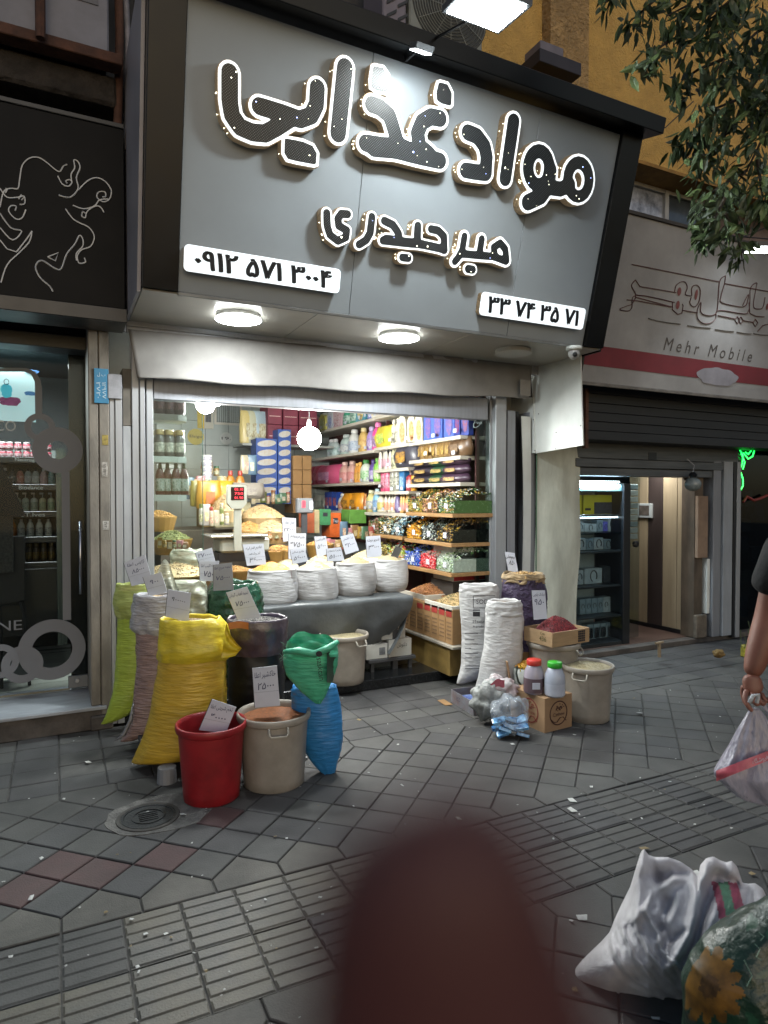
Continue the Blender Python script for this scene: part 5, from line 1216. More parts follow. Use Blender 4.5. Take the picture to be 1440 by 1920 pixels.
# boxes behind the tinted glass
def pbox(name, label, cx0, cx1, y0, y1, z0, z1, m, prints=(), group=None, cat='box'):
    t = Thing(name, label, cat, ((cx0+cx1)/2, y0, z0), group); t.part('box', MB().box(cx0, cx1, y0, y1, z0, z1, .004), m)
    for nm, mm, a, b, c, d_ in prints: t.part(nm, MB().box(cx0+(cx1-cx0)*a, cx0+(cx1-cx0)*b, y0-.003, y0-.0005, z0+(z1-z0)*c, z0+(z1-z0)*d_), mm)
    return t
wb = M('white_box', '#a8a8a2', .6, ns=6, na=.12); redp = M('red_splash', '#a02028', .5, ns=14, na=.3)
greyp = M('grey_print', '#5a5c5e', .6, ns=30, na=.4); gring = M('grey_green_print', '#6d7a72', .6, na=.2)
Yb = .2
for k, (py0, py1) in enumerate(((1014, 1050), (1050, 1091))):
    a = onY(849, py1, Yb); b = onY(917, py0, Yb)
    t = pbox('gift_box', 'white box with %s in the stack behind the tinted glass' % ('round print, topmost', 'red splash print, lowest')[k], a.x, b.x, Yb, Yb+.35, a.z+(.0 if k else .001), onY(849, py0, Yb).z-.001, wb, [('print', redp if k else greyp, .03, .97, .03, .35), ('print', greyp, .08, .3, .5, .85), ('print', gring, .62, .92, .35, .8)])
a = onY(849, 1091, Yb)
pbox('box_stand', 'dark base cabinet behind the right pane below the white gift boxes', a.x, onY(917, 1090, Yb).x, Yb, Yb+.4, .081, a.z-.002, M('base_cabinet', '#35312d', .6, na=.2), cat='cabinet')
c = onY(902, 1012, .25)
item('bottle', c, .12, .33, ('#8a9894', '#c8c8c8', '#c8c0b8', '#a02028'), 0, 'clear glass bottle standing on the white boxes behind the tinted glass', None)
pbox('dark_cupboard', 'dark brown cupboard with shelves at the near end of the right wall', 3.42, 3.70, .3, .62, .085, 2.6, M('dark_cupboard', '#2c2624', .5, ns=4, na=.2), cat='cupboard')
# left shelf with jars behind the glass
lft = Thing('jar_shelf', 'rounded white shelves holding dark jars behind the left glass', 'shelf unit', (.78, .4, 0))
for py in (775, 855, 928):
    p0 = onY(291, py, .22); p1 = onY(354, py, .22)
    pol = [(p0.x-.05, .22), (p1.x-.08, .22), (p1.x-.01, .26), (p1.x, .34), (p1.x-.02, .5), (p0.x-.05, .5)]
    lft.part('shelf', MB().prism(pol, p0.z-.045, p0.z), M('shelf_bluegrey', '#8f9a98', .4, na=.1))
zL = [onY(320, py, .22).z for py in (775, 855, 928)]
for k, px in enumerate((300, 318, 338)):
    p = onY(px, 900, .28)
    for q_ in range(2): item('jar', (p.x, .29+q_*.09, zL[1]+.001), .085, .2, ('#3a3c3a', '#8a7a50', '#a8a89c', '#606860'), .1, 'dark jar with a gold lid behind the left glass, %s one of the %s row' % (TIE3[k], ('front', 'back')[q_]), 'jars on the middle left shelf')
    item('jar', (p.x, .29, zL[0]+.001), .09, .22, ('#33282c', '#5a3a3a', '#6a4a4a', '#3a2a2a'), .1, 'dark maroon jar on the top shelf behind the left glass, %s one' % TIE3[k], 'jars on the top left shelf')
for k, px in enumerate((300, 315, 330, 346)):
    p = onY(px, 900, .28); item('bottle', (p.x, .28+.02*(k % 2), zL[2]+.001), .075, .24, ('#33100f', '#1d3a24', '#8a9490', '#2a4a3a'), .1, '%s dark red syrup bottle behind the left glass' % ORD[4][k], 'syrup bottles on the left shelf')
# back wall, tiles, vent
YB = 4.3
bw = Thing('back_wall', 'white tiled back wall of the food shop with a vent', 'wall', (2, YB, .08))
tx0, tz0 = 1.2, 1.0
for i in range(8):
    for j in range(6):
        if j > 3 and False: continue
        bw.part('wall_tile', MB().box(tx0+i*.32+.002, tx0+(i+1)*.32-.002, YB-.012+rnd.uniform(-.001, .001), YB+.04, tz0+j*.33+.002, tz0+(j+1)*.33-.002, .002), tilem)
a, b = onY(405, 792, YB), onY(449, 750, YB)
vt = Thing('air_vent', 'square slatted air vent high on the tiled back wall', 'vent', (a+b)/2)
mb = MB(); w_ = .03
mb.box(a.x-w_, b.x+w_, YB-.03, YB-.014, a.z-w_, a.z).box(a.x-w_, b.x+w_, YB-.03, YB-.014, b.z, b.z+w_).box(a.x-w_, a.x, YB-.03, YB-.014, a.z+.0005, b.z-.0005).box(b.x, b.x+w_, YB-.03, YB-.014, a.z+.0005, b.z-.0005)
vt.part('frame', mb, shelfm)
for k in range(12): x = a.x+(b.x-a.x)*(k+.5)/12; vt.part('slat', MB().box(x-.004, x+.004, YB-.028, YB-.016, a.z, b.z), M('vent_slat', '#5d625f', .5, na=.1))
def disc(name, px, py, r, m, label, txt=None):
    c = onY(px, py, YB-.02); t = Thing(name, label, 'sticker', c); t.part('disc', MB().lathe([(r, 0), (r, .004)], c, 28, ax=(0, -1, 0)), m)
    if txt: t.part('lettering', put_text(MB(), txt, c+V3((0, -.006, 0)), (1, 0, 0), (0, 0, 1), r*1.5, r*.45), inkb)
disc('round_sticker', 367, 819, .11, M('cream_yellow', '#bfa94a', .5, na=.1), 'round yellow brand sticker on the tiled back wall', 'Elsigo')
disc('round_sticker', 424, 822, .085, M('pale_sign', '#aeb2ae', .5, na=.1), 'pale round sign with a number on the tiled back wall', '19.')
c0_, c1_ = onY(370, 803, YB-.02), onY(400, 764, YB-.02)
pbox('wall_calendar', 'yellow and white calendar hanging on the tiled back wall', c0_.x, c1_.x, YB-.022, YB-.014, c0_.z, c1_.z, M('calendar_white', '#b8b6a8', .6, na=.05), [('picture', M('calendar_yellow', '#c8a82c', .5, na=.1), .0, .42, 0, .95), ('picture', greyp, .5, .85, .3, .8)], cat='calendar')
# pale inner partition and ceiling
solid('shop_ceiling', MB().box(.6, 3.72, .3, 4.35, 2.93, 2.975), M('ceiling_pale', '#b8bab4', .6, na=.05), kind='structure')
# high shelf with maroon cartons at the back
Ym = 3.2
a = onY(500, 832, Ym); b = onY(592, 800, Ym)
hs = Thing('high_shelf', 'grey high shelf running across the back, carrying maroon cartons', 'shelf', a)
hs.part('board', MB().box(onY(455, 832, Ym).x, 3.3, Ym, Ym+.5, a.z-.03, a.z, .003), M('high_shelf_grey', '#8d918d', .5, na=.1))
for k, (pa, pb) in enumerate(((503, 530), (532, 560), (562, 596))):
    for q_ in range(2):
        x0, x1 = onY(pa, 800, Ym).x, onY(pb, 800, Ym).x
        t = Thing('maroon_carton', '%s maroon carton with pale line print on the high shelf, %s row' % (('left', 'middle', 'right')[k], ('lower', 'upper')[q_]), 'carton', ((x0+x1)/2, Ym+.2, a.z+q_*.25), 'maroon cartons on the high shelf')
        t.part('box', MB().box(x0+.003, x1-.003, Ym+.02, Ym+.4, a.z+.001+q_*.252, a.z+.248+q_*.252, .004), M('maroon_card', '#6e2c3c', .55, ns=6, na=.15))
        t.part('line_print', MB().box(x0+.02, x1-.02, Ym+.0175, Ym+.0195, a.z+.1+q_*.252, a.z+.108+q_*.252), M('pale_line', '#c0a8a0', .5, na=0))
for k, px in enumerate((468, 480, 492)): p = onY(px, 820, Ym+.1); item('pack', (p.x, Ym+.15, a.z+.001), .12, .42, (('#b8a870', '#a8a890', '#8fa0a8')[k],)*2+('#c8c8b0', '#80704a'), .1, '%s crisps bag standing at the left end of the high shelf' % ('yellowish', 'olive pale', 'bluish')[k], 'crisps bags on the high shelf')
for k in range(4): p = onY(545+k*9, 750, Ym-.1); item('pack', (p.x, Ym-.1, a.z+.52), .13, .2, ('#a8a8a8', '#a8a8a8', '#b8b8b8', '#8a4a50'), .1, '%s silver crisps bag on top of the maroon cartons' % ORD[4][k], 'silver bags on the maroon cartons')
# tissue boxes stack (blue with white oval) and kraft cartons
Yt = 3.0
for i, (pa, pb) in enumerate(((480, 520), (521, 546))):
    for j in range(7 if i == 0 else 8):
        py = 945-j*17.5; a = onY(pa, py, Yt); b = onY(pb, py-16.8, Yt)
        t = Thing('tissue_box', 'blue and white tissue box in the %s stack, %s from the top' % (('left', 'right')[i], ('first', 'second', 'third', 'fourth', 'fifth', 'sixth', 'seventh', 'eighth')[(6 if i == 0 else 7)-j]), 'tissue box', ((a.x+b.x)/2, Yt, a.z), 'stacked blue tissue boxes')
        t.part('box', MB().box(a.x+.002, b.x-.002, Yt, Yt+.25, a.z, b.z, .003), M('tissue_blue', '#2c4a8c', .5, na=.1))
        cc = V3(((a.x+b.x)/2, Yt-.001, (a.z+b.z)/2)); t.part('oval_print', MB().loft([[cc+V3(((b.x-a.x)*.44*cos(q_*.4), e_, (b.z-a.z)*(.34*sin(q_*.4)+.1*cos(q_*.4)))) for q_ in range(16)] for e_ in (0, -.002)]), M('tissue_white', '#b4b8b8', .5, ns=14, na=.15, col2='#a0907a'))
for i in range(2):
    for j in range(4):
        a = onY(547+i*18, 962-j*27, Yt); b = onY(564+i*18, 962-j*27-26, Yt)
        pbox('kraft_carton', 'plain kraft carton in the %s column by the tissue boxes, %s from the floor' % (('left', 'right')[i], ('lowest', 'second', 'third', 'top')[j]), a.x+.002, b.x-.002, Yt-.05, Yt+.3, a.z, b.z, kraft, group='kraft cartons at the back', cat='carton')
# boxes of washing powder under the far shelves
for k, (pa, pb, py, hh, c_, nm) in enumerate(((576, 590, 1000, 40, '#a85a3c', 'orange and grey'), (590, 600, 1000, 44, '#a89a78', 'beige patterned'), (600, 622, 985, 30, '#3a7a50', 'green washing powder'), (620, 642, 1008, 46, '#c05a24', 'orange washing powder'), (658, 690, 982, 26, '#5a8a3c', 'green'))):
    a = onY(pa, py, 2.2); b = onY(pb, py-hh, 2.2)
    t = pbox('powder_box', nm+' box standing on the floor display under the far shelves', a.x+.002, b.x-.002, 2.2+.01*k, 2.5, a.z, b.z, M('box_'+c_.lstrip('#'), c_, .5, ns=12, na=.2), [('print', M('print_dark', '#2c2c34', .5, na=.1), .3, .7, .55, .8)] if k in (2, 3) else ())
    if k == 3: t.part('lettering', put_text(MB(), 'Tage', V3(((a.x+b.x)/2, 2.2+.03-.006, a.z+(b.z-a.z)*.67)), (1, 0, 0), (0, 0, 1), (b.x-a.x)*.5, .04), card_w)
solid('display_plinth', MB().box(2.0, 3.1, 2.1, 2.9, .081, 1.05, .01), M('plinth_dark', '#3a3733', .7, na=.2), 'low dark plinth under the washing powder boxes at the back', 'plinth')
# oil bottles, tub tower, yellow bags on the back counter
pc = pbox('back_counter', 'dark back counter behind the scales', .9, 2.35, 1.75, 2.6, .081, 1.28, M('counter_dark', '#4a4238', .6, na=.2), cat='counter')
zc2 = 1.281
for k in range(8):
    p = onY(388, 900, 2.3); item('can', (p.x, 2.3, zc2+.28+k*.062), .11, .06, ('#c0c0bc', '#d0d0cc', '#c0c0c0', '#4a4870'), .1, 'white margarine tub in the tall tower on the back counter, %s from the top' % ('eighth', 'seventh', 'sixth', 'fifth', 'fourth', 'third', 'second', 'first')[k], 'tower of white tubs')
pbox('crate_base', 'yellow bag pile under the tub tower', onY(378, 900, 2.2).x, onY(402, 900, 2.2).x, 2.2, 2.5, zc2, zc2+.279, M('yellow_pile', '#6e5a28', .5, ns=8, na=.4, bump=.5, bs=20), cat='bag pile')
for k, px in enumerate((432, 450)): p = onY(px, 900, 2.2); item('bottle', (p.x, 2.2, zc2+.28), .13, .33, ('#8a5c1c', '#8a2c20', '#a07020', '#7a4818'), .1, '%s cooking oil bottle with a red cap on the back counter' % ORD[2][k], 'oil bottles on the back counter')
for k in range(2): p = onY(416, 900, 2.2); item('can', (p.x, 2.2, zc2+.28+k*.135), .11, .13, ('#9a8a60', '#a09878', '#b8a880', '#705838'), .1, '%s gold tin in the short stack beside the oil bottles' % ('lower', 'upper')[k], 'gold tins by the oil bottles')
pbox('counter_riser', 'cloudy glass riser box under the oil bottles', onY(403, 900, 2.1).x, onY(470, 900, 2.1).x, 2.1, 2.45, zc2+.001, zc2+.278, M('riser', '#8a8468', .3, ns=6, na=.3), cat='riser box')
def chips(px, py, Y, w_, h_, col, label): p = onY(px, py, Y); item('pack', p, w_, h_, col, .15, label, None)
chips(412, 937, 2.0, .17, .2, ('#8a7414', '#8a7414', '#a08a20', '#705c14'), 'clear packet of bright yellow pasta behind the scale')
chips(466, 935, 2.0, .19, .17, ('#6d6860', '#6d6860', '#807a70', '#55504a'), 'clear packet of white sugar lumps behind the scale')
chips(392, 955, 1.7, .13, .28, ('#8a6418', '#8a6418', '#8a3c1c', '#6a5014'), 'yellow and red snack packet left of the scale')
chips(375, 950, 1.8, .10, .26, ('#6e6428', '#6e6428', '#566022', '#8a7c30'), 'yellow green snack packet left of the scale')
# nut trays by the scales
ntm = [M('peanut', '#8a642c', .6, na=.2), M('peanut_light', '#a07c40', .6, na=.2)]; nt2 = [M('pumpkin_seed', '#86704e', .6, na=.2), M('pumpkin_seed_l', '#9c8864', .6, na=.15)]; ntd = [M('raisin', '#6a4a28', .6, na=.3), M('raisin_light', '#8a6a3c', .6, na=.3)]; herb = [M('herb', '#5a5f34', .8, na=.3), M('herb_light', '#7a7c4a', .8, na=.3)]
for k, (px, py, Y, r_, h_, mm, lab) in enumerate(((425, 955, 1.6, .17, .16, nt2, 'glass tray heaped with pale seeds behind the left scale'), (490, 968, 1.65, .24, .13, nt2, 'big heap of pale pistachios in the upper glass tray'), (466, 993, 1.35, .15, .09, ntm, 'heap of yellow peanuts in the lower glass tray'), (508, 994, 1.3, .2, .11, nt2, 'heap of pale nuts in the lower glass tray'), (523, 1030, 1.05, .16, .05, ntm, 'wooden tray of small yellow nuts beside the highest price card'), (322, 1010, .9, .17, .08, herb, 'glass tray of dried green herbs at the left glass'), (300, 968, 1.1, .14, .06, ntm, 'small tray of yellow noodles at the left glass'), (330, 1075, .55, .3, .1, sd_mats, 'wide mound of brown seed at the left end of the display'), (440, 1068, .8, .16, .04, ntm, 'small heap of nuts behind the split peas'), (600, 1020, 1.3, .14, .05, ntm, 'round wooden tray of nuts behind the 56 card'))):
    p = onY(px, py, Y); t = Thing('nut_display', lab, 'nut tray', p-V3((0, 0, .13)), 'trays of nuts and seeds around the scales')
    mb = MB(); mb.lathe([(r_*.8, -.13), (r_*1.02, -.01), (r_*1.02, 0), (r_*.98, 0)], p, 4 if k < 5 else 18, sy=1, cap1=False); t.part('tray', mb, glc if k in (1, 2, 3, 0) else M('tray_wood', '#7a5c2c', .5, na=.2))
    t.part('fill', MB().lathe([(r_*.76, -.125), (r_*.96, -.012)], p, 18), mm[1])
    add_grains(t, p+V3((0, 0, -.012)), r_, r_*.9, h_, 700, .009, mm, asp=.6, seed=k)
t = Thing('display_steps', 'grey stepped base under the nut trays around the scales', 'display base', (1.6, 1.2, .08))
t.part('step', MB().box(.7, 2.5, .95, 1.74, .081, .86, .01), M('steps_grey', '#55534c', .7, na=.2)); t.part('step', MB().box(.66, 1.3, .4, .94, .081, .70, .01), MC['steps_grey'])
# clear bag of dried fruit left
p = onY(350, 1062, .62); t = Thing('dried_fruit_bag', 'open clear bag of red brown dried fruit behind the 270000 card', 'bag', p)
t.part('bag', collar_mb([(1030, 326, 378), (1045, 318, 384), (1062, 322, 380)], depth(p), .8, 36, 71, .025, .02), film); add_grains(t, p+V3((0, 0, .07)), .1, .09, .04, 260, .012, alm, asp=.5)
# scales
sc_w = M('scale_body', '#9a9c92', .4, ns=3, na=.08); scr = M('scale_screen', '#140608', .2, na=0); redl = M('red_digits', '#440000', .4, na=0, emit=(1, .05, .08), es=2.5)
Ys = .95; a = onY(445, 1050, Ys)
t = Thing('weighing_scale', 'white weighing scale with a red digit display on a column', 'scale', (a.x, Ys, a.z))
b = onY(507, 1034, Ys); tz = onY(445, 1003, Ys).z
t.part('body', MB().box(onY(413, 1000, Ys).x, onY(506, 1000, Ys).x, Ys, Ys+.32, tz-.16, tz-.03, .02), sc_w)
t.part('pan', MB().box(onY(393, 1000, Ys).x, onY(500, 1000, Ys).x, Ys-.05, Ys+.38, tz-.022, tz, .006), M('steel_pan', '#b8bab4', .25, metal=.8, na=.05))
t.part('foot', MB().box(onY(410, 1000, Ys).x, onY(508, 1000, Ys).x, Ys+.02, Ys+.3, tz-.24, tz-.161, .004), black_m)
t.part('column', MB().box(onY(438, 1000, Ys-.06).x, onY(452, 1000, Ys-.06).x, Ys-.085, Ys-.055, tz-.14, onY(445, 952, Ys).z, .006), sc_w)
hx0, hx1 = onY(425, 930, Ys-.07), onY(461, 930, Ys-.07); zt, zb_ = onY(440, 909, Ys-.07).z, onY(440, 954, Ys-.07).z
hd = t.part('display_head', MB().prism([(hx0.x, zb_+.05), (hx0.x+.04, zb_), (hx1.x-.04, zb_), (hx1.x, zb_+.05), (hx1.x, zt-.01), (hx1.x-.01, zt), (hx0.x+.01, zt), (hx0.x, zt-.01)], 0, .05, Matrix(((1, 0, 0, 0), (0, 0, -1, Ys-.05), (0, 1, 0, 0), (0, 0, 0, 1)))), sc_w)
t.part('screen', MB().box(hx0.x+.03, hx1.x-.025, Ys-.103, Ys-.101, zt-.135, zt-.02), scr, hd)
mb = MB()
for k, tx in enumerate(('03.10', '750', '01.90')): put_text(mb, tx, V3((hx0.x*.42+hx1.x*.58, Ys-.1045, zt-.04-k*.037)), (1, 0, 0), (0, 0, 1), .075, .022)
t.part('digits', mb, redl, hd)
Ys2 = 1.7; p = onY(576, 1000, Ys2); t = Thing('weighing_scale', 'grey scale display head on a dark post, seen side on by the kraft cartons', 'scale', (p.x, Ys2, .9))
zt = onY(575, 934, Ys2).z; x0, x1 = onY(558, 940, Ys2).x, onY(588, 940, Ys2).x
t.part('post', MB().box(onY(565, 1, Ys2).x, onY(576, 1, Ys2).x, Ys2+.03, Ys2+.06, .87, zt-.15, .004), M('dark_post', '#34363a', .4, na=.1))
hd = t.part('display_head', MB().box(x0, x1, Ys2, Ys2+.08, zt-.16, zt, .012), M('head_grey', '#63666a', .4, na=.1))
t.part('red_sign', MB().box(x0+.05, x0+.085, Ys2-.003, Ys2-.0005, zt-.1, zt-.03), redl, hd); t.part('note', MB().box(x1-.045, x1-.008, Ys2-.003, Ys2-.0005, zt-.12, zt-.03), card_w, hd)
t.part('base', MB().box(x0-.05, x1+.08, Ys2-.02, Ys2+.3, .861, .95, .01), MC['dark_post'])
# hanging bulbs
def bulb(px, py, d, r, power, label, es=60):
    p = atD(px, py, d); t = Thing('light_bulb', label, 'light bulb', p, 'bare bulbs hanging in the shop')
    t.part('globe', MB().ell(p, r, r, r, 20, 14), lampmat('bulb_glow', (1, 1, .96), es), smooth=True)
    t.part('socket', MB().lathe([(.022, r*.9), (.022, r*.9+.06), (.012, r*.9+.08)], p, 12), whitep)
    t.part('cord', MB().tube([p+V3((0, 0, r*.9+.08)), V3((p.x, p.y, 2.93))], .004, 5), M('cord_grey', '#777a78', .6, na=.1))
    l = bpy.data.lights.new('bulb_light', 'POINT'); l.energy = power; l.shadow_soft_size = r*1.02; l.color = (1, 1, .95)
    o = bpy.data.objects.new('bulb_light', l); COL.objects.link(o); o.location = p+V3((0, 0, -r*1.5))
bulb(580, 822, 6.1, .11, 75, 'blazing bare bulb hanging in the middle of the shop')
bulb(402, 742, 5.6, .09, 45, 'upper bulb of the glowing pair by the left glass')
bulb(385, 758, 5.2, .075, 25, 'lower bulb of the glowing pair by the left glass')
bulb(457, 734, 5.9, .08, 30, 'bulb hidden just under the awning edge, right of the glowing pair')
tb = onX(800, 966, 3.14)
t = Thing('strip_light', 'small lit strip light under the upper sweet shelf', 'strip light', tb)
t.part('tube', MB().box(3.2, 3.22, yX(848, 3.2), yX(812, 3.2), onX(830, 966, 3.2).z-.012, onX(830, 966, 3.2).z, .002), lampmat('strip_glow', (1, 1, .95), 12))
# water packs and boxes under the table, right end
bench = Thing('low_bench', 'low dark bench inside the doorway carrying white cartons', 'bench', (2.6, .3, .08))
Yq = .22; b0 = onY(690, 1238, Yq); b1 = onY(778, 1226, Yq)
bench.part('top', MB().box(b0.x, b1.x, Yq-.02, Yq+.4, b0.z-.03, b0.z, .004), m_st)
for x_ in (b0.x+.03, b1.x-.06): bench.part('leg', MB().box(x_, x_+.03, Yq, Yq+.03, .082, b0.z-.031, .002), m_st)
zz = b0.z+.001
pbox('white_carton', 'white carton with a round crest at the left end of the low bench', onY(686, 1, Yq).x, onY(727, 1, Yq).x, Yq, Yq+.25, zz, zz+.13, wb, [('crest', greyp, .6, .88, .25, .75)], cat='carton')
t = pbox('white_carton', 'white carton with dark Persian print on the right of the low bench', onY(729, 1, Yq).x, onY(773, 1, Yq).x, Yq, Yq+.25, zz, zz+.155, wb, cat='carton')
t.part('lettering', put_text(MB(), 'دلنوش', V3((onY(754, 1, Yq).x, Yq-.002, zz+.1)), (1, 0, 0), (0, 0, 1), .1, .05, persian=True), inkb)
t = pbox('white_carton', 'white carton stacked on top of the others under the blue bottle pack', onY(718, 1, Yq).x, onY(763, 1, Yq).x, Yq+.02, Yq+.25, zz+.156, zz+.31, wb, cat='carton')
t.part('lettering', put_text(MB(), 'دلنوش', V3((onY(745, 1, Yq).x, Yq+.018, zz+.255)), (1, 0, 0), (0, 0, 1), .1, .05, persian=True), inkb)
p = V3((onY(743, 1, Yq).x, Yq+.13, zz+.311)); wt_ = Thing('water_pack', 'blue shrink wrapped bottle pack on top of the white cartons', 'bottle pack', p)
bf = M('blue_film', '#3f6f9c', .2, ns=14, na=.3, col2='#8fa8b8', bump=.6, bs=25, bd=.02, spec=.9)
mb = MB()
for k in range(6): mb.lathe([(.028, 0), (.033, .02), (.033, .14), (.014, .18), (.012, .2)], p+V3((-.07+.068*(k % 3), -.035+.07*(k//3), .001)), 10)
mb.smooth = True; wt_.part('bottles', mb, bf, kind='stuff')
mb = MB(); mb.loft([[p+V3((x*s_, y*s_*.8, z)) for x, y in ((-.13, -.1), (0, -.11), (.13, -.1), (.135, 0), (.13, .1), (0, .11), (-.13, .1), (-.135, 0))] for z, s_ in ((0.002, .95), (.02, 1), (.14, 1), (.19, .9), (.215, .55))]); mb.smooth = True
wt_.part('wrap', mb, M('wrap_film', '#6fa0c8', .15, ns=20, na=.3, alpha=.45, bump=.8, bs=20, bd=.02))
# small mixed stock round the scales and on the back counter
ck = random.Random(23); CC = ['#7a3028', '#8a7030', '#3c5a44', '#8a8470', '#8a8470', '#7a4c28', '#6e5834', '#40586a', '#84807a', '#6a4e30', '#8a5c60', '#50582c']
CN = {'#7a3028': 'red', '#8a7030': 'gold', '#3c5a44': 'green', '#8a8470': 'cream', '#7a4c28': 'orange brown', '#6e5834': 'tan', '#40586a': 'blue', '#84807a': 'pale grey', '#6a4e30': 'brown', '#8a5c60': 'pink', '#50582c': 'olive'}
KN = {'pack': 'packet', 'box': 'box', 'can': 'tin', 'jar': 'jar', 'bottle': 'bottle'}
def clutter(px0, px1, py, Y, n, hmin, hmax, kinds, where):
    for k in range(n):
        px = px0+(px1-px0)*(k+.5)/n; p = onY(px, py+ck.uniform(-1.5, 1.5), Y); c_ = ck.choice(CC); c2 = ck.choice(CC); kd = ck.choice(kinds); w_ = (px1-px0)/n*depth(p)/F*ck.uniform(.8, 1)
        item(kd, p, w_, ck.uniform(hmin, hmax), (c_, c2, '#b0a890', c2), ck.uniform(-.3, .3), 'small %s %s %s, %s from the left' % (CN[c_], KN[kd], where, ('first', 'second', 'third', 'fourth', 'fifth', 'sixth', 'seventh', 'eighth')[k]), 'mixed stock '+where)
clutter(470, 545, 944, 2.7, 8, .08, .16, ['box', 'pack', 'can'], 'at the foot of the tissue boxes')
clutter(376, 412, 892, 2.35, 3, .1, .2, ['can', 'jar'], 'beside the white tubs')
clutter(455, 478, 890, 2.3, 2, .15, .22, ['pack', 'can'], 'right of the oil bottles')
clutter(295, 350, 1028, .5, 6, .05, .09, ['pack', 'box', 'jar'], 'low behind the left glass')
clutter(372, 430, 985, 1.25, 6, .1, .2, ['pack', 'jar', 'pack'], 'left of the scale pan')
clutter(350, 392, 935, 1.9, 4, .16, .26, ['pack'], 'on the pile behind the left glass')
clutter(640, 700, 1010, 1.7, 6, .12, .2, ['pack', 'box'], 'under the far shelves')
clutter(596, 660, 1030, 1.3, 6, .06, .12, ['pack', 'box'], 'behind the rice mounds')
clutter(500, 536, 1012, 1.15, 3, .06, .1, ['pack', 'jar'], 'by the nut trays')
# ================================================================== GOODS, right group
ww = M('white_sack_weave', '#b4b3b2', .5, ns=5, na=.07, bump=.5, bs=12, stretch=(1.6, 1.6, 5), bd=.012)
d1 = 5.3
t = Thing('soda_sack', 'tall white printed sack with SODA in a rounded box, at the right door frame', 'sack', (atD(890, 1270, d1).x, atD(890, 1270, d1).y, .085))
t.part('body', sack_mb([(1110, 861, 936), (1150, 863, 936), (1200, 866, 932), (1235, 866, 928), (1258, 862, 920), (1272, 858, 900), (1282, 857, 868)], d1, .6, .0042, 1.6, n=40, seed=61, flat0=True, pitch=75), ww)
t.part('mouth', collar_mb([(1096, 862, 932), (1106, 861, 936), (1122, 863, 936)], d1, .6, 44, 62, .016, .06), ww)
mb = MB(); fy = lambda x, y: atD(x, y, d1-.172+.00045*(x-898)**2*.12)
def band(x0, x1, y0, y1):
    mb.loft([[fy(x0, y0), fy(x1, y0), fy(x1, y1), fy(x0, y1)], [p+V3((0, .002, 0)) for p in (fy(x0, y0), fy(x1, y0), fy(x1, y1), fy(x0, y1))]])
for a in ((887, 928, 1116.5, 1117.5), (887, 928, 1139.5, 1140.5), (887, 888, 1118, 1139), (887, 900, 1143, 1145), (887, 900, 1147, 1156)): band(*a)
for k, (y, l) in enumerate(((1173, 34), (1178, 26), (1187, 30), (1199, 22), (1207, 30), (1215, 14), (1225, 30), (1233, 16), (1248, 34), (1253, 34))):
    if k > 1: band(872, 872+l*.8, y, y+1.2)
put_text(mb, 'SODA', fy(908, 1128), U_, (0, 0, 1), .125, .034, z=.004); put_text(mb, '2Texture', fy(899, 1165), U_, (0, 0, 1), .11, .025, z=.004); put_text(mb, 'A product of', fy(902, 1175), U_, (0, 0, 1), .13, .022, z=.004)
t.part('print', mb, inkb, kind='stuff')
d2 = 5.0
t = Thing('white_sack', 'plain bulging white woven sack of brown grain in front of the printed SODA sack', 'sack', (atD(935, 1290, d2).x, atD(935, 1290, d2).y, .0))
t.part('body', sack_mb([(1140, 911, 979), (1180, 910, 981), (1220, 905, 981), (1255, 900, 976), (1278, 895, 962), (1290, 891, 940), (1299, 888, 905)], d2, .68, .0045, 1.6, n=40, seed=65, flat0=True, pitch=75), ww)
t.part('mouth', collar_mb([(1126, 914, 976), (1136, 911, 980), (1154, 911, 980)], d2, .68, 44, 66, .012, .035), ww)
add_grains(t, atD(945, 1134, d2), .125, .085, .02, 500, .005, ntm, asp=.5)
# purple net sack
d3 = 5.35; pn = M('purple_net', '#32253f', .6, ns=30, na=.35, bump=.8, bs=40, bd=.02)
t = Thing('net_sack', 'dark purple net sack of dried limes standing at the plaster pillar', 'sack', (atD(985, 1200, d3).x, atD(985, 1200, d3).y, .0))
t.part('body', sack_mb([(1085, 942, 1020), (1110, 940, 1024), (1150, 940, 1025), (1200, 944, 1022), (1260, 948, 1018)], d3, .7, .012, 3, seed=71, pitch=30, flat0=True), pn)
t.part('mouth', collar_mb([(1074, 944, 1018), (1082, 941, 1022), (1092, 942, 1021)], d3, .7, 40, 72, .02, .03), M('straw_rim', '#8a7658', .7, ns=12, na=.5, bump=.6, bs=40))
lime = [M('dried_lime', '#9a7a48', .6, na=.25), M('dried_lime_d', '#6a5230', .6, na=.25)]
add_grains(t, atD(981, 1082, d3), .15, .11, .03, 220, .016, lime, asp=.8, flatten=.8)
# bins
bin_thing(1037, 1330, 5.02, .20, .165, .515, gp, 'grey bin under the wooden barberry crate', None, handle=radians(-60))
bin_thing(1101, 1345, 4.80, .187, .155, .395, gp, 'open grey bin of white grain, rightmost of the goods', (1500, .0045, rice_m, rice_m[0], .02), handle=radians(-150), fill=.02, grainargs=dict(asp=.5))
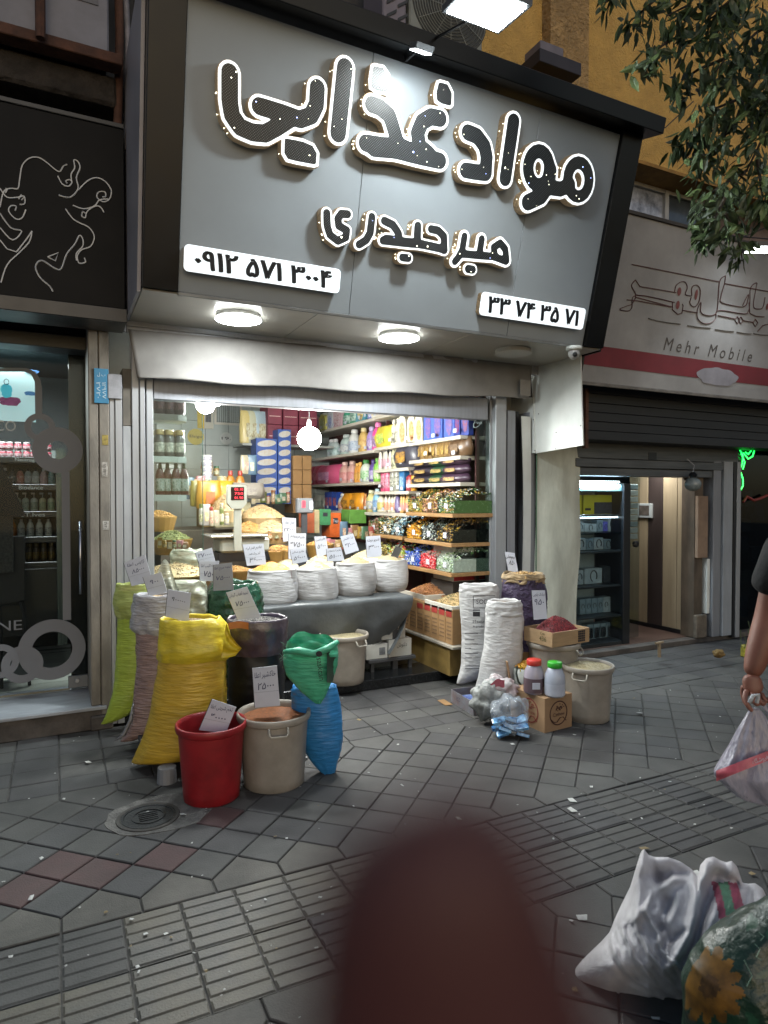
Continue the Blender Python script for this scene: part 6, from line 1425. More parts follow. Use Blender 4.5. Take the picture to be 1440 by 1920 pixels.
# barberry crate
def quadbox(t, name, P, mat, th=None): mb = MB(); mb.loft(P); return t.part(name, mb, mat)
cz = .521; fr0 = atD(1036, 1201, 4.75); fr0.z = cz; lf = atD(984, 1183, 5.0); lf.z = cz; rg_ = atD(1104, 1198, 4.95); rg_.z = cz
e1 = (rg_-fr0); e2 = (lf-fr0); e2 = e2-e1*(e2.dot(e1)/e1.length_squared)*.6; cw = .105; zv = V3((0, 0, cw))
plyw = M('crate_card', '#9c8160', .7, ns=6, na=.12, stretch=(1, 1, 6))
t = Thing('barberry_crate', 'tan crate heaped with dark red barberries on top of a grey bin', 'crate', fr0+(e1+e2)/2)
for nm, a, b in (('side', fr0, fr0+e1), ('side', fr0, fr0+e2), ('side', fr0+e1, fr0+e1+e2), ('side', fr0+e2, fr0+e1+e2)):
    n_ = (b-a).cross(V3((0, 0, 1))).normalized()*.004; t.part(nm, MB().loft([[a+n_, b+n_, b+zv+n_, a+zv+n_], [a-n_, b-n_, b+zv-n_, a+zv-n_]]), plyw)
t.part('bottom', MB().loft([[fr0, fr0+e1, fr0+e1+e2, fr0+e2], [p+V3((0, 0, .008)) for p in (fr0, fr0+e1, fr0+e1+e2, fr0+e2)]]), plyw)
bb = [M('barberry', '#6a141c', .55, na=.25), M('barberry_bright', '#8c2028', .5, na=.2), M('barberry_dark', '#3c0c12', .6, na=.2)]
add_grains(t, fr0+(e1+e2)/2+V3((0, 0, cw*.82)), e1.length*.46, e2.length*.46, .10, 2600, .0055, bb, ax=(e1.normalized(), e2.normalized()), asp=.6, flatten=.9)
n1 = e1.cross(V3((0, 0, 1))).normalized(); mb = MB(); c = fr0+e1*.78+zv*.5+n1*.0052
for i in range(4):
    for j in range(5): mb.obox(c+e1.normalized()*((i-1.5)*.019)+V3((0, 0, (j-2)*.017)), e1.normalized()*.008, n1*.0005, V3((0, 0, .007)))
t.part('ink_table', mb, inkb)
n2 = -(e2.cross(V3((0, 0, 1))).normalized()); mb = MB(); put_text(mb, '436', fr0+e2*.32+zv*.45, -e2, (0, 0, 1), .07, .035, z=.006); put_text(mb, 'Dk', fr0+e2*.32+zv*.8, -e2, (0, 0, 1), .05, .015, z=.006); t.part('pen_marks', mb, M('pen_olive', '#4a4a28', .6, na=0))
# brown carton with round logos and two jars
c0 = onZ(1021, 1375, 0); cl = onZ(968, 1345, 0); cr = onZ(1072, 1362, 0); ev = cr-c0; el = cl-c0; el = el-ev*(el.dot(ev)/ev.length_squared)*.9; ht = .235
t = Thing('logo_carton', 'brown carton with round brown emblems carrying two lidded jars', 'carton', c0+(ev+el)/2)
kr2 = M('kraft_light', '#97795a', .75, ns=5, na=.1, bump=.1, bs=120)
P = [c0, cr, c0+ev+el, c0+el]; t.part('box', MB().loft([P, [p+V3((0, 0, ht)) for p in P]]), kr2)
t.part('lid_seam', MB().obox(c0+(ev+el)/2+V3((0, 0, ht+.001)), ev*.49, el.normalized()*.002, V3((0, 0, .0008))), kraftd)
def emblem(o, u, nrm, r, nm):
    mb = MB(); mb.lathe([(r, 0), (r, .001), (r*.9, .001), (r*.9, 0)], o, 36, ax=nrm, cap0=False, cap1=False)
    for k in range(26):
        a = rnd.uniform(.5, 2.6); q_ = rnd.uniform(.2, .75)*r; mb.obox(o+u*(cos(a)*q_)+V3((0, 0, sin(a)*q_))+nrm*.001, u*.004, nrm*.0004, V3((0, 0, .004)))
    pts = [o+u*(x*r*.85)+V3((0, 0, -.55*r+.22*r*sin(x*4)))+nrm*.001 for x in (-1, -.6, -.2, .2, .6, 1)]; mb.tube(pts, .003, 4)
    put_text(mb, nm, o+nrm*.001+V3((0, 0, -.08*r)), u, (0, 0, 1), r*1.3, r*.3)
    return mb
n_v = ev.cross(V3((0, 0, 1))).normalized(); n_l = -el.cross(V3((0, 0, 1))).normalized()
t.part('emblem', emblem(c0+ev*.5+V3((0, 0, ht*.5))+n_v*.001, ev.normalized(), n_v, .085, 'Cashew'), M('emblem_brown', '#4a2a22', .6, na=.1))
t.part('emblem', emblem(c0+el*.42+V3((0, 0, ht*.5))+n_l*.001, -el.normalized(), n_l, .085, 'Cashew'), M('emblem_red', '#7a3028', .6, na=.1))
def jarbig(px, pyb, d, cap, liq, r, label, fillh, liqcol):
    p = atD(px, pyb, d); p.z = ht+.002; t = Thing('jar', label, 'jar', p)
    jp = M('jar_plastic_'+cap[1:], liq, .25, ns=4, na=.08, spec=.7)
    mb = MB(); mb.lathe([(r*.9, 0), (r, .012), (r, .1), (r*.93, .15), (r*.7, .185), (r*.62, .2)], p, 30); mb.smooth = True; t.part('body', mb, jp)
    if liqcol: mb = MB(); mb.lathe([(r*1.006, .012), (r*1.006, fillh)], p, 30, cap0=False, cap1=False); mb.smooth = True; t.part('contents_band', mb, M('contents_'+cap[1:], liqcol, .25, ns=5, na=.1, spec=.7))
    mb = MB(); mb.lathe([(r*.7, .196), (r*.72, .2), (r*.72, .228), (r*.66, .234)], p, 30); mb.smooth = True; t.part('lid', mb, M('cap_'+cap[1:], cap, .4, na=.05)); return t, p
t, p = jarbig(1001, 1300, 4.62, '#b8342a', '#98909a', .071, 'jar with a red lid and cloudy purplish contents on the logo carton', .11, '#5c4a50')
t.part('label', MB().obox(p+n_l*.02+n_v*.066+V3((-.02, 0, .065)), U_*.026, W_*.002, V3((0, 0, .022))), card_w)
jarbig(1040, 1306, 4.55, '#2f9a28', '#a8adba', .07, 'jar with a bright green lid and clear contents on the logo carton', .09, '#b4b8c4')
# box of corn with a printed bag behind the jars
p = atD(988, 1295, 4.95); p.z = 0; t = Thing('corn_box', 'tilted open box with a yellow N printed bag of corn behind the jars', 'box', p)
ax1, ax2 = U_, W_
def side(a, b, zlo, zhi, tilt): return None
for s_, mm in ((-1, kr2), (1, kraft)): t.part('flap', MB().obox(p+U_*(.13*s_)+V3((0, 0, .19)), U_*.006+V3((0, 0, .0)), W_*.09, V3((0, 0, .20))+U_*(.035*s_)), mm)
t.part('back', MB().obox(p+W_*.1+V3((0, 0, .2)), U_*.12, W_*.005, V3((0, 0, .22))), kraft)
cb = MB(); cb.lathe([(.10, 0), (.125, .05), (.12, .2), (.115, .33)], p, 24, sy=.75); cb.smooth = True; t.part('bag', cb, M('bag_printed', '#8f9494', .4, ns=5, na=.2, col2='#a8a89c', bump=.4, bs=16))
t.part('dark_stripe', MB().tube([atD(970, 1248, 4.83), atD(968, 1262, 4.82), atD(972, 1278, 4.82), atD(982, 1292, 4.82)], .008, 6), M('bag_green_dark', '#26322c', .5, na=.2))
add_grains(t, p+V3((0, 0, .345)), .11, .08, .03, 420, .008, [M('corn', '#c08a28', .5, na=.2), M('corn_light', '#d0a448', .5, na=.2)], asp=.8)
t.part('lettering', put_text(MB(), 'N', atD(981, 1253, 4.8), U_, V3((0, 0, 1)), .05, .05, z=.004), M('corn_yellow_print', '#c8a818', .5, na=0))
# low open tray box
a0, b0_, c00 = onZ(846, 1316, 0), onZ(888, 1342, 0), onZ(905, 1330, 0); eu = b0_-a0; ew = V3((-eu.y, eu.x, 0)).normalized()*.2; hh = .10
t = Thing('tray_box', 'low open printed cardboard tray with blue packets inside, at the shop step', 'box', (a0+b0_)/2)
for a, b in ((a0, b0_), (a0, a0+ew), (b0_, b0_+ew), (a0+ew, b0_+ew)):
    n_ = (b-a).cross(V3((0, 0, 1))).normalized()*.002; t.part('side', MB().loft([[a+n_, b+n_, b+n_+V3((0, 0, hh)), a+n_+V3((0, 0, hh))], [a-n_, b-n_, b-n_+V3((0, 0, hh)), a-n_+V3((0, 0, hh))]]), M('tray_print', '#858890', .6, ns=12, na=.2, col2='#70605f'))
t.part('bottom', MB().loft([[a0, b0_, b0_+ew, a0+ew], [p+V3((0, 0, .004)) for p in (a0, b0_, b0_+ew, a0+ew)]]), kraftd)
for k in range(3): c = a0.lerp(b0_, .3+k*.25)+ew*.5+V3((0, 0, .05+.005*k)); t.part('blue_packet', MB().obox(c, eu.normalized()*.05, ew.normalized()*.07, V3((0, 0, .012)), .006), M('blue_packet', '#2a4c9c', .3, ns=20, na=.3, col2='#8a98b8'))
n_ = eu.cross(V3((0, 0, 1))).normalized(); t.part('lettering', put_text(MB(), 'ECO', a0.lerp(b0_, .35)+V3((0, 0, .055)), eu, (0, 0, 1), .06, .03, z=.004), ink)
c = onZ(834, 1317, .004); solid('cardboard_scrap', MB().obox(c, eu.normalized()*.07, ew.normalized()*.03, V3((0, 0, .0015))), kraft, 'torn flat piece of brown cardboard lying by the tray box', 'cardboard')
# crumpled white bags and blue packets
def blob(px, py, d, rx, ry, rz, seed, amp=.35, n=40, m=22, pinch=0):
    c = atD(px, py, d); c.z = max(c.z, rz*.9); mb = MB(); rings = []
    for k in range(m+1):
        th = pi*k/m; rg = []
        for j in range(n):
            a = 2*pi*j/n; v_ = V3((sin(th)*cos(a), sin(th)*sin(a), -cos(th))); f = 1+amp*noise.noise(v_*1.9+V3((seed, 0, 0)))+amp*.35*noise.noise(v_*6+V3((seed, 5, 0)))+amp*.5*abs(noise.noise(V3((cos(a)*4+seed, sin(a)*4, v_.z*1.5))))
            p = c+U_*(v_.x*rx*f)+W_*(v_.y*ry*f)+V3((0, 0, v_.z*rz*f))
            p.z = max(p.z, .004)
            rg.append(p)
        rings.append(rg)
    mb.loft(rings); mb.smooth = True; return mb
crw = M('crumple_white', '#b0adac', .4, ns=7, na=.12, bump=.7, bs=14, bd=.03, col2='#b8a4a8')
t = Thing('white_bag', 'crumpled white plastic sack with pink print lying before the white woven sacks', 'bag', onZ(925, 1335, 0))
t.part('body', blob(915, 1312, 4.68, .13, .10, .12, 3), M('woven_grey_white', '#8d8f8c', .5, ns=9, na=.25, bump=.6, bs=18, bd=.03))
t.part('top_film', blob(938, 1290, 4.72, .12, .08, .075, 9, .5), crw)
c = atD(938, 1290, 4.6); t.part('pink_print', MB().grid(lambda u, v: atD(912+u*34, 1296-v*14-u*10+3*sin(u*8), 4.63-.01*sin(u*3)), 10, 2), M('pink_print', '#9a4a58', .5, ns=50, na=.2))
t = Thing('blue_packet_bag', 'clear plastic bag full of shiny blue packets lying on the pavement', 'bag', onZ(957, 1372, 0))
pk = random.Random(4); bpm = M('shiny_blue_packet', '#24609c', .2, ns=25, na=.3, col2='#7ab0d8', spec=.9)
c = onZ(957, 1366, .06)
for k in range(22):
    q_ = c+U_*pk.uniform(-.085, .09)+W_*pk.uniform(-.05, .07)+V3((0, 0, pk.uniform(-.035, .06))); a = pk.uniform(-.5, .5)
    u = (U_*cos(a)+V3((0, 0, sin(a)))).normalized(); v_ = W_*cos(a*.7)+V3((0, 0, .5*sin(a*3)))
    t.part('blue_packet', MB().obox(q_, u*.042, v_.normalized()*.026, u.cross(v_).normalized()*.011, .007), bpm)
t.part('film', blob(955, 1342, 4.42, .12, .09, .13, 17, .4), M('clear_film', '#c0c8d0', .12, ns=10, na=.1, alpha=.28, bump=.9, bs=16, bd=.04, spec=1))
# ================================================================== MOBILE SHOP, right
mt_ = M('mobile_sign_cloth', '#8d8e90', .8, ns=1.8, na=.16, stretch=(1, 1, .5), bump=.1, bs=200)
YB0, ZB0, YT0, ZT0 = -.55, 2.61, -.80, 4.0
B0 = V3((4.06, YB0, ZB0)); UB = (V3((0, YT0-YB0, ZT0-ZB0))).normalized(); NB = V3((1, 0, 0)).cross(UB)
ms_ = Thing('mobile_shop_sign', 'faded grey cloth sign with outlined Persian letters above a dark shutter', 'shop sign', B0)
ms_.o.rotation_euler = Matrix((V3((1, 0, 0)), UB, NB)).transposed().to_euler(); HB = sqrt((YT0-YB0)**2+(ZT0-ZB0)**2)
def muv(px, py): r = ray(px, py); t = (B0-CAM).dot(NB)/r.dot(NB); p = CAM+r*t-B0; return p.x, p.dot(UB)
def mpart(name, mb, m, par=None): me = fixn(mb.mesh(name, m)); return link(name, me, par or ms_.o)
mpart('cloth', MB().box(.02, 5.0, .0, HB, -.03, 0, .002), mt_)
mpart('top_edge', MB().box(.0, 5.02, HB+.0005, HB+.03, -.06, .02, .003), M('sign_top_edge', '#3e3c3b', .7, na=.2))
mpart('bottom_edge', MB().box(.0, 5.02, -.03, -.0005, -.06, .02, .003), M('edge_pale', '#6a6866', .6, ns=8, na=.3))
yr = muv(1300, 690)[1]
mpart('red_stripe', MB().box(.021, 5.0, yr-.085, yr+.085, .0005, .003), M('stripe_red', '#6e2730', .7, ns=4, na=.15))
mpart('wood_edge', MB().box(-.05, -.002, 0, HB*.2, -.05, 0, .003), M('old_wood', '#7c7563', .8, ns=10, na=.3, stretch=(1, 1, .3)))
redln = M('outline_red', '#4a2a2a', .7, na=.1); lblm = M('print_grey', '#46413f', .7, na=.1)
def mz(*p): return [muv(1080+x/3.69, 380+y/3.69) for x, y in p]
outl = [[(385, 427), (990, 548)], [(1030, 560), (1329, 615)], [(350, 672), (430, 680), (655, 722)], [(740, 745), (840, 762)], [(980, 780), (1100, 805)], [(1150, 815), (1225, 828)],
 [(410, 535), (440, 580), (690, 622)], [(410, 535), (382, 575), (412, 640), (385, 700), (350, 715), (300, 738), (358, 750), (385, 725), (415, 640), (680, 690)], [(415, 655), (665, 722)],
 [(680, 620), (690, 575), (725, 548), (755, 552), (768, 590), (755, 635), (800, 645)], [(800, 640), (798, 595), (815, 572), (842, 575), (858, 610), (850, 680), (825, 718), (800, 715), (785, 690), (795, 655)], [(665, 690), (665, 740), (700, 772), (730, 765), (740, 715), (735, 700)],
 [(1032, 505), (990, 550), (975, 740), (940, 780), (885, 775), (860, 750), (862, 690), (838, 740), (840, 800), (880, 835), (930, 832), (965, 800), (985, 745), (1160, 770), (1190, 750), (1200, 690), (1205, 590), (1248, 555), (1240, 605), (1225, 715), (1255, 735), (1290, 725), (1305, 655)],
 [(1032, 505), (1025, 560), (1000, 650), (1008, 692), (1130, 720), (1170, 712), (1185, 680), (1190, 635), (1165, 680), (1150, 712)], [(1195, 690), (1200, 765), (1240, 785), (1300, 790)],
 [(1112, 788), (1130, 812), (1112, 838), (1097, 812), (1112, 788)], [(1137, 790), (1155, 815), (1137, 838), (1122, 815), (1137, 790)], [(1238, 805), (1255, 830), (1238, 858), (1222, 830), (1238, 805)], [(1255, 890), (1290, 850), (1329, 840)]]
for L in outl: mpart('outline', MB().tube([V3((x, y, .004)) for x, y in (smooth(mz(*L), 4) if len(L) > 6 else mz(*L))], .0045, 4), redln)
for cx, cy, rx, ry in ((712, 615, 20, 30), (830, 636, 15, 38), (702, 708, 18, 30), (1320, 720, 14, 26)):
    x, y = mz((cx, cy))[0]; mpart('red_fill', MB().lathe([(.0, 0), (1, .002), (0, .003)], (x, y, .003), 20, sx=rx/3.69*.0046, sy=ry/3.69*.0046, cap0=False, cap1=False), M('fill_red', '#6e3a38', .7, na=.1))
A_, B_ = muv(1245, 645), muv(1410, 668)
mpart('lettering', put_text(MB(), 'M e h r   M o b i l e', ((A_[0]+B_[0])/2, (A_[1]+B_[1])/2, 0), (1, 0, 0), (0, 1, 0), B_[0]-A_[0], .115, z=.002, shear=.15), lblm)
for (xa_, ya_), (xb_2, yb_2) in (((500, 800), (545, 812)), ((545, 815), (720, 840)), ((770, 850), (930, 868)), ((960, 876), (1090, 892)), ((1110, 895), (1210, 908)), ((1225, 905), (1329, 918))):
    mpart('scuff', MB().tube([V3((*mz((xa_, ya_))[0], .003)), V3((*mz(((xa_+xb_2)/2, (ya_+yb_2)/2+3))[0], .003)), V3((*mz((xb_2, yb_2))[0], .003))], .005, 4), M('scuff', '#4d4a46', .8, na=.2))
cx, cy = muv(1345, 706); mb = MB(); P = []
for k in range(40): a = 2*pi*k/40; r = 1+.25*noise.noise(V3((cos(a)*2, sin(a)*2, 4))); P.append((cx+.30*r*cos(a), cy+.085*r*sin(a)))
mpart('painted_patch', MB().prism(P, .0035, .0045), M('patch_paint', '#8a8a94', .8, ns=5, na=.15))
# lamp over it
p = onY(1425, 470, -1.05); t = Thing('sign_lamp', 'black lamp on a bracket shining down on the faded mobile shop sign', 'lamp', p)
t.part('housing', MB().obox(p+V3((0, 0, .03)), U_*.13, W_*.07-V3((0, 0, .01)), V3((0, 0, .02)), .006), black_m)
t.part('glowing_face', MB().obox(p+V3((0, 0, .007)), U_*.11, W_*.055-V3((0, 0, .008)), V3((0, 0, .0015))), lampmat('sign_lamp_glow', (.95, 1, 1), 20))
t.part('bracket', MB().tube([p+V3((0, 0, .05)), p+V3((.1, .15, .12)), V3((p.x+.2, -.78, 4.0))], .01), black_m); t.part('bracket', MB().tube([p+V3((.02, 0, .05)), p+V3((.3, .1, .02)), V3((p.x+.5, -.78, 4.0))], .008), black_m)
l = bpy.data.lights.new('sign_lamp_light', 'SPOT'); l.energy = 30; l.spot_size = radians(120); l.spot_blend = .5; l.shadow_soft_size = .04; l.color = (.95, 1, 1)
o = bpy.data.objects.new('sign_lamp_light', l); COL.objects.link(o); o.location = p-V3((0, 0, .02)); o.rotation_euler = (radians(-12), 0, 0)
for k, (a, b) in enumerate((((1215, 405), (1440, 448)), ((1340, 445), (1440, 425)), ((1195, 265), (1300, 190)))):
    p0 = onY(*a, -.3); p1 = onY(*b, -.35); solid('cable', MB().tube([p0, p0.lerp(p1, .5)-V3((0, 0, .06)), p1], .006, 5), black_m, ['black cable sagging along the top of the mobile shop sign', 'black cable crossing the pink plaster wall at the right', 'thin cable running up from the sign corner across the yellow stucco'][k], 'cable')
# shutter box and beams
sb = Thing('shutter_box', 'dark roller shutter housing below the mobile shop sign', 'shutter box', (6, -.2, 2.3))
Ysb = -.3; zb1, zb0 = onY(1200, 729, Ysb).z, onY(1200, 829, Ysb).z
for k in range(6): z0 = zb0+(zb1-zb0)*k/6; sb.part('slat', MB().box(4.2, 9, Ysb+.004*(k % 2), Ysb+.3, z0+.002, z0+(zb1-zb0)/6-.002, .003), M('shutter_dark', '#1f2123', .55, ns=6, na=.25, stretch=(.4, 1, 8)))
Ybm = -.02; bm_ = Thing('door_beam', 'grey metal beam with guide rails over the mobile shop entrance', 'beam', (6, Ybm, 2))
for a, b, yo in ((833, 862, 0), (863, 878, -.02), (879, 893, .01)): bm_.part('rail', MB().box(4.5, fx(1380), Ybm+yo, .2, onY(1200, b, Ybm).z, onY(1200, a, Ybm).z, .004), M('beam_grey', '#54585b', .5, ns=5, na=.25, stretch=(.4, 1, 6), metal=.3))
bm_.part('patch', MB().box(onY(1217, 850, -.03).x, onY(1232, 850, -.03).x, -.026, -.021, onY(1220, 862, -.03).z, onY(1220, 848, -.03).z, .001), black_m)
# showcase
Yg = .14; sx0, sx1 = fx(1079, Yg), fx(1168, Yg)
sc = Thing('showcase', 'lit glass showcase of phone accessories right of the plaster pillar', 'showcase', ((sx0+sx1)/2, Yg, .06))
shd = M('showcase_dark', '#1c2022', .4, na=.2)
sc.part('frame', MB().box(sx1+.001, fx(1181, Yg), Yg-.01, Yg+.4, .061, 1.75, .004), black_m)
sc.part('back', MB().box(sx0, sx1, .55, .56, .061, 1.74), M('showcase_back', '#8f9ea4', .5, ns=3, na=.12)); sc.part('base', MB().box(sx0, sx1, Yg+.002, .549, .061, .10, .003), shd)
gt = sc.part('glass', MB().box(sx0, sx1, Yg, Yg+.005, .1, 1.72), thin_glass('showcase_glass', (.9, .95, .97), .08))
zs = [onY(1125, y, Yg+.03).z for y in (965, 1033, 1098, 1155, 1203)]
for z in zs: sc.part('shelf', MB().box(sx0+.002, sx1-.002, Yg+.02, .548, z-.022, z, .002), shd)
sc.part('light_bar', MB().box(sx0+.01, sx1-.01, Yg+.04, Yg+.07, onY(1125, 902, Yg+.04).z-.012, onY(1125, 902, Yg+.04).z, .002), lampmat('case_tube', (.8, .95, 1), 14))
sc.part('light_strip', MB().box(sx0+.01, sx1-.01, Yg+.06, Yg+.075, zs[0]-.036, zs[0]-.0225, .001), lampmat('case_tube2', (.75, .9, 1), 6))
sc.part('header', MB().box(sx0, sx1, Yg+.01, .549, onY(1125, 921, Yg+.01).z, onY(1125, 908, Yg+.01).z, .003), M('header_teal', '#5f7f88', .4, na=.1))
Yi = Yg+.16
kb = pbox('keyboard_box', 'bright yellow keyboard box on the top shelf of the showcase', fx(1094, Yi), fx(1158, Yi), Yi, Yi+.1, zs[0]+.001+.0, onY(1125, 928, Yi).z, M('keyboard_yellow', '#b8b414', .45, na=.05), [('print', M('keyboard_dark', '#2c3442', .5, ns=60, na=.5), .3, .98, .02, .62), ('print', inkb, .04, .2, .2, .32)])
pbox('keyboard_box', 'end of a second yellow box left of the keyboard box in the showcase', fx(1079, Yi)+.004, fx(1092, Yi), Yi+.01, Yi+.1, zs[0]+.001, onY(1125, 928, Yi).z, MC['keyboard_yellow'], [('print', MC['keyboard_dark'], .1, .5, .1, .7)])
acc_w = M('accessory_white', '#8d9a9e', .4, ns=20, na=.15); acc_d = M('accessory_dark', '#2c3338', .4, ns=20, na=.3); acc_b = M('accessory_bluegrey', '#6d8088', .45, ns=14, na=.2)
rows_ = [(zs[1]+.19, [(1082, 1096, 22, acc_w), (1097, 1120, 18, acc_w), (1121, 1132, 26, acc_b), (1133, 1141, 22, M('accessory_violet', '#5a5cb0', .4, na=.2)), (1142, 1156, 34, acc_w), (1157, 1167, 34, acc_b)]),
 (zs[1]+.001, [(1082, 1100, 26, acc_w), (1101, 1114, 24, acc_b), (1115, 1133, 26, acc_w), (1134, 1150, 22, acc_b), (1151, 1166, 24, acc_w)]),
 (zs[2]+.001, [(1081, 1096, 32, acc_w), (1098, 1131, 34, acc_w), (1134, 1150, 36, acc_d), (1151, 1167, 34, acc_d)]),
 (zs[3]+.001, [(1090+k*11, 1100+k*11, 34, acc_b if k < 4 else acc_w) for k in range(7)]),
 (zs[4]+.001, [(1104+k*12.5, 1115+k*12.5, 32, acc_b) for k in range(5)]),
 (.102, [(1090+k*13, 1102+k*13, 26, acc_w if k % 2 else acc_b) for k in range(6)])]
rn_ = ['upper', 'second', 'third', 'fourth', 'fifth', 'lowest']
for ri, (z, L) in enumerate(rows_):
    if ri == 0: sc.part('shelf', MB().box(sx0+.002, sx1-.002, Yg+.02, .548, z-.02, z-.001, .001), thin_glass('shelf_glass', (.7, .8, .85)))
    for k, (a, b, h, m_) in enumerate(L):
        hm = h/F*5.9; t = pbox('accessory_box', '%s accessory box in the %s row of the showcase, %s from the left' % ('dark' if m_ is acc_d else 'pale', rn_[ri], ('first', 'second', 'third', 'fourth', 'fifth', 'sixth', 'seventh')[k]), fx(a, Yi), fx(b, Yi), Yi+.01, Yi+.1, z, z+hm, m_, group='accessory boxes in the showcase')
        cc = V3(((fx(a, Yi)+fx(b, Yi))/2, Yi+.007, z+hm*.5)); rr = min(hm, fx(b, Yi)-fx(a, Yi))*.28
        if m_ is not acc_d: t.part('printed_ring', MB().tube([cc+V3((rr*cos(q_), 0, rr*1.3*sin(q_))) for q_ in [x_*.5-.6 for x_ in range(11)]], rr*.16, 4), acc_d)
# entrance: door glass, plank side wall, posts
XP = 6.3; yP = lambda px: onX(px, 1000, XP).y
ew_ = Thing('plank_wall', 'beige and dark brown plank side wall of the mobile shop entrance', 'wall', (XP, .5, .06))
plb = M('plank_beige', '#9a8c74', .55, ns=4, na=.1, stretch=(1, 4, .3)); pld = M('plank_brown', '#3b3230', .5, ns=4, na=.1, stretch=(1, 4, .3))
for a, b, m_ in ((1180, 1197, plb), (1197, 1214, plb), (1215, 1242, pld), (1242.7, 1269, plb), (1269.6, 1299, plb)):
    y0, y1 = sorted((yP(a), yP(b))); ew_.part('plank', MB().box(XP, XP+.02, y0+.001, y1-.001, .09, 2.02, .002), m_)
ew_.part('skirting', MB().box(XP-.008, XP-.001, yP(1299), yP(1180), .061, .11, .002), black_m)
for a_, b_ in ((1279, 958), (1282, 1036), (1287, 1083), (1293, 1031), (1283, 1165), (1240, 958), (1238, 1002), (1238, 1034)):
    c = onX(a_, b_, XP-.001); ew_.part('nail', MB().lathe([(.007, 0), (.005, .004)], c, 8, ax=(-1, 0, 0)), black_m)
fb = Thing('fuse_box', 'small white framed switch box on the plank wall', 'fuse box', onX(1212, 958, XP-.02))
y0, y1 = sorted((yP(1199), yP(1225))); z0, z1 = onX(1212, 971, XP).z, onX(1212, 944, XP).z
fb.part('box', MB().box(XP-.04, XP-.001, y0, y1, z0, z1, .006), M('fuse_white', '#a8b0b4', .35, na=.05)); fb.part('window', MB().box(XP-.0435, XP-.0405, y0+.03, y1-.03, z0+.03, z1-.025), M('fuse_window', '#5a5450', .15, na=.3, ns=12))
gd_ = Thing('glass_door', 'open frameless glass door with a round black lock beside the showcase', 'door', (fx(1190, .3), .3, .07))
gd_.part('pane', MB().box(fx(1182, .3), fx(1199, .3), .3, .31, .07, 1.9), thin_glass('door_glass', (.75, .8, .8), .1)); c = onY(1190, 1020, .28)
gd_.part('lock', MB().lathe([(.035, 0), (.035, .03), (.02, .035)], c, 20, ax=(0, -1, 0)), black_m)
for k in range(9): z = 1.75-k*.07; solid('hanging_cable_pack', MB().box(fx(1180, .5), fx(1196, .5), .5, .53, z-.06, z, .004), acc_w if k % 3 else acc_b, 'thin hanging accessory pack on the wire rack behind the glass door, number %s down' % ('one', 'two', 'three', 'four', 'five', 'six', 'seven', 'eight', 'nine')[k], 'accessory pack', 'packs on the wire rack')
pt = atD(1232, 1182, 6.9); p0 = onZ(1236, 1232, .06); solid('stub_pipe', MB().tube([p0, V3((p0.x, p0.y, .2)), V3((p0.x-.01, p0.y, pt.z-.02)), ], .016, 8).tube([V3((p0.x-.05, p0.y, pt.z-.015)), V3((p0.x+.05, p0.y, pt.z-.01))], .013, 8), M('pipe_tan', '#7a6a54', .6, na=.2), 'short tan pipe with a cross valve rising from the mobile shop floor', 'pipe')
ceil = onX(1240, 903, XP-.35); solid('entrance_tube_light', MB().box(5.4, XP-.05, .45, .5, 2.02, 2.035), lampmat('entr_tube', (1, 1, .95), 7), 'slim lit tube light at the top of the mobile shop entrance', 'tube light')
ec = Thing('entrance_column', 'battered wood and metal door jamb at the right of the mobile shop entrance', 'column', (6.6, 0, 0))
ec.part('board', MB().box(fx(1302, .03), fx(1318, .03), .03, .2, .06, 1.95, .004), M('jamb_brown', '#4c4237', .8, ns=6, na=.4, stretch=(1, 1, .4)))
ec.part('tan_panel', MB().box(fx(1307, .0), fx(1326, .0), -.01, .028, onY(1316, 1046, 0).z, onY(1316, 930, 0).z, .004), M('tan_panel', '#7a6655', .7, ns=6, na=.2))
ec.part('lower_stone', MB().box(fx(1305, .0), fx(1325, .0), -.02, .028, .06, onY(1316, 1152, 0).z, .01), M('rubble', '#5c544a', .9, ns=10, na=.3, bump=.6, bs=30))
ec.part('pale_strip', MB().box(fx(1326.5, 0), fx(1332, 0), .0, .1, onY(1330, 1150, 0).z, onY(1330, 1048, 0).z, .002), whitep)
ec.part('steel_channel', MB().box(fx(1333, 0), fx(1347, 0), -.03, .15, .056, 2.0, .004), alud)
ec.part('shutter_guide', MB().box(fx(1349, 0), fx(1366, 0), -.05, .15, .056, 2.0, .004), M('guide_white', '#83888e', .5, ns=5, na=.2, stretch=(1, 1, .3)))
ec.part('black_gasket', MB().box(fx(1366.6, 0), fx(1370.5, 0), -.06, .1, .03, 2.0, .002), black_m)
ec.part('steel_pole', MB().box(fx(1371, 0), fx(1378, 0), -.07, .1, .03, 2.0, .003), alu)
t = Thing('wall_globe_light', 'cloudy glass globe fitting wrapped in plastic hanging over the mobile shop entrance', 'light fitting', onY(1298, 905, -.1)); c = onY(1299, 908, -.1)
t.part('globe', MB().ell(c, .085, .085, .075, 20, 12), M('globe_cloudy', '#6d7678', .2, ns=9, na=.3, bump=.7, bs=25, spec=.9), smooth=True); t.part('neck', MB().lathe([(.03, .06), (.045, .1), (.02, .13)], c, 14), black_m)
t.part('hook', MB().tube([c+V3((0, 0, .13)), c+V3((.02, 0, .2)), c+V3((-.03, 0.05, .27))], .006, 5), alud)
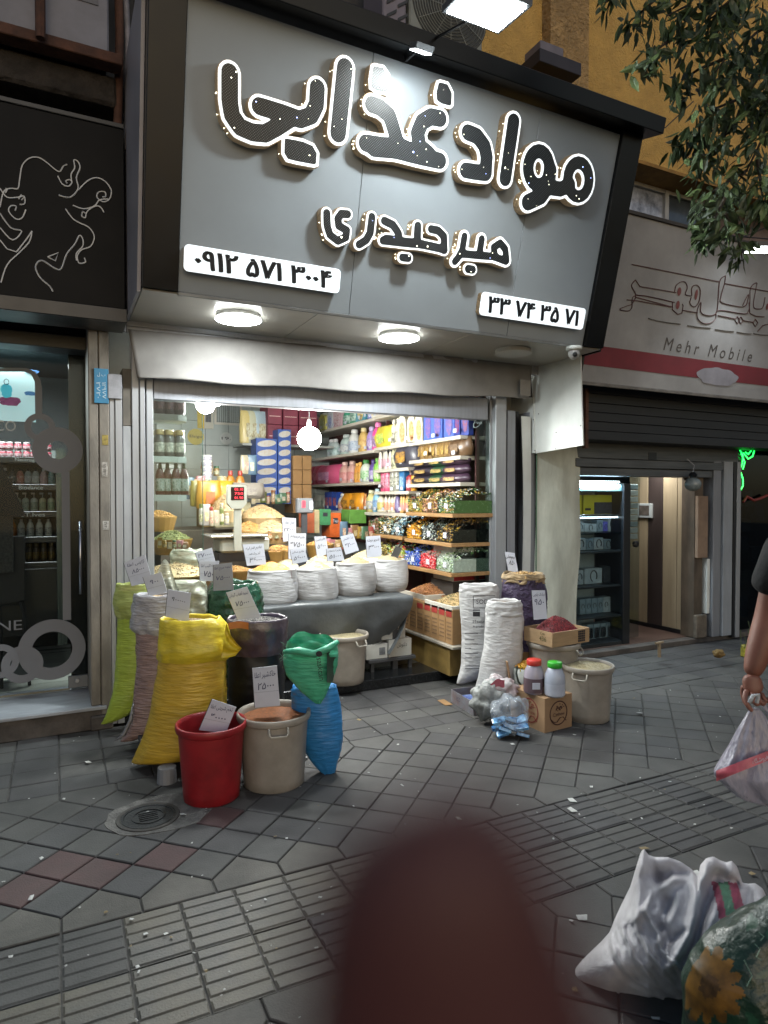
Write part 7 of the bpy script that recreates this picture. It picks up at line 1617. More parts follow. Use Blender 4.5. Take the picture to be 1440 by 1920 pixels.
# next shop at the right edge
ns = Thing('neighbour_shop', 'dark glass front of the next shop at the right edge with green neon', 'shop front', (7.3, .2, 0))
ns.part('glass', MB().box(fx(1381, .1), 9, .1, .106, .05, 2.2), thin_glass('ns_glass', (.35, .42, .45), .12)); ns.part('interior', MB().box(fx(1381, .1), 9, 1.2, 1.25, .0, 2.4), M('ns_interior', '#20262a', .6, ns=7, na=.6, col2='#3a4850'))
ns.part('poster', MB().box(fx(1386, .12), fx(1407, .12), .112, .115, onY(1395, 1118, .12).z, onY(1395, 1068, .12).z), M('poster_dim', '#4a4c48', .6, ns=25, na=.3))
for k, (x_, y_, w2, h2, c_) in enumerate(((1405, 935, 14, 30, '#6a6e74'), (1425, 960, 16, 34, '#3a4470'), (1400, 985, 16, 24, '#565c60'), (1395, 1020, 20, 26, '#2a3440'), (1420, 1040, 20, 30, '#4a5258'), (1392, 1140, 22, 60, '#2c4450'))):
    a = onY(x_-w2/2, y_+h2/2, .6); b = onY(x_+w2/2, y_-h2/2, .6); pbox('shelf_goods', 'dim boxed goods behind the dark glass at the right edge, item %s from the top' % ('one', 'two', 'three', 'four', 'five', 'six')[k], a.x, b.x, .6, .75, a.z, b.z, M('dim_%d' % k, c_, .4, ns=18, na=.4), group='goods in the next shop')
neon = lampmat('neon_green', (.005, .9, .07), 4)
nn_ = Thing('neon_sign', 'bright green neon tube drawing hanging in the next shop window', 'neon sign', onY(1395, 880, .05))
def nz(*p): return [onY(1060+x/3.79, 840+y/3.79, .05) for x, y in p]
for L in ([(1240, 12), (1262, 55), (1258, 110), (1240, 155), (1262, 220), (1262, 270), (1240, 305), (1215, 315)], [(1250, 40), (1275, 100), (1262, 150)], [(1265, 35), (1300, 78), (1330, 60), (1342, 20)], [(1280, 30), (1300, 45), (1320, 20)], [(1245, 160), (1243, 215), (1232, 248)], [(1240, 12), (1262, 8)]):
    nn_.part('tube', MB().tube(nz(*L), .007, 6), neon)
solid('red_cable', MB().tube(nz((1265, 385), (1290, 345), (1340, 372), (1380, 360), (1440, 335)), .016, 6), M('red_hose', '#7a2a20', .5, na=.2), 'thick red hose curling below the green neon', 'hose')
t = Thing('plant_pot', 'yellow patterned low stand with dry green stalks at the next shop door', 'planter', onZ(1420, 1250, 0)); c = onZ(1462, 1236, 0)
t.part('box', MB().box(c.x-.25, c.x+.4, c.y, c.y+.25, 0, .12, .01), M('yellow_dots', '#8a8028', .6, ns=40, na=.5)); mb = MB()
for k in range(30): q_ = c+V3((rnd.uniform(-.35, .1), rnd.uniform(0, .2), .1)); mb.tube([q_, q_+V3((rnd.uniform(-.08, .04), rnd.uniform(-.05, .05), rnd.uniform(.1, .3)))], .004, 3)
t.part('stalk', mb, M('stalk_green', '#3c4a30', .7, na=.3), kind='stuff')
solid('rag', blob(1347, 1225, 6.3, .05, .04, .035, 21), M('mustard_rag', '#6a542c', .8, na=.3), 'mustard coloured rag lying at the foot of the shutter guide', 'rag')
# ================================================================== LEFT BEAUTY SHOP
YF = -.30
fp = [onY(*q_, YF) for q_ in ((-260, 128), (232, 243), (232, 580), (-260, 528))]
t = Thing('beauty_shop_sign', 'black fascia board with a white line drawing of a woman with curling hair', 'shop sign', (fp[2].x, YF, fp[2].z))
zt_, zb_2 = fp[1].z, fp[2].z
t.part('board', MB().box(-2.6, fp[1].x, YF, YF+.28, zb_2, zt_, .004), M('fascia_black', '#08090b', .6, spec=.2, ns=3, na=.3))
t.part('lower_rail', MB().box(-2.6, fp[1].x+.01, YF-.02, YF+.29, zb_2-.09, zb_2-.001, .004), black_m)
t.part('top_rail', MB().box(-2.6, fp[1].x, YF-.01, YF+.29, zt_+.001, zt_+.03, .003), M('rail_grey', '#3b3d3f', .5, na=.3))
linem = M('line_drawing_white', '#c4c8cc', .6, na=0)
LD = [[(0, 1165), (20, 1080), (60, 1060), (100, 1060), (110, 1010), (125, 930), (165, 890), (215, 885), (265, 915), (300, 945), (335, 965), (355, 935), (378, 925)],
 [(325, 990), (350, 1035), (385, 1048), (405, 1025), (390, 1010), (370, 1018), (378, 1032)], [(405, 1030), (400, 980), (420, 945), (415, 900), (440, 910), (450, 945), (430, 1000), (440, 1060), (395, 1110), (330, 1098)],
 [(440, 1070), (490, 1020), (540, 1000), (590, 1020), (625, 1070), (615, 1120), (580, 1135), (545, 1110), (555, 1080), (590, 1080), (595, 1105), (575, 1108)],
 [(610, 1120), (560, 1125), (530, 1160), (470, 1175), (410, 1155)], [(585, 1195), (565, 1165), (535, 1160), (490, 1190), (480, 1225), (460, 1215), (465, 1190), (480, 1200)],
 [(368, 1175), (410, 1230), (450, 1255), (500, 1280), (530, 1330), (510, 1385), (460, 1405), (435, 1440), (445, 1480), (480, 1475), (475, 1450)],
 [(430, 1465), (430, 1425), (465, 1385), (465, 1345), (447, 1325), (420, 1375), (375, 1430), (345, 1510), (310, 1510), (235, 1465), (200, 1500), (225, 1560), (280, 1610), (297, 1640)],
 [(268, 1445), (328, 1422), (312, 1468), (268, 1445)], [(180, 1300), (165, 1360), (110, 1420), (40, 1490), (5, 1590)], [(180, 1300), (150, 1345), (95, 1415)], [(0, 1350), (40, 1400), (95, 1418)],
 [(0, 1280), (70, 1350), (122, 1300), (60, 1280), (0, 1200)], [(0, 1060), (40, 1110), (100, 1110), (135, 1105), (138, 1145), (110, 1150)], [(145, 1180), (125, 1225), (90, 1232), (50, 1190), (60, 1160), (90, 1160), (85, 1185)],
 [(30, 1085), (45, 1060), (30, 1060)], [(105, 1120), (120, 1095), (135, 1110), (120, 1125)]]
for L in LD: t.part('drawn_line', MB().tube([onY(x/3, y/3, YF-.004) for x, y in (smooth(L, 4) if len(L) > 4 else L)], .0045, 4), linem)
up = Thing('steel_gantry', 'rusty dirty steel gantry and beam above the black beauty shop sign', 'gantry', (-.3, -.1, 4))
za, zb3 = onY(205, 108, -.35).z, onY(205, 128, -.35).z
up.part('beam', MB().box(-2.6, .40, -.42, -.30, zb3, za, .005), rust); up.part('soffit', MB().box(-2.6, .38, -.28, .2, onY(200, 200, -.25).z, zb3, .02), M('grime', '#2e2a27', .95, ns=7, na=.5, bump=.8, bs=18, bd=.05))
up.part('post', MB().tube([onY(76, 72, -.47), V3((onY(76, 72, -.47).x, -.47, 6.5))], .028, 8), rust)
ac = Thing('air_conditioner', 'big grey white air conditioner case on the gantry at the top left', 'air conditioner', (-.2, -.2, za))
acm = M('ac_case', '#70717a', .6, ns=3, na=.2); x_e = onY(204, 60, -.38).x
ac.part('case', MB().box(x_e-1.0, x_e, -.38, .0, za+.001, za+.9, .01), acm)
for k in range(5): ac.part('louvre', MB().box(x_e-.30, x_e-.06, -.386, -.3805, za+.28+k*.10, za+.34+k*.10, .002), M('louvre_grey', '#5f6066', .6, na=.1))
mb = MB()
for k in range(6): mb.lathe([(.06+k*.045, 0), (.066+k*.045, .004), (.06+k*.045, .008)], (x_e-.68, -.385, za+.45), 28, ax=(0, -1, 0), cap0=False, cap1=False)
ac.part('fan_grille', mb, black_m, kind='stuff')
for k, (x_, w_, m_) in enumerate(((222, .045, 'rusty'), (238, .03, 'pale'), (257, .022, 'dark'))):
    p = onY(x_, 200, -.25); pts = [V3((p.x+.012*sin(z*3+k), p.y+.01*sin(z*5), z)) for z in (zt_-.2+k*.1, 3.9, 4.2, 4.6, 5.2, 6.5)]
    solid('drain_pipe', MB().tube(pts, w_*.6, 10), [rust, M('pipe_pale', '#77767e', .6, ns=8, na=.3), M('pipe_dark', '#2b2826', .7, na=.4)][k], '%s vertical pipe running up beside the left edge of the big sign' % m_, 'pipe', smooth=True)
# area under the fascia
a, b = onY(57, 570, -.12), onY(231, 603, -.12)
solid('canvas_flap', MB().box(a.x, b.x, -.13, -.11, b.z, onY(231, 583, -.12).z, .004), M('old_canvas', '#7c7863', .8, ns=7, na=.3), 'strip of old yellowish canvas below the black beauty shop sign', 'canvas')
YG = .5
zt2 = onY(80, 655, YG).z
bs_ = Thing('beauty_shop', 'dark glass front of the beauty shop with frosted ring pattern', 'shop front', (-.5, YG, .166))
bs_.part('lintel', MB().box(-2.6, fx(165, .3), .28, .5, onY(150, 657, .3).z, onY(150, 632, .3).z, .004), M('lintel_metal', '#3d4144', .45, na=.15))
bs_.part('dark_band', MB().box(-2.6, fx(165, .3), .3, .5, onY(150, 630, .3).z, 2.95), darkc)
bs_.part('glass', MB().box(-2.6, fx(163, YG), YG, YG+.008, .17, zt2), thin_glass('beauty_glass', (.8, .84, .85), .012))
bs_.part('dark_edge', MB().box(fx(131, YG+.01), fx(163, YG), YG+.009, YG+.02, .17, zt2), M('smoked_edge', '#0d1012', .2, na=0))
bs_.part('jamb', MB().box(fx(163.5, .4), fx(170, .4), .38, .52, .166, zt2+.1, .003), M('jamb_black', '#1d1c1d', .5, na=.3))
bs_.part('bottom_rail', MB().box(-2.6, fx(128, YG), YG-.006, YG-.001, .168, .18), M('rail_olive', '#6e6a5a', .5, na=.2))
frost = M('frosted_film', '#6a6e75', .6, ns=3, na=.06)
def gring_(cx, cy, ro, ri, k=0): c = onY(cx, cy, YG-.002-.0022*k); s_ = depth(c)/F; bs_.part('frosted_ring', MB().lathe([(ri*s_, 0), (ri*s_, .0015), (ro*s_, .0015), (ro*s_, 0)], c, 44, ax=(0, -1, 0), cap0=False, cap1=False), frost)
gring_(75, 801, 26, 15, 2); gring_(108, 844, 43, 17, 1); gring_(98, 1218, 57, 34, 0); gring_(42, 1246, 35, 20, 1); gring_(0, 1240, 32, 20, 2); gring_(0, 790, 12, 9, 0) if False else None
def gbox(name, x0, x1, y0, y1, m, Y=YG-.004): a = onY(x0, y1, Y); b = onY(x1, y0, Y); return bs_.part(name, MB().box(a.x, b.x, Y-.0015, Y, a.z, b.z), m)
gbox('frosted_bar', 118, 130.5, 884, 1163, frost)
a = onY(66, 700, YG-.004); r_ = 14*depth(a)/F
P = [onY(x, y, YG-.004) for x, y in ((-300, 688), (50, 690), (66, 697), (76, 712), (79, 730), (79, 778), (66, 778), (65, 716), (58, 702), (46, 697), (-300, 696))]
bs_.part('frosted_bar', MB().loft([P, [p+V3((0, -.0015, 0)) for p in P]]), frost)
c = onY(8, 798, YG-.004); tx = MB(); put_text(tx, 'ECO', onY(4, 798, YG-.004), (1, 0, 0), (0, 0, 1), .17, .075)
bs_.part('lettering', tx, M('white_line_print', '#a0a6a8', .5, na=0)); bs_.part('lettering', put_text(MB(), 'LINE', onY(4, 1174, YG-.004), (1, 0, 0), (0, 0, 1), .25, .07), frost)
bs_.part('handle', MB().tube([onY(151, 978, YG-.06), onY(151, 1046, YG-.06), onY(151, 1114, YG-.06)], .011, 12), M('steel_handle', '#a8adb8', .25, metal=.9, na=.05), smooth=True)
a, b = onY(128, 1290, YG-.01), onY(165, 1263, YG-.01)
hg = bs_.part('patch_fitting', MB().box(a.x, b.x, YG-.03, YG-.005, a.z, b.z, .003), M('steel_patch', '#63686e', .35, metal=.6, na=.1)); bs_.part('bolt', MB().lathe([(.018, 0), (.014, .008)], onY(145, 1276, YG-.031), 14, ax=(0, -1, 0)), alu, hg)
# poster
YP = .9; a, b = onY(-120, 783, YP), onY(66, 694, YP)
po = Thing('backlit_poster', 'glowing pale poster of a turquoise perfume bottle over purple paint splashes', 'poster', (a.x, YP, a.z))
po.part('panel', MB().box(a.x, b.x, YP, YP+.02, a.z, b.z), M('poster_paint', (.45, .58, .58), .5, ns=2.2, na=0, col2=(.3, .62, .66), emit=(.55, .74, .74), es=.55))
def pblob(cx, cy, rx, ry, m, k, sd_):
    c = onY(cx, cy, YP-.002-.001*k); s_ = depth(c)/F; P = [c+V3((rx*s_*cos(2*pi*q_/26)*(1+.35*noise.noise(V3((cos(2*pi*q_/26)*2, sin(2*pi*q_/26)*2, sd_)))), 0, ry*s_*sin(2*pi*q_/26)*(1+.45*noise.noise(V3((cos(2*pi*q_/26)*2, sin(2*pi*q_/26)*2, sd_+3)))))) for q_ in range(26)]
    po.part('painted_shape', MB().loft([P, [p+V3((0, -.0008, 0)) for p in P]]), m)
pblob(18, 752, 19, 9, M('splash_purple', (.12, .02, .07), .6, ns=30, na=.5, emit=(.2, .04, .12), es=.5), 0, 1); pblob(58, 738, 11, 4, M('splash_blue', (.03, .1, .25), .6, na=.4, emit=(.05, .2, .4), es=.4), 0, 2)
pblob(60, 697, 12, 4, MC['splash_blue'], 0, 5); pblob(12, 733, 9.5, 13, M('bottle_paint', (.03, .3, .38), .5, ns=12, na=.3, emit=(.05, .5, .6), es=.5), 1, 9)
c = onY(12, 716, YP-.005); po.part('bottle_ring', MB().tube([c+V3((.016*cos(q_*.5), 0, .022*sin(q_*.5))) for q_ in range(13)], .0025, 4), inkb)
# shelves
YS_ = 1.05; blk = M('shelf_black', '#101213', .35, na=.1)
bu = Thing('display_shelf', 'black display shelves of cosmetics inside the beauty shop', 'shelf unit', (-.2, YS_, .17))
SH = [(862, 'Neutrogena', 54), (913, 'Biodance', 58), (964, 'ST.Ives', 62), (1012, None, 0), (1060, None, 0)]
xr = fx(106, YS_)
for y, tx_, cx in SH:
    z1_, z0_ = onY(50, y-5, YS_).z, onY(50, y+6, YS_).z; sh = bu.part('shelf', MB().box(-1.8, xr, YS_, YS_+.3, z0_, z1_, .002), blk)
    if tx_: bu.part('lettering', put_text(MB(), tx_, onY(cx, y+1, YS_-.002), (1, 0, 0), (0, 0, 1), .17 if len(tx_) < 10 else .19, .032), M('shelf_text', '#9a9c98', .5, na=0), sh)
bu.part('back', MB().box(-1.8, xr, YS_+.301, YS_+.31, .9, 2.0), M('shelf_back_grey', '#4e5350', .6, na=.1)); bu.part('end_mirror', MB().box(xr+.002, xr+.07, YS_-.02, YS_+.3, .4, 2.0), M('mirror_strip', '#5d6560', .2, metal=.4, ns=9, na=.2, stretch=(9, 9, .3)))  # plain grey back panel behind the cosmetics, mirror strip at its end
bu.part('low_cabinet', MB().box(-1.8, xr, YS_, YS_+.3, .5, onY(50, 1067, YS_).z, .002), blk)
ORN = ['first', 'second', 'third', 'fourth', 'fifth', 'sixth', 'seventh', 'eighth']
def rowi(kind, xs, ysh, h, cols, desc):
    z = onY(50, ysh-5, YS_).z+.001
    for k, x in enumerate(xs):
        p = onY(x, ysh, YS_+.08); c_ = cols[k % len(cols)]; item(kind, (p.x, YS_+.09, z), .056, h, c_, .05, '%s, %s from the left' % (desc, ORN[k]), desc+' row')
rowi('jar', (5, 18, 34, 50, 64, 90), 862, .06, [('#8a2c3c', '#b8b0b0', '#b8b4b4', '#8a3040')], 'red and white cream jar on the top black shelf')
for k, x in enumerate((5, 18, 34, 50, 90)): p = onY(x, 862, YS_+.08); item('jar', (p.x, YS_+.09, onY(50, 857, YS_).z+.062), .056, .06, ('#8a2c3c', '#b8b0b0', '#b8b4b4', '#8a3040'), 0, 'upper red and white cream jar on the top black shelf, %s from the left' % ORN[k], 'upper cream jars')
rowi('bottle', (10, 24, 38, 53, 67, 82, 97), 913, .13, [('#33383a', '#a0a0a0', '#202428', '#808888'), ('#33383a', '#202428', '#202428', '#808888'), ('#a06a60', '#202428', '#a84a3c', '#c0b0a8'), ('#8a9498', '#202428', '#888c90', '#c0c4c8'), ('#98a0a0', '#303438', '#a0a8a8', '#c8ccd0'), ('#a8949a', '#b0b0b0', '#a88890', '#c0b0b4'), ('#6d9498', '#a0a8a8', '#4a8088', '#a0b4b8')], 'small toner bottle on the second black shelf')
rowi('pump', (33, 48, 64, 80, 96), 964, .15, [('#a4b4a8', '#b0b8b8', '#b0bcb0', '#60786c'), ('#a4b4a8', '#b0b8b8', '#b0bcb0', '#60786c'), ('#b0b8b0', '#a8b0b0', '#a8b4a8', '#607868'), ('#a8a88c', '#88a0b0', '#a8b08c', '#708070'), ('#a8b098', '#88a0b0', '#98b090', '#708070')], 'pump lotion bottle on the third black shelf')
rowi('bottle', (24, 40, 57, 74, 91), 1012, .14, [('#b06a20', '#b08040', '#a86020', '#804818')]+[('#b4bab4', '#a8b0b0', '#b8bcb8', '#404850')]*4, 'lotion bottle on the fourth black shelf')
rowi('jar', (55, 68, 82, 97), 1060, .15, [('#3c3222', '#6a5a38', '#7a6228', '#3c3222')], 'dark gold bottle on the lowest black shelf')
# chair and hanging coat inside
ch = Thing('dark_chair', 'dark upholstered chair with thin legs just inside the beauty shop window', 'chair', (onY(20, 1150, .75).x, .8, .167))
cm = M('chair_dark', '#1c1b1a', .6, ns=20, na=.3)
def cy_(x, y, Y=.75): return onY(x, y, Y)
ch.part('backrest', MB().loft([[cy_(-60, 1010), cy_(47, 1005), cy_(46, 1125), cy_(-60, 1145)], [p+V3((0, .06, 0)) for p in (cy_(-60, 1010), cy_(47, 1005), cy_(46, 1125), cy_(-60, 1145))]]), cm)
ch.part('seat', MB().box(cy_(-60, 1130).x, cy_(40, 1130).x, .8, 1.0, cy_(0, 1140).z, cy_(0, 1122).z, .01), cm)
ch.part('leg', MB().tube([cy_(40, 1128), cy_(46, 1150), V3((cy_(54, 1170).x, .75, .17))], [.02, .016, .012], 8), cm); ch.part('leg', MB().tube([cy_(0, 1135), V3((cy_(1, 1180).x, .75, .17))], .014, 8), cm)
pbox('fabric_board', 'grey tweed board standing behind the beauty shop glass at the left edge', onY(-60, 950, .7).x, onY(24, 950, .7).x, .7, .73, onY(0, 1075, .7).z, onY(0, 895, .7).z, M('tweed', '#45433f', .9, ns=60, na=.4), cat='board')
P = [onY(x, y, .68) for x, y in ((-60, 850), (0, 865), (45, 958), (45, 968), (-60, 968))]
solid('slanted_panel', MB().loft([P, [p+V3((0, .01, 0)) for p in P]]), M('panel_black2', '#18191a', .6, na=.3), 'black slanted panel edge behind the beauty shop glass', 'panel')
l = bpy.data.lights.new('beauty_fill_light', 'AREA'); l.shape = 'RECTANGLE'; l.size = 1.2; l.size_y = .15; l.energy = 80; l.color = (.95, 1, .97)  # added fill lamp without a fixture, brightens the cosmetics shelves
o = bpy.data.objects.new('beauty_fill_light', l); COL.objects.link(o); o.location = (-.5, .95, 2.65)
l = bpy.data.lights.new('showcase_light', 'AREA'); l.shape = 'RECTANGLE'; l.size = .55; l.size_y = .05; l.energy = 85; l.color = (.75, .92, 1)
o = bpy.data.objects.new('showcase_light', l); COL.objects.link(o); o.location = ((sx0+sx1)/2, Yg+.02, onY(1125, 902, Yg).z-.03); o.rotation_euler = (radians(12), 0, 0)
l = bpy.data.lights.new('entrance_light', 'AREA'); l.shape = 'RECTANGLE'; l.size = .8; l.size_y = .08; l.energy = 9; l.color = (1, .97, .9)
o = bpy.data.objects.new('entrance_light', l); COL.objects.link(o); o.location = (5.9, .47, 2.0)
# ---- air conditioner units behind the big sign
ax0, ax1 = onY(768, 60, -.5).x, onY(905, 60, -.5).x; az = onY(800, 150, -.5).z
ac = Thing('air_conditioner', 'air conditioner with a round fan grille above the middle of the big sign', 'air conditioner', ((ax0+ax1)/2, -.3, az))
ac.part('case', MB().box(ax0, ax1, -.5, -.15, az, az+.85, .012), M('ac_pale', '#7f8480', .5, ns=3, na=.12))
c = onY(845, 15, -.505); mb = MB()
for k in range(13): mb.lathe([(.04+k*.024, 0), (.043+k*.024, .004), (.04+k*.024, .008)], c, 40, ax=(0, -1, 0), cap0=False, cap1=False)
for k in range(12): a = 2*pi*k/12; mb.tube([c+V3((.03*cos(a), -.006, .03*sin(a))), c+V3((.33*cos(a), -.006, .33*sin(a)))], .0025, 4)
ac.part('fan_grille', mb, M('grille_pale', '#8c908c', .5, na=.1), kind='stuff'); ac.part('fan_recess', MB().lathe([(.34, 0), (.34, .002)], c+V3((0, .004, 0)), 40, ax=(0, -1, 0)), M('fan_dark', '#3a3d3c', .6, na=.2))
ac = Thing('condenser', 'narrow louvred condenser box left of the round fan air conditioner', 'air conditioner', (ax0-.2, -.3, az)); x0_, x1_ = onY(718, 30, -.5).x, onY(762, 30, -.5).x
ac.part('case', MB().box(x0_, x1_, -.5, -.15, az, az+.95, .01), M('cond_lilac', '#77727d', .5, na=.1))
for i in range(2):
    for k in range(9): xa_ = x0_+.02+i*(x1_-x0_)*.47; ac.part('louvre', MB().obox(V3((xa_+.05, -.505, az+.1+k*.1)), V3((.04, 0, .03)), V3((0, .004, 0)), V3((0, 0, .012))), M('louvre_dark', '#33363a', .6, na=.2))
bx = onY(1018, 112, -.15); bk = Thing('grey_box', 'small grey metal box on a dark bracket at the top right of the big sign', 'metal box', bx)
bk.part('box', MB().box(onY(993, 1, -.2).x, onY(1036, 1, -.2).x, -.35, -.13, onY(1010, 122, -.2).z, onY(1010, 100, -.2).z, .006), M('lilac_grey', '#6c6872', .5, na=.15)); bk.part('bracket', MB().box(onY(985, 1, -.2).x, onY(1062, 1, -.2).x, -.4, -.13, onY(1010, 148, -.2).z, onY(1010, 124, -.2).z, .004), M('bracket_dark', '#2c2a33', .6, na=.2))
# ================================================================== TREE BRANCHES, top right
tr = Thing('tree', 'leafy tree branches with long narrow leaves hanging over the top right', 'tree', (6.2, -3.2, 0))
bark = M('bark', '#3a342c', .9, ns=9, na=.3, bump=.6, bs=30)
leafm = [M('leaf_dark', '#34432a', .5, ns=20, na=.3), M('leaf_mid', '#465834', .5, ns=20, na=.3), M('leaf_light', '#5e7244', .5, ns=20, na=.3)]
tp = V3((6.2, -3.2, 0)); tr.part('trunk', MB().tube([tp, tp+V3((.05, 0, 1.2)), tp+V3((-.05, .05, 2.6)), tp+V3((-.1, .1, 4.2)), tp+V3((-.3, .2, 5.6)), tp+V3((-.4, .2, 7))], [.16, .14, .13, .12, .09, .05], 12), bark, smooth=True)
TW = [ # twig paths px, depth, leaf spread
 ([(1290, -60), (1240, -10), (1205, 20), (1175, 45)], 3.9, 26), ([(1500, -80), (1400, -20), (1340, 30), (1290, 60)], 3.7, 46), ([(1290, 60), (1250, 80), (1222, 100), (1215, 115)], 3.8, 30),
 ([(1180, -60), (1150, -20), (1135, 5)], 3.6, 18), ([(1500, 20), (1420, 60), (1360, 110), (1330, 150)], 3.7, 50), ([(1360, 110), (1310, 130), (1280, 150), (1270, 165)], 3.9, 26),
 ([(1520, 80), (1440, 120), (1400, 180), (1370, 240)], 3.8, 50), ([(1400, 180), (1350, 200), (1320, 210)], 3.9, 24), ([(1370, 240), (1310, 250), (1280, 255)], 4.0, 26), ([(1370, 240), (1330, 290), (1300, 290)], 4.0, 30),
 ([(1500, 200), (1430, 260), (1400, 320), (1360, 370)], 3.9, 42), ([(1400, 320), (1350, 350), (1310, 380)], 4.0, 32), ([(1360, 370), (1340, 410), (1345, 440)], 3.9, 32), ([(1420, 300), (1430, 370), (1420, 400)], 3.8, 26),
 ([(1500, 320), (1450, 370), (1425, 390)], 3.9, 20), ([(1360, 400), (1385, 440), (1392, 490)], 3.9, 16), ([(1345, 400), (1315, 425), (1325, 440)], 4.0, 20), ([(1500, -20), (1460, 40), (1440, 90)], 3.5, 44), ([(1400, -60), (1370, 0), (1330, 30)], 3.6, 40), ([(1490, 120), (1440, 180), (1430, 240)], 3.6, 40), ([(1330, -40), (1290, 10), (1250, 30)], 3.7, 34)]
lv = MB()
lv.v += [V3(p) for p in ((0, 0, 0), (.2, .13, -.02), (.55, .16, -.09), (1, 0, -.26), (.55, -.16, -.09), (.2, -.13, -.02), (.3, 0, .015), (.62, 0, -.07))]
for f in ((0, 1, 6), (1, 2, 7, 6), (2, 3, 7), (0, 6, 5), (5, 6, 7, 4), (4, 7, 3)): lv.face(f)
leafme = [lv.mesh('leaf', m) for m in leafm]
leaves = []; lr = random.Random(17)
for path, d, sp in TW:
    P3 = [atD(x, y, d+.15*sin(x*.05)) for x, y in path]
    tr.part('twig', MB().tube(P3, [.011-.008*i/(len(P3)-1) for i in range(len(P3))], 5), bark)
    for k in range(int(66*(sp/30)**1.3)):
        f = min(.9999, lr.random()**.7)*(len(P3)-1); i = int(f); p = P3[i].lerp(P3[min(i+1, len(P3)-1)], f-i); s_ = sp*d/F
        p = p+U_*lr.gauss(0, s_*.5)+UP*lr.gauss(-s_*.25, s_*.5)+W_*lr.gauss(0, s_*.7)
        dirv = V3((lr.gauss(-.1, .55), lr.gauss(0, .5), lr.gauss(-.85, .4))).normalized(); side_ = dirv.cross(V3((lr.gauss(0, 1), lr.gauss(0, 1), lr.gauss(0, .6)))).normalized(); up_ = side_.cross(dirv)
        L = lr.uniform(.07, .125); Mx = Matrix((dirv*L, side_*L*lr.uniform(.85, 1.2), -up_*L)).transposed().to_4x4(); Mx.translation = p; leaves.append((-L, Mx, 0 if lr.random() < .45 else 1 if lr.random() < .7 else 2))
leaves.sort(key=lambda q_: q_[0])
Ti = Matrix.Translation(-tr.loc)
for L, Mx, mi in leaves[:295]: o = link('leaf', leafme[mi], tr.o); o.matrix_basis = Ti@Mx
mb = MB()
for L, Mx, mi in leaves[295:]:
    mb.k = mi; i = len(mb.v); mb.v += [Mx@p for p in lv.v]
    for f in lv.f: mb.face([i+j for j in f])
me = mb.mesh('leaves', leafm, tr.loc); o = link('leaves', me, tr.o); o['kind'] = 'stuff'
# ================================================================== FOREGROUND SACKS
def fsack(rows, d, k, amp, seed, step=4, n=72, fold=.5, fdir=(1, 0)):
    mb = MB(); y0, y1 = rows[0][0], rows[-1][0]; m = int(abs(y1-y0)/step); rings = []
    for i in range(m+1):
        y = y0+(y1-y0)*i/m; _, xl, xr = interp(rows, y); c = atD((xl+xr)/2, y, d); rx = (xr-xl)/2*d/F; rg = []
        for j in range(n):
            a = 2*pi*j/n; s_, h = cos(a), c.z*4
            big = noise.noise(V3((s_*1.4+seed, sin(a)*1.4, h*.8))); dg = noise.noise(V3(((s_*rx*9-h*2.2)*fold*1.6+seed, sin(a)*1.0, (h+s_*rx*2.4)*2.6))); cr = 1-abs(noise.noise(V3(((s_*rx+c.z*.9)*11+seed, sin(a)*1.5, (s_*rx-c.z)*3))))*2
            e = amp*(big*.8+dg*1.0+.35*cr)*min(1, rx/.08)
            rg.append(c+U_*(s_*(rx+e*.55))+W_*(sin(a)*(rx*k+e*1.2)))
        rings.append(rg)
    mb.loft(rings); mb.smooth = True; return mb
wfm = bpy.data.materials.new('woven_plastic_white'); wfm.use_nodes = True; _n = wfm.node_tree; _b = _n.nodes['Principled BSDF']
_tc = _n.nodes.new('ShaderNodeTexCoord'); _w1 = _n.nodes.new('ShaderNodeTexWave'); _w1.inputs['Scale'].default_value = 110; _w1.bands_direction = 'Z'; _w2 = _n.nodes.new('ShaderNodeTexWave'); _w2.inputs['Scale'].default_value = 110; _w2.bands_direction = 'X'
_mx = _n.nodes.new('ShaderNodeMath'); _mx.operation = 'MULTIPLY'; _n.links.new(_tc.outputs['Object'], _w1.inputs[0]); _n.links.new(_tc.outputs['Object'], _w2.inputs[0]); _n.links.new(_w1.outputs['Fac'], _mx.inputs[0]); _n.links.new(_w2.outputs['Fac'], _mx.inputs[1])
_ns = _n.nodes.new('ShaderNodeTexNoise'); _ns.inputs['Scale'].default_value = 15; _ns.inputs['Detail'].default_value = 7; _n.links.new(_tc.outputs['Object'], _ns.inputs[0])
_ad = _n.nodes.new('ShaderNodeMath'); _ad.operation = 'MULTIPLY_ADD'; _ad.inputs[1].default_value = .12; _n.links.new(_mx.outputs[0], _ad.inputs[0]); _n.links.new(_ns.outputs['Fac'], _ad.inputs[2])
_bp = _n.nodes.new('ShaderNodeBump'); _bp.inputs['Strength'].default_value = .6; _bp.inputs['Distance'].default_value = .018; _n.links.new(_ad.outputs[0], _bp.inputs['Height']); _n.links.new(_bp.outputs[0], _b.inputs['Normal'])
_r = _n.nodes.new('ShaderNodeValToRGB'); _r.color_ramp.elements[0].color = (.52, .49, .50, 1); _r.color_ramp.elements[1].color = (.70, .67, .675, 1); _r.color_ramp.elements[0].position = .3; _r.color_ramp.elements[1].position = .7; _n.links.new(_ns.outputs['Fac'], _r.inputs[0]); _n.links.new(_r.outputs[0], _b.inputs['Base Color']); _b.inputs['Roughness'].default_value = .7
dF = 2.2
t = Thing('woven_sack', 'large white woven sack slumped open in the foreground with a pink and green stripe', 'sack', (atD(1260, 1890, dF).x, atD(1260, 1890, dF).y, 0))
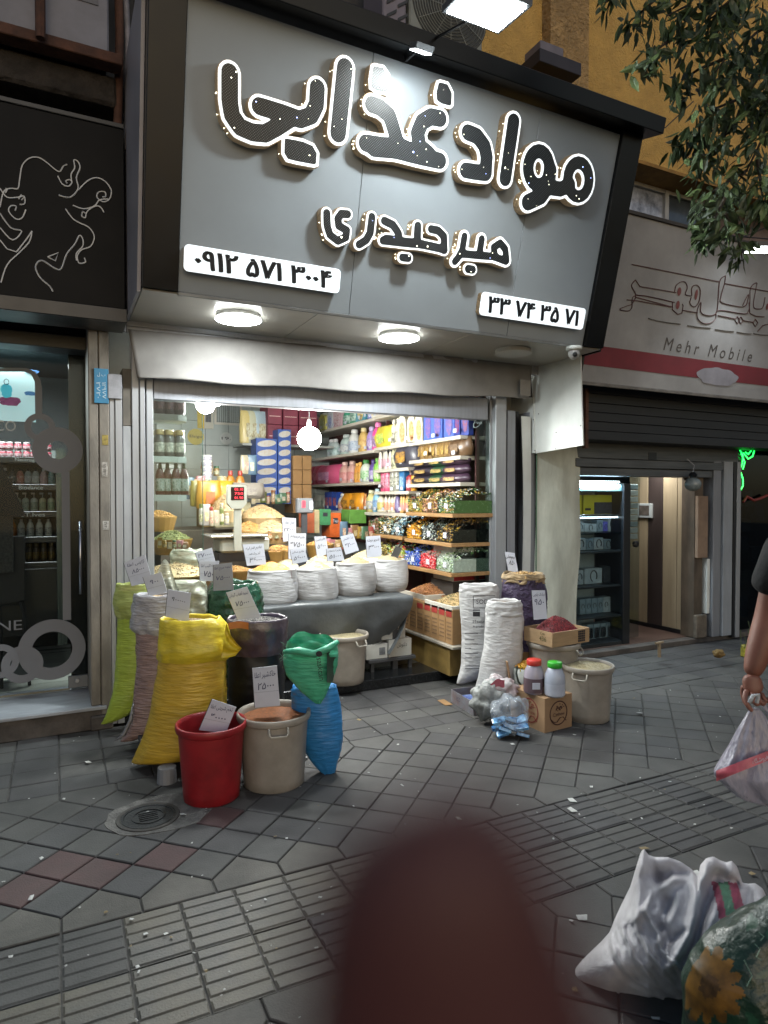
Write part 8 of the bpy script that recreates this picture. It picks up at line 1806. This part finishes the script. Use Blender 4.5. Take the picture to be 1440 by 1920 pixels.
TOPL = [(1066, 1838), (1078, 1816), (1092, 1800), (1110, 1782), (1128, 1765), (1143, 1748), (1153, 1722), (1166, 1694), (1182, 1662), (1193, 1625), (1201, 1598), (1207, 1591), (1216, 1603), (1228, 1607), (1252, 1607), (1275, 1615), (1295, 1628), (1309, 1643), (1313, 1622), (1324, 1609), (1338, 1606), (1350, 1613), (1362, 1617), (1372, 1614), (1382, 1624), (1392, 1655), (1402, 1657), (1416, 1656), (1430, 1666), (1446, 1700), (1460, 1740)]
BOTL = [(1066, 1843), (1085, 1860), (1110, 1869), (1150, 1882), (1200, 1899), (1250, 1907), (1290, 1908), (1340, 1903), (1380, 1892), (1460, 1870)]
def lin(L, x):
    for (xa_, ya_), (xb_2, yb_2) in zip(L[:-1], L[1:]):
        if xa_ <= x <= xb_2: return ya_+(yb_2-ya_)*(x-xa_)/(xb_2-xa_+1e-9)
    return L[-1][1]
RID = [  # folds: polyline px, width px, height m (positive stands towards the street)
 ([(1255, 1812), (1285, 1768), (1300, 1715), (1308, 1660), (1320, 1620)], 13, .045), ([(1288, 1800), (1315, 1740), (1328, 1690), (1338, 1655)], 11, -.05), ([(1345, 1640), (1362, 1650), (1380, 1655)], 12, -.05),
 ([(1212, 1705), (1232, 1668), (1262, 1648), (1300, 1642)], 9, .035), ([(1235, 1640), (1262, 1628), (1290, 1636)], 14, -.06), ([(1228, 1610), (1232, 1650), (1225, 1700)], 7, -.03), ([(1200, 1600), (1196, 1660), (1192, 1720)], 9, .025),
 ([(1250, 1690), (1240, 1730), (1250, 1770)], 10, -.03), ([(1275, 1680), (1262, 1720), (1235, 1765)], 8, .02), ([(1240, 1740), (1258, 1760), (1285, 1745)], 8, -.025),
 ([(1340, 1700), (1318, 1760), (1305, 1830)], 10, .025), ([(1405, 1670), (1400, 1720), (1410, 1790)], 9, -.02), ([(1425, 1675), (1432, 1720), (1430, 1780)], 9, .02)]
for k in range(8):
    o_ = k*17; RID.append(([(1128+o_*.75, 1748-o_*.25), (1140+o_*.9, 1795-o_*.1), (1175+o_*1.05, 1840+o_*.1), (1225+o_*1.1, 1872+o_*.12)], 4.5, .014 if k % 2 else -.006)); RID.append(([(1136+o_*.75, 1750-o_*.25), (1149+o_*.9, 1798-o_*.1), (1184+o_*1.05, 1843+o_*.1), (1236+o_*1.1, 1874+o_*.12)], 4, -.012))
RIDn = [([np.array(p, float) for p in L], w_, h_) for L, w_, h_ in RID]
def foldh(x, y):
    p = np.array((x+5*noise.noise(V3((x*.03, y*.03, 0))), y+5*noise.noise(V3((x*.03, y*.03, 9))))); t_ = 0
    for L, w_, h_ in RIDn:
        dm = min(float(seg_d(p, a_2, b_3)) for a_2, b_3 in zip(L[:-1], L[1:]))
        if dm < w_*2.6: t_ += h_*math.exp(-(dm/w_)**2)
    return t_
pkm = M('stripe_pink', '#a45064', .5, ns=60, na=.2, bump=.4, bs=160); grm = M('stripe_green', '#5c8a6c', .5, ns=60, na=.2, bump=.4, bs=160)
mb = MB(); NX, NY = 150, 84; XS = [1066+394*(i/NX) for i in range(NX+1)]
def spt(x, f, back=False):
    yt, yb_ = lin(TOPL, x), lin(BOTL, x); y = yt+(yb_-yt)*f; ee = min(1, (x-1066)/150); prof = sin(pi*min(1, max(0, f)))**.55*ee**.7
    if back: return atD(x, y, 2.26+.13*prof)
    lowb = (.10+.17*min(1, max(0, (y-1640)/170)))*prof
    edge = min(1, min(f, 1-f)*9)*min(1, ee*2.5)
    return atD(x, y, 2.26-lowb-foldh(x, y)*edge-.008*edge*noise.noise(V3((x*.03, y*.03, 3)))-.0025*edge*noise.noise(V3((x*.12, y*.08, 5))))
i0 = 0
for i, x in enumerate(XS):
    for j in range(NY+1): mb.v.append(spt(x, j/NY))
for i in range(NX):
    for j in range(NY):
        x = XS[i]; y = lin(TOPL, x)+(lin(BOTL, x)-lin(TOPL, x))*j/NY; sx_ = x-(y-1660)*.17-3*sin((y-1660)*.03)
        mb.k = 1 if (1334 < sx_ < 1348 or 1366 < sx_ < 1384) and y > 1652 else 2 if 1348 <= sx_ <= 1366 and y > 1652 else 0
        q_ = i*(NY+1)+j; mb.face((q_, q_+NY+1, q_+NY+2, q_+1))
mb.k = 0; i1 = len(mb.v)
for i, x in enumerate(XS):
    for j in range(NY//3+1): mb.v.append(spt(x, j/(NY//3), True))
nj = NY//3+1
for i in range(NX):
    for j in range(NY//3): q_ = i1+i*nj+j; mb.face((q_, q_+1, q_+nj+1, q_+nj))
t.part('body', mb, [wfm, pkm, grm], smooth=True)
# green sunflower printed bag
dG = 1.78; gnm = M('glossy_green_film', '#0c2e1e', .42, ns=3, na=.3, bump=.6, bs=11, bd=.04, spec=.6, coat=.05)
t = Thing('green_seed_bag', 'glossy dark green bag with a printed sunflower at the bottom right corner', 'bag', (atD(1400, 1920, dG).x, atD(1400, 1920, dG).y, 0))
GR = [(1690, 1452, 1530), (1712, 1415, 1570), (1740, 1370, 1600), (1775, 1325, 1620), (1810, 1298, 1630), (1850, 1285, 1640), (1900, 1282, 1640), (1960, 1285, 1640), (2060, 1300, 1630), (2120, 1320, 1600)]
petm = M('print_petal', '#5f4418', .4, ns=16, na=.35, col2='#845c20'); cenm = M('print_center', '#4a3214', .4, ns=60, na=.4); grn2 = M('print_leaf_green', '#15402a', .42, ns=7, na=.3, bump=.5, bs=10, bd=.03, spec=.7)
gb = fsack(GR, dG, .55, .022, 9.1, step=2.5, n=200, fold=.3)
def gsurf(px, py, lift=.006):
    _, xl, xr = interp(GR, py); cx = (xl+xr)/2; rx = (xr-xl)/2; s_ = max(-.98, min(.98, (px-cx)/rx)); return atD(px, py, dG-(rx*dG/F*.55)*sqrt(1-s_*s_)-lift-.025)
def gcol(p):
    d_ = (p-CAM).dot(FW)
    if d_ > dG: return 0
    px = 720+F*(p-CAM).dot(RT)/d_; py = 960-F*(p-CAM).dot(UP)/d_; dx, dy = px-1330, (py-1850)*.86; r = sqrt(dx*dx+dy*dy); a = atan2(dy, dx)
    if r < 19+2*sin(a*7): return 2
    R = 42+24*abs(sin(a*6.5+.4))**.7+5*sin(a*3)+3*noise.noise(V3((px*.1, py*.1, 0)))
    if r < R: return 1
    if px > 1400 and noise.noise(V3((px*.018, py*.018, 2))) > .12: return 3
    return 0
for fi, f in enumerate(gb.f):
    if len(f) == 4: gb.mi[fi] = gcol((gb.v[f[0]]+gb.v[f[2]])/2)
t.part('body', gb, [gnm, petm, cenm, grn2])
scrw = M('print_scroll', '#6f8a78', .4, na=0)
for L in ([(1415, 1770), (1425, 1780), (1418, 1795), (1428, 1800)], [(1422, 1748), (1432, 1756), (1426, 1764)], [(1395, 1800), (1410, 1830), (1400, 1850)]): t.part('printed_scroll', MB().tube([gsurf(x, y, .008) for x, y in L], .0012, 4), scrw)
# ================================================================== PERSON at the right edge
dp = 2.75
def bp(px, py, dd=0.0): return atD(px, py, dp+dd)
skinm = M('skin', '#7d5142', .5, ns=6, na=.12, sss=.08, bump=.12, bs=120, bd=.003)
shirt = M('shirt_black', '#0c0d0f', .85, ns=9, na=.3, bump=.5, bs=16, bd=.02)
trous = M('trousers_dark', '#1d2026', .8, ns=9, na=.2, bump=.4, bs=20)
base = bp(1570, 1500); base.z = 0
ps = Thing('person', 'person in a black T-shirt walking past at the right edge, holding a plastic bag', 'person', base)
def skinfig(name, verts, edges, radii, mat, root=0, sub=2, parent=None):
    me = bpy.data.meshes.new(name); me.from_pydata([tuple(V3(v)-ps.loc) for v in verts], edges, []); o = link(name, me, parent or ps.o)
    sm = o.modifiers.new('skin', 'SKIN'); sk = me.skin_vertices[0].data
    for i, r in enumerate(radii): sk[i].radius = (r, r) if not isinstance(r, tuple) else r; sk[i].use_root = (i == root)
    sm.use_smooth_shade = True; s2 = o.modifiers.new('sub', 'SUBSURF'); s2.levels = sub; s2.render_levels = sub; me.materials.append(mat); return o
sh_ = bp(1468, 1012, -.05); el_ = bp(1441, 1160, 0); wr = bp(1408, 1270, -.02)
nk = V3((base.x+.03, base.y+.02, 1.46)); chs = V3((base.x+.03, base.y+.02, 1.25)); wst = V3((base.x+.03, base.y+.01, 1.02)); pel = V3((base.x+.02, base.y, .9)); hd_ = V3((base.x, base.y+.01, 1.62))
shR = nk+(nk-sh_)*.9; shR.z = sh_.z; elR = shR+V3((.06, 0, -.29)); wrR = elR+V3((.03, -.02, -.25))
tR, tL = pel+U_*(-.09), pel+U_*.09
vb = [pel, wst, chs, nk, hd_+V3((0, 0, -.06)), hd_+V3((0, 0, .05)), sh_, el_, el_.lerp(wr, .45), wr, shR, elR, wrR, tR+V3((0, 0, -.08)), tR+V3((-.03, -.05, -.42)), tR+V3((-.02, .02, -.80)), tL+V3((0, 0, -.08)), tL+V3((.03, .05, -.42)), tL+V3((.05, .1, -.80)), tR+V3((-.05, -.14, -.85)), tL+V3((.03, -.03, -.85))]
eb = [(0, 1), (1, 2), (2, 3), (3, 4), (4, 5), (2, 6), (6, 7), (7, 8), (8, 9), (2, 10), (10, 11), (11, 12), (0, 13), (13, 14), (14, 15), (0, 16), (16, 17), (17, 18), (15, 19), (18, 20)]
rb = [.09, .085, .085, .055, .075, .09, .052, .058, .057, .036, .062, .045, .03, .085, .06, .045, .085, .06, .045, .035, .035]
skinfig('body', vb, eb, rb, skinm)
tc_ = lambda z: pel.lerp(nk, (z-.9)/(nk.z-.9))
mb = MB(); rg = []
for z, rx, ry in ((.80, .178, .13), (.83, .180, .132), (.95, .168, .122), (1.08, .165, .118), (1.22, .18, .132), (1.33, .19, .135), (1.40, .175, .12), (1.44, .13, .095), (1.47, .072, .066), (1.485, .066, .062)):
    c = tc_(z); c.z = z; rg.append([c+U_*(rx*cos(2*pi*j/36))+W_*(ry*sin(2*pi*j/36))+V3((0, 0, 0))+U_*(.012*noise.noise(V3((cos(2*pi*j/36)*2, sin(2*pi*j/36)*2, z*9)))) for j in range(36)])
mb.loft(rg, cap0=False, cap1=False); mb.smooth = True; ps.part('shirt', mb, shirt)
shR2 = shR
for L in ([chs.lerp(sh_, .3), sh_, sh_.lerp(el_, .42), bp(1428, 1118, -.01)], [chs.lerp(shR, .3), shR, shR.lerp(elR, .4), shR.lerp(elR, .7)]):
    L[0] = L[0]+V3((0, 0, .08)); skinfig('sleeve', L, [(0, 1), (1, 2), (2, 3)], [.07, .084, .08, .078], shirt)
vt_ = [pel+V3((0, 0, .08)), pel, vb[13], vb[14], vb[15], vb[16], vb[17], vb[18]]
skinfig('trousers', vt_, [(0, 1), (1, 2), (2, 3), (3, 4), (1, 5), (5, 6), (6, 7)], [.14, .15, .105, .08, .062, .105, .08, .062], trous)
hr = MB(); hr.ell(hd_+W_*.028+V3((0, 0, .085)), .098, .10, .095, 20, 12); ps.part('hair', hr, M('hair_dark', '#15110e', .7, na=.2, bump=.6, bs=80), smooth=True)
fc = hd_-W_*.085+V3((0, 0, .0))
ps.part('nose', MB().ell(fc-W_*.012, .013, .018, .026, 10, 6), skinm, smooth=True)
for s_ in (-1, 1):
    ps.part('eye', MB().ell(fc+U_*(.032*s_)+V3((0, 0, .03))+W_*.004, .014, .009, .008, 10, 6), M('eye_dark', '#1c1614', .3, na=0), smooth=True)
    ps.part('ear', MB().ell(hd_+U_*(.088*s_)+V3((0, 0, .01)), .012, .02, .032, 10, 6), skinm, smooth=True)
ps.part('mouth', MB().ell(fc+V3((0, 0, -.045))+W_*.004, .026, .008, .008, 10, 6), M('lips', '#6a3a34', .5, na=0), smooth=True)
for v_ in (vb[15], vb[18]):
    c = V3((v_.x, v_.y, .04))-W_*.06; m_ = MB(); m_.ell(c, .052, .052, .042, 14, 8)
    for p in m_.v: p += W_*((p-c).dot(W_)*1.6)
    for p in m_.v: p.z = max(p.z, .002)
    ps.part('shoe', m_, black_m, smooth=True)
# hand: palm and five fingers curled round the bag handles
pm = bp(1410, 1282, -.02)
def chain(name, pts, rs): skinfig(name, pts, [(i, i+1) for i in range(len(pts)-1)], rs, skinm)
chain('palm', [bp(1408, 1262, -.02), bp(1410, 1280, -.03), bp(1414, 1294, -.04), bp(1420, 1302, -.04)], [(.034, .034), (.043, .026), (.044, .024), (.03, .02)])
FG = [([(1400, 1292, -.05), (1396, 1310, -.07), (1402, 1324, -.09), (1411, 1334, -.09)], [.0115, .0105, .0095, .0085]), ([(1410, 1298, -.055), (1412, 1314, -.085), (1420, 1322, -.10), (1424, 1316, -.075)], [.0115, .0105, .0095, .0085]),
      ([(1419, 1300, -.055), (1424, 1316, -.085), (1432, 1322, -.095), (1434, 1313, -.07)], [.0115, .0105, .0095, .0085]), ([(1427, 1298, -.05), (1433, 1312, -.075), (1440, 1317, -.08), (1441, 1308, -.06)], [.0105, .0095, .0085, .0078]),
      ([(1396, 1284, -.01), (1393, 1300, .0), (1397, 1316, -.015), (1406, 1328, -.03)], [.0145, .0125, .011, .0095])]
for k, (p_, r_) in enumerate(FG): chain('thumb' if k == 4 else 'finger', [bp(*q_) for q_ in p_], r_)
# shopping bag
bgm = M('milky_bag', '#a6a2b0', .25, ns=5, na=.12, alpha=.72, bump=.8, bs=9, stretch=(3, 3, .8), bd=.03, spec=.8)
bt = Thing('plastic_bag', 'milky white carrier bag with a pink band held in the hand', 'plastic bag', bp(1420, 1500))
GB = [(1328, 1407, 1424), (1345, 1398, 1436), (1370, 1384, 1450), (1400, 1370, 1466), (1430, 1352, 1482), (1450, 1341, 1492), (1458, 1345, 1494), (1475, 1362, 1500), (1495, 1385, 1500), (1506, 1420, 1490)]
mb = MB(); rings = []
for i in range(46):
    y = 1328+178*i/45; _, xl, xr = interp(GB, y); c = bp((xl+xr)/2, y, -.06); rx = (xr-xl)/2*dp/F; rg = []
    for j in range(48):
        a = 2*pi*j/48; pl_ = .06*sin(j*1.9+.6*sin(i*.2))*(1-i/60); e = .05*noise.noise(V3((cos(a)*3, sin(a)*3, i*.05))); rg.append(c+U_*(cos(a)*rx*(1+pl_*.4))+W_*(sin(a)*rx*(.5+pl_*1.6+e*4)))
    rings.append(rg)
mb.loft(rings, cap0=True); mb.smooth = True; bt.part('film', mb, bgm)
def bsurf(px, py, lift): _, xl, xr = interp(GB, py); cx = (xl+xr)/2; rx = (xr-xl)/2; s_ = max(-.97, min(.97, (px-cx)/rx)); return bp(px, py, -.06-(rx*dp/F*.55)*sqrt(1-s_*s_)-lift)
bt.part('pink_band', MB().grid(lambda u, v: bsurf(1343+u*130, 1445-u*50+v*(20-2*u), .012), 22, 4), M('band_pink', '#b0505c', .35, ns=12, na=.2, bump=.5, bs=20), smooth=True)
mb = MB(); put_text(mb, 'فروشگاه', bsurf(1425, 1424, .022), (U_+V3((0, 0, .38))).normalized(), (V3((0, 0, 1))-U_*.38).normalized(), .065, .025, persian=True); bt.part('lettering', mb, card_w)
bt.part('dark_contents', fsack([(1440, 1400, 1480), (1460, 1388, 1488), (1480, 1392, 1492), (1498, 1412, 1486)], dp-.06, .3, .01, 4.4, step=3, n=32), M('contents_violet', '#3a3a4c', .5, ns=20, na=.4, col2='#55566c'))
bt.part('knot', MB().tube([bp(1405, 1318, -.12), bp(1412, 1304, -.12), bp(1422, 1302, -.12), bp(1419, 1318, -.12)], .008, 6), M('receipt_white', '#b0b4b8', .5, ns=60, na=.4), smooth=True)
bt.part('handle', MB().tube([bp(1430, 1318, -.07), bp(1445, 1345, -.06), bp(1452, 1375, -.06)], [.01, .008, .012], 6), bgm, smooth=True)
# ================================================================== FINGERTIP close to the lens
fm_ = M('finger_skin', '#4c2929', .6, ns=400, na=.08, sss=.0, bump=.1, bs=900, bd=.0005)
ft = Thing('fingertip', 'dark red blurred fingertip in front of the lens at the bottom of the picture', 'fingertip', atD(850, 1700, .04))
FT = [(1462, 840, 14), (1478, 839, 76), (1504, 836, 128), (1542, 830, 170), (1590, 824, 204), (1650, 820, 230), (1735, 826, 255), (1820, 838, 275), (1920, 856, 292), (2050, 878, 308), (2250, 908, 322)]
mb = MB(); rings = []
for k, (y, cx, hw) in enumerate(FT):
    dd = .038+.00001*(y-1478); c = atD(cx, y+8, dd); rx = hw*dd/F; rings.append([c+RT*(cos(2*pi*j/40)*rx)+FW*(sin(2*pi*j/40)*rx*.85) for j in range(40)])
mb.loft(rings); mb.smooth = True; ft.part('tip', mb, fm_)
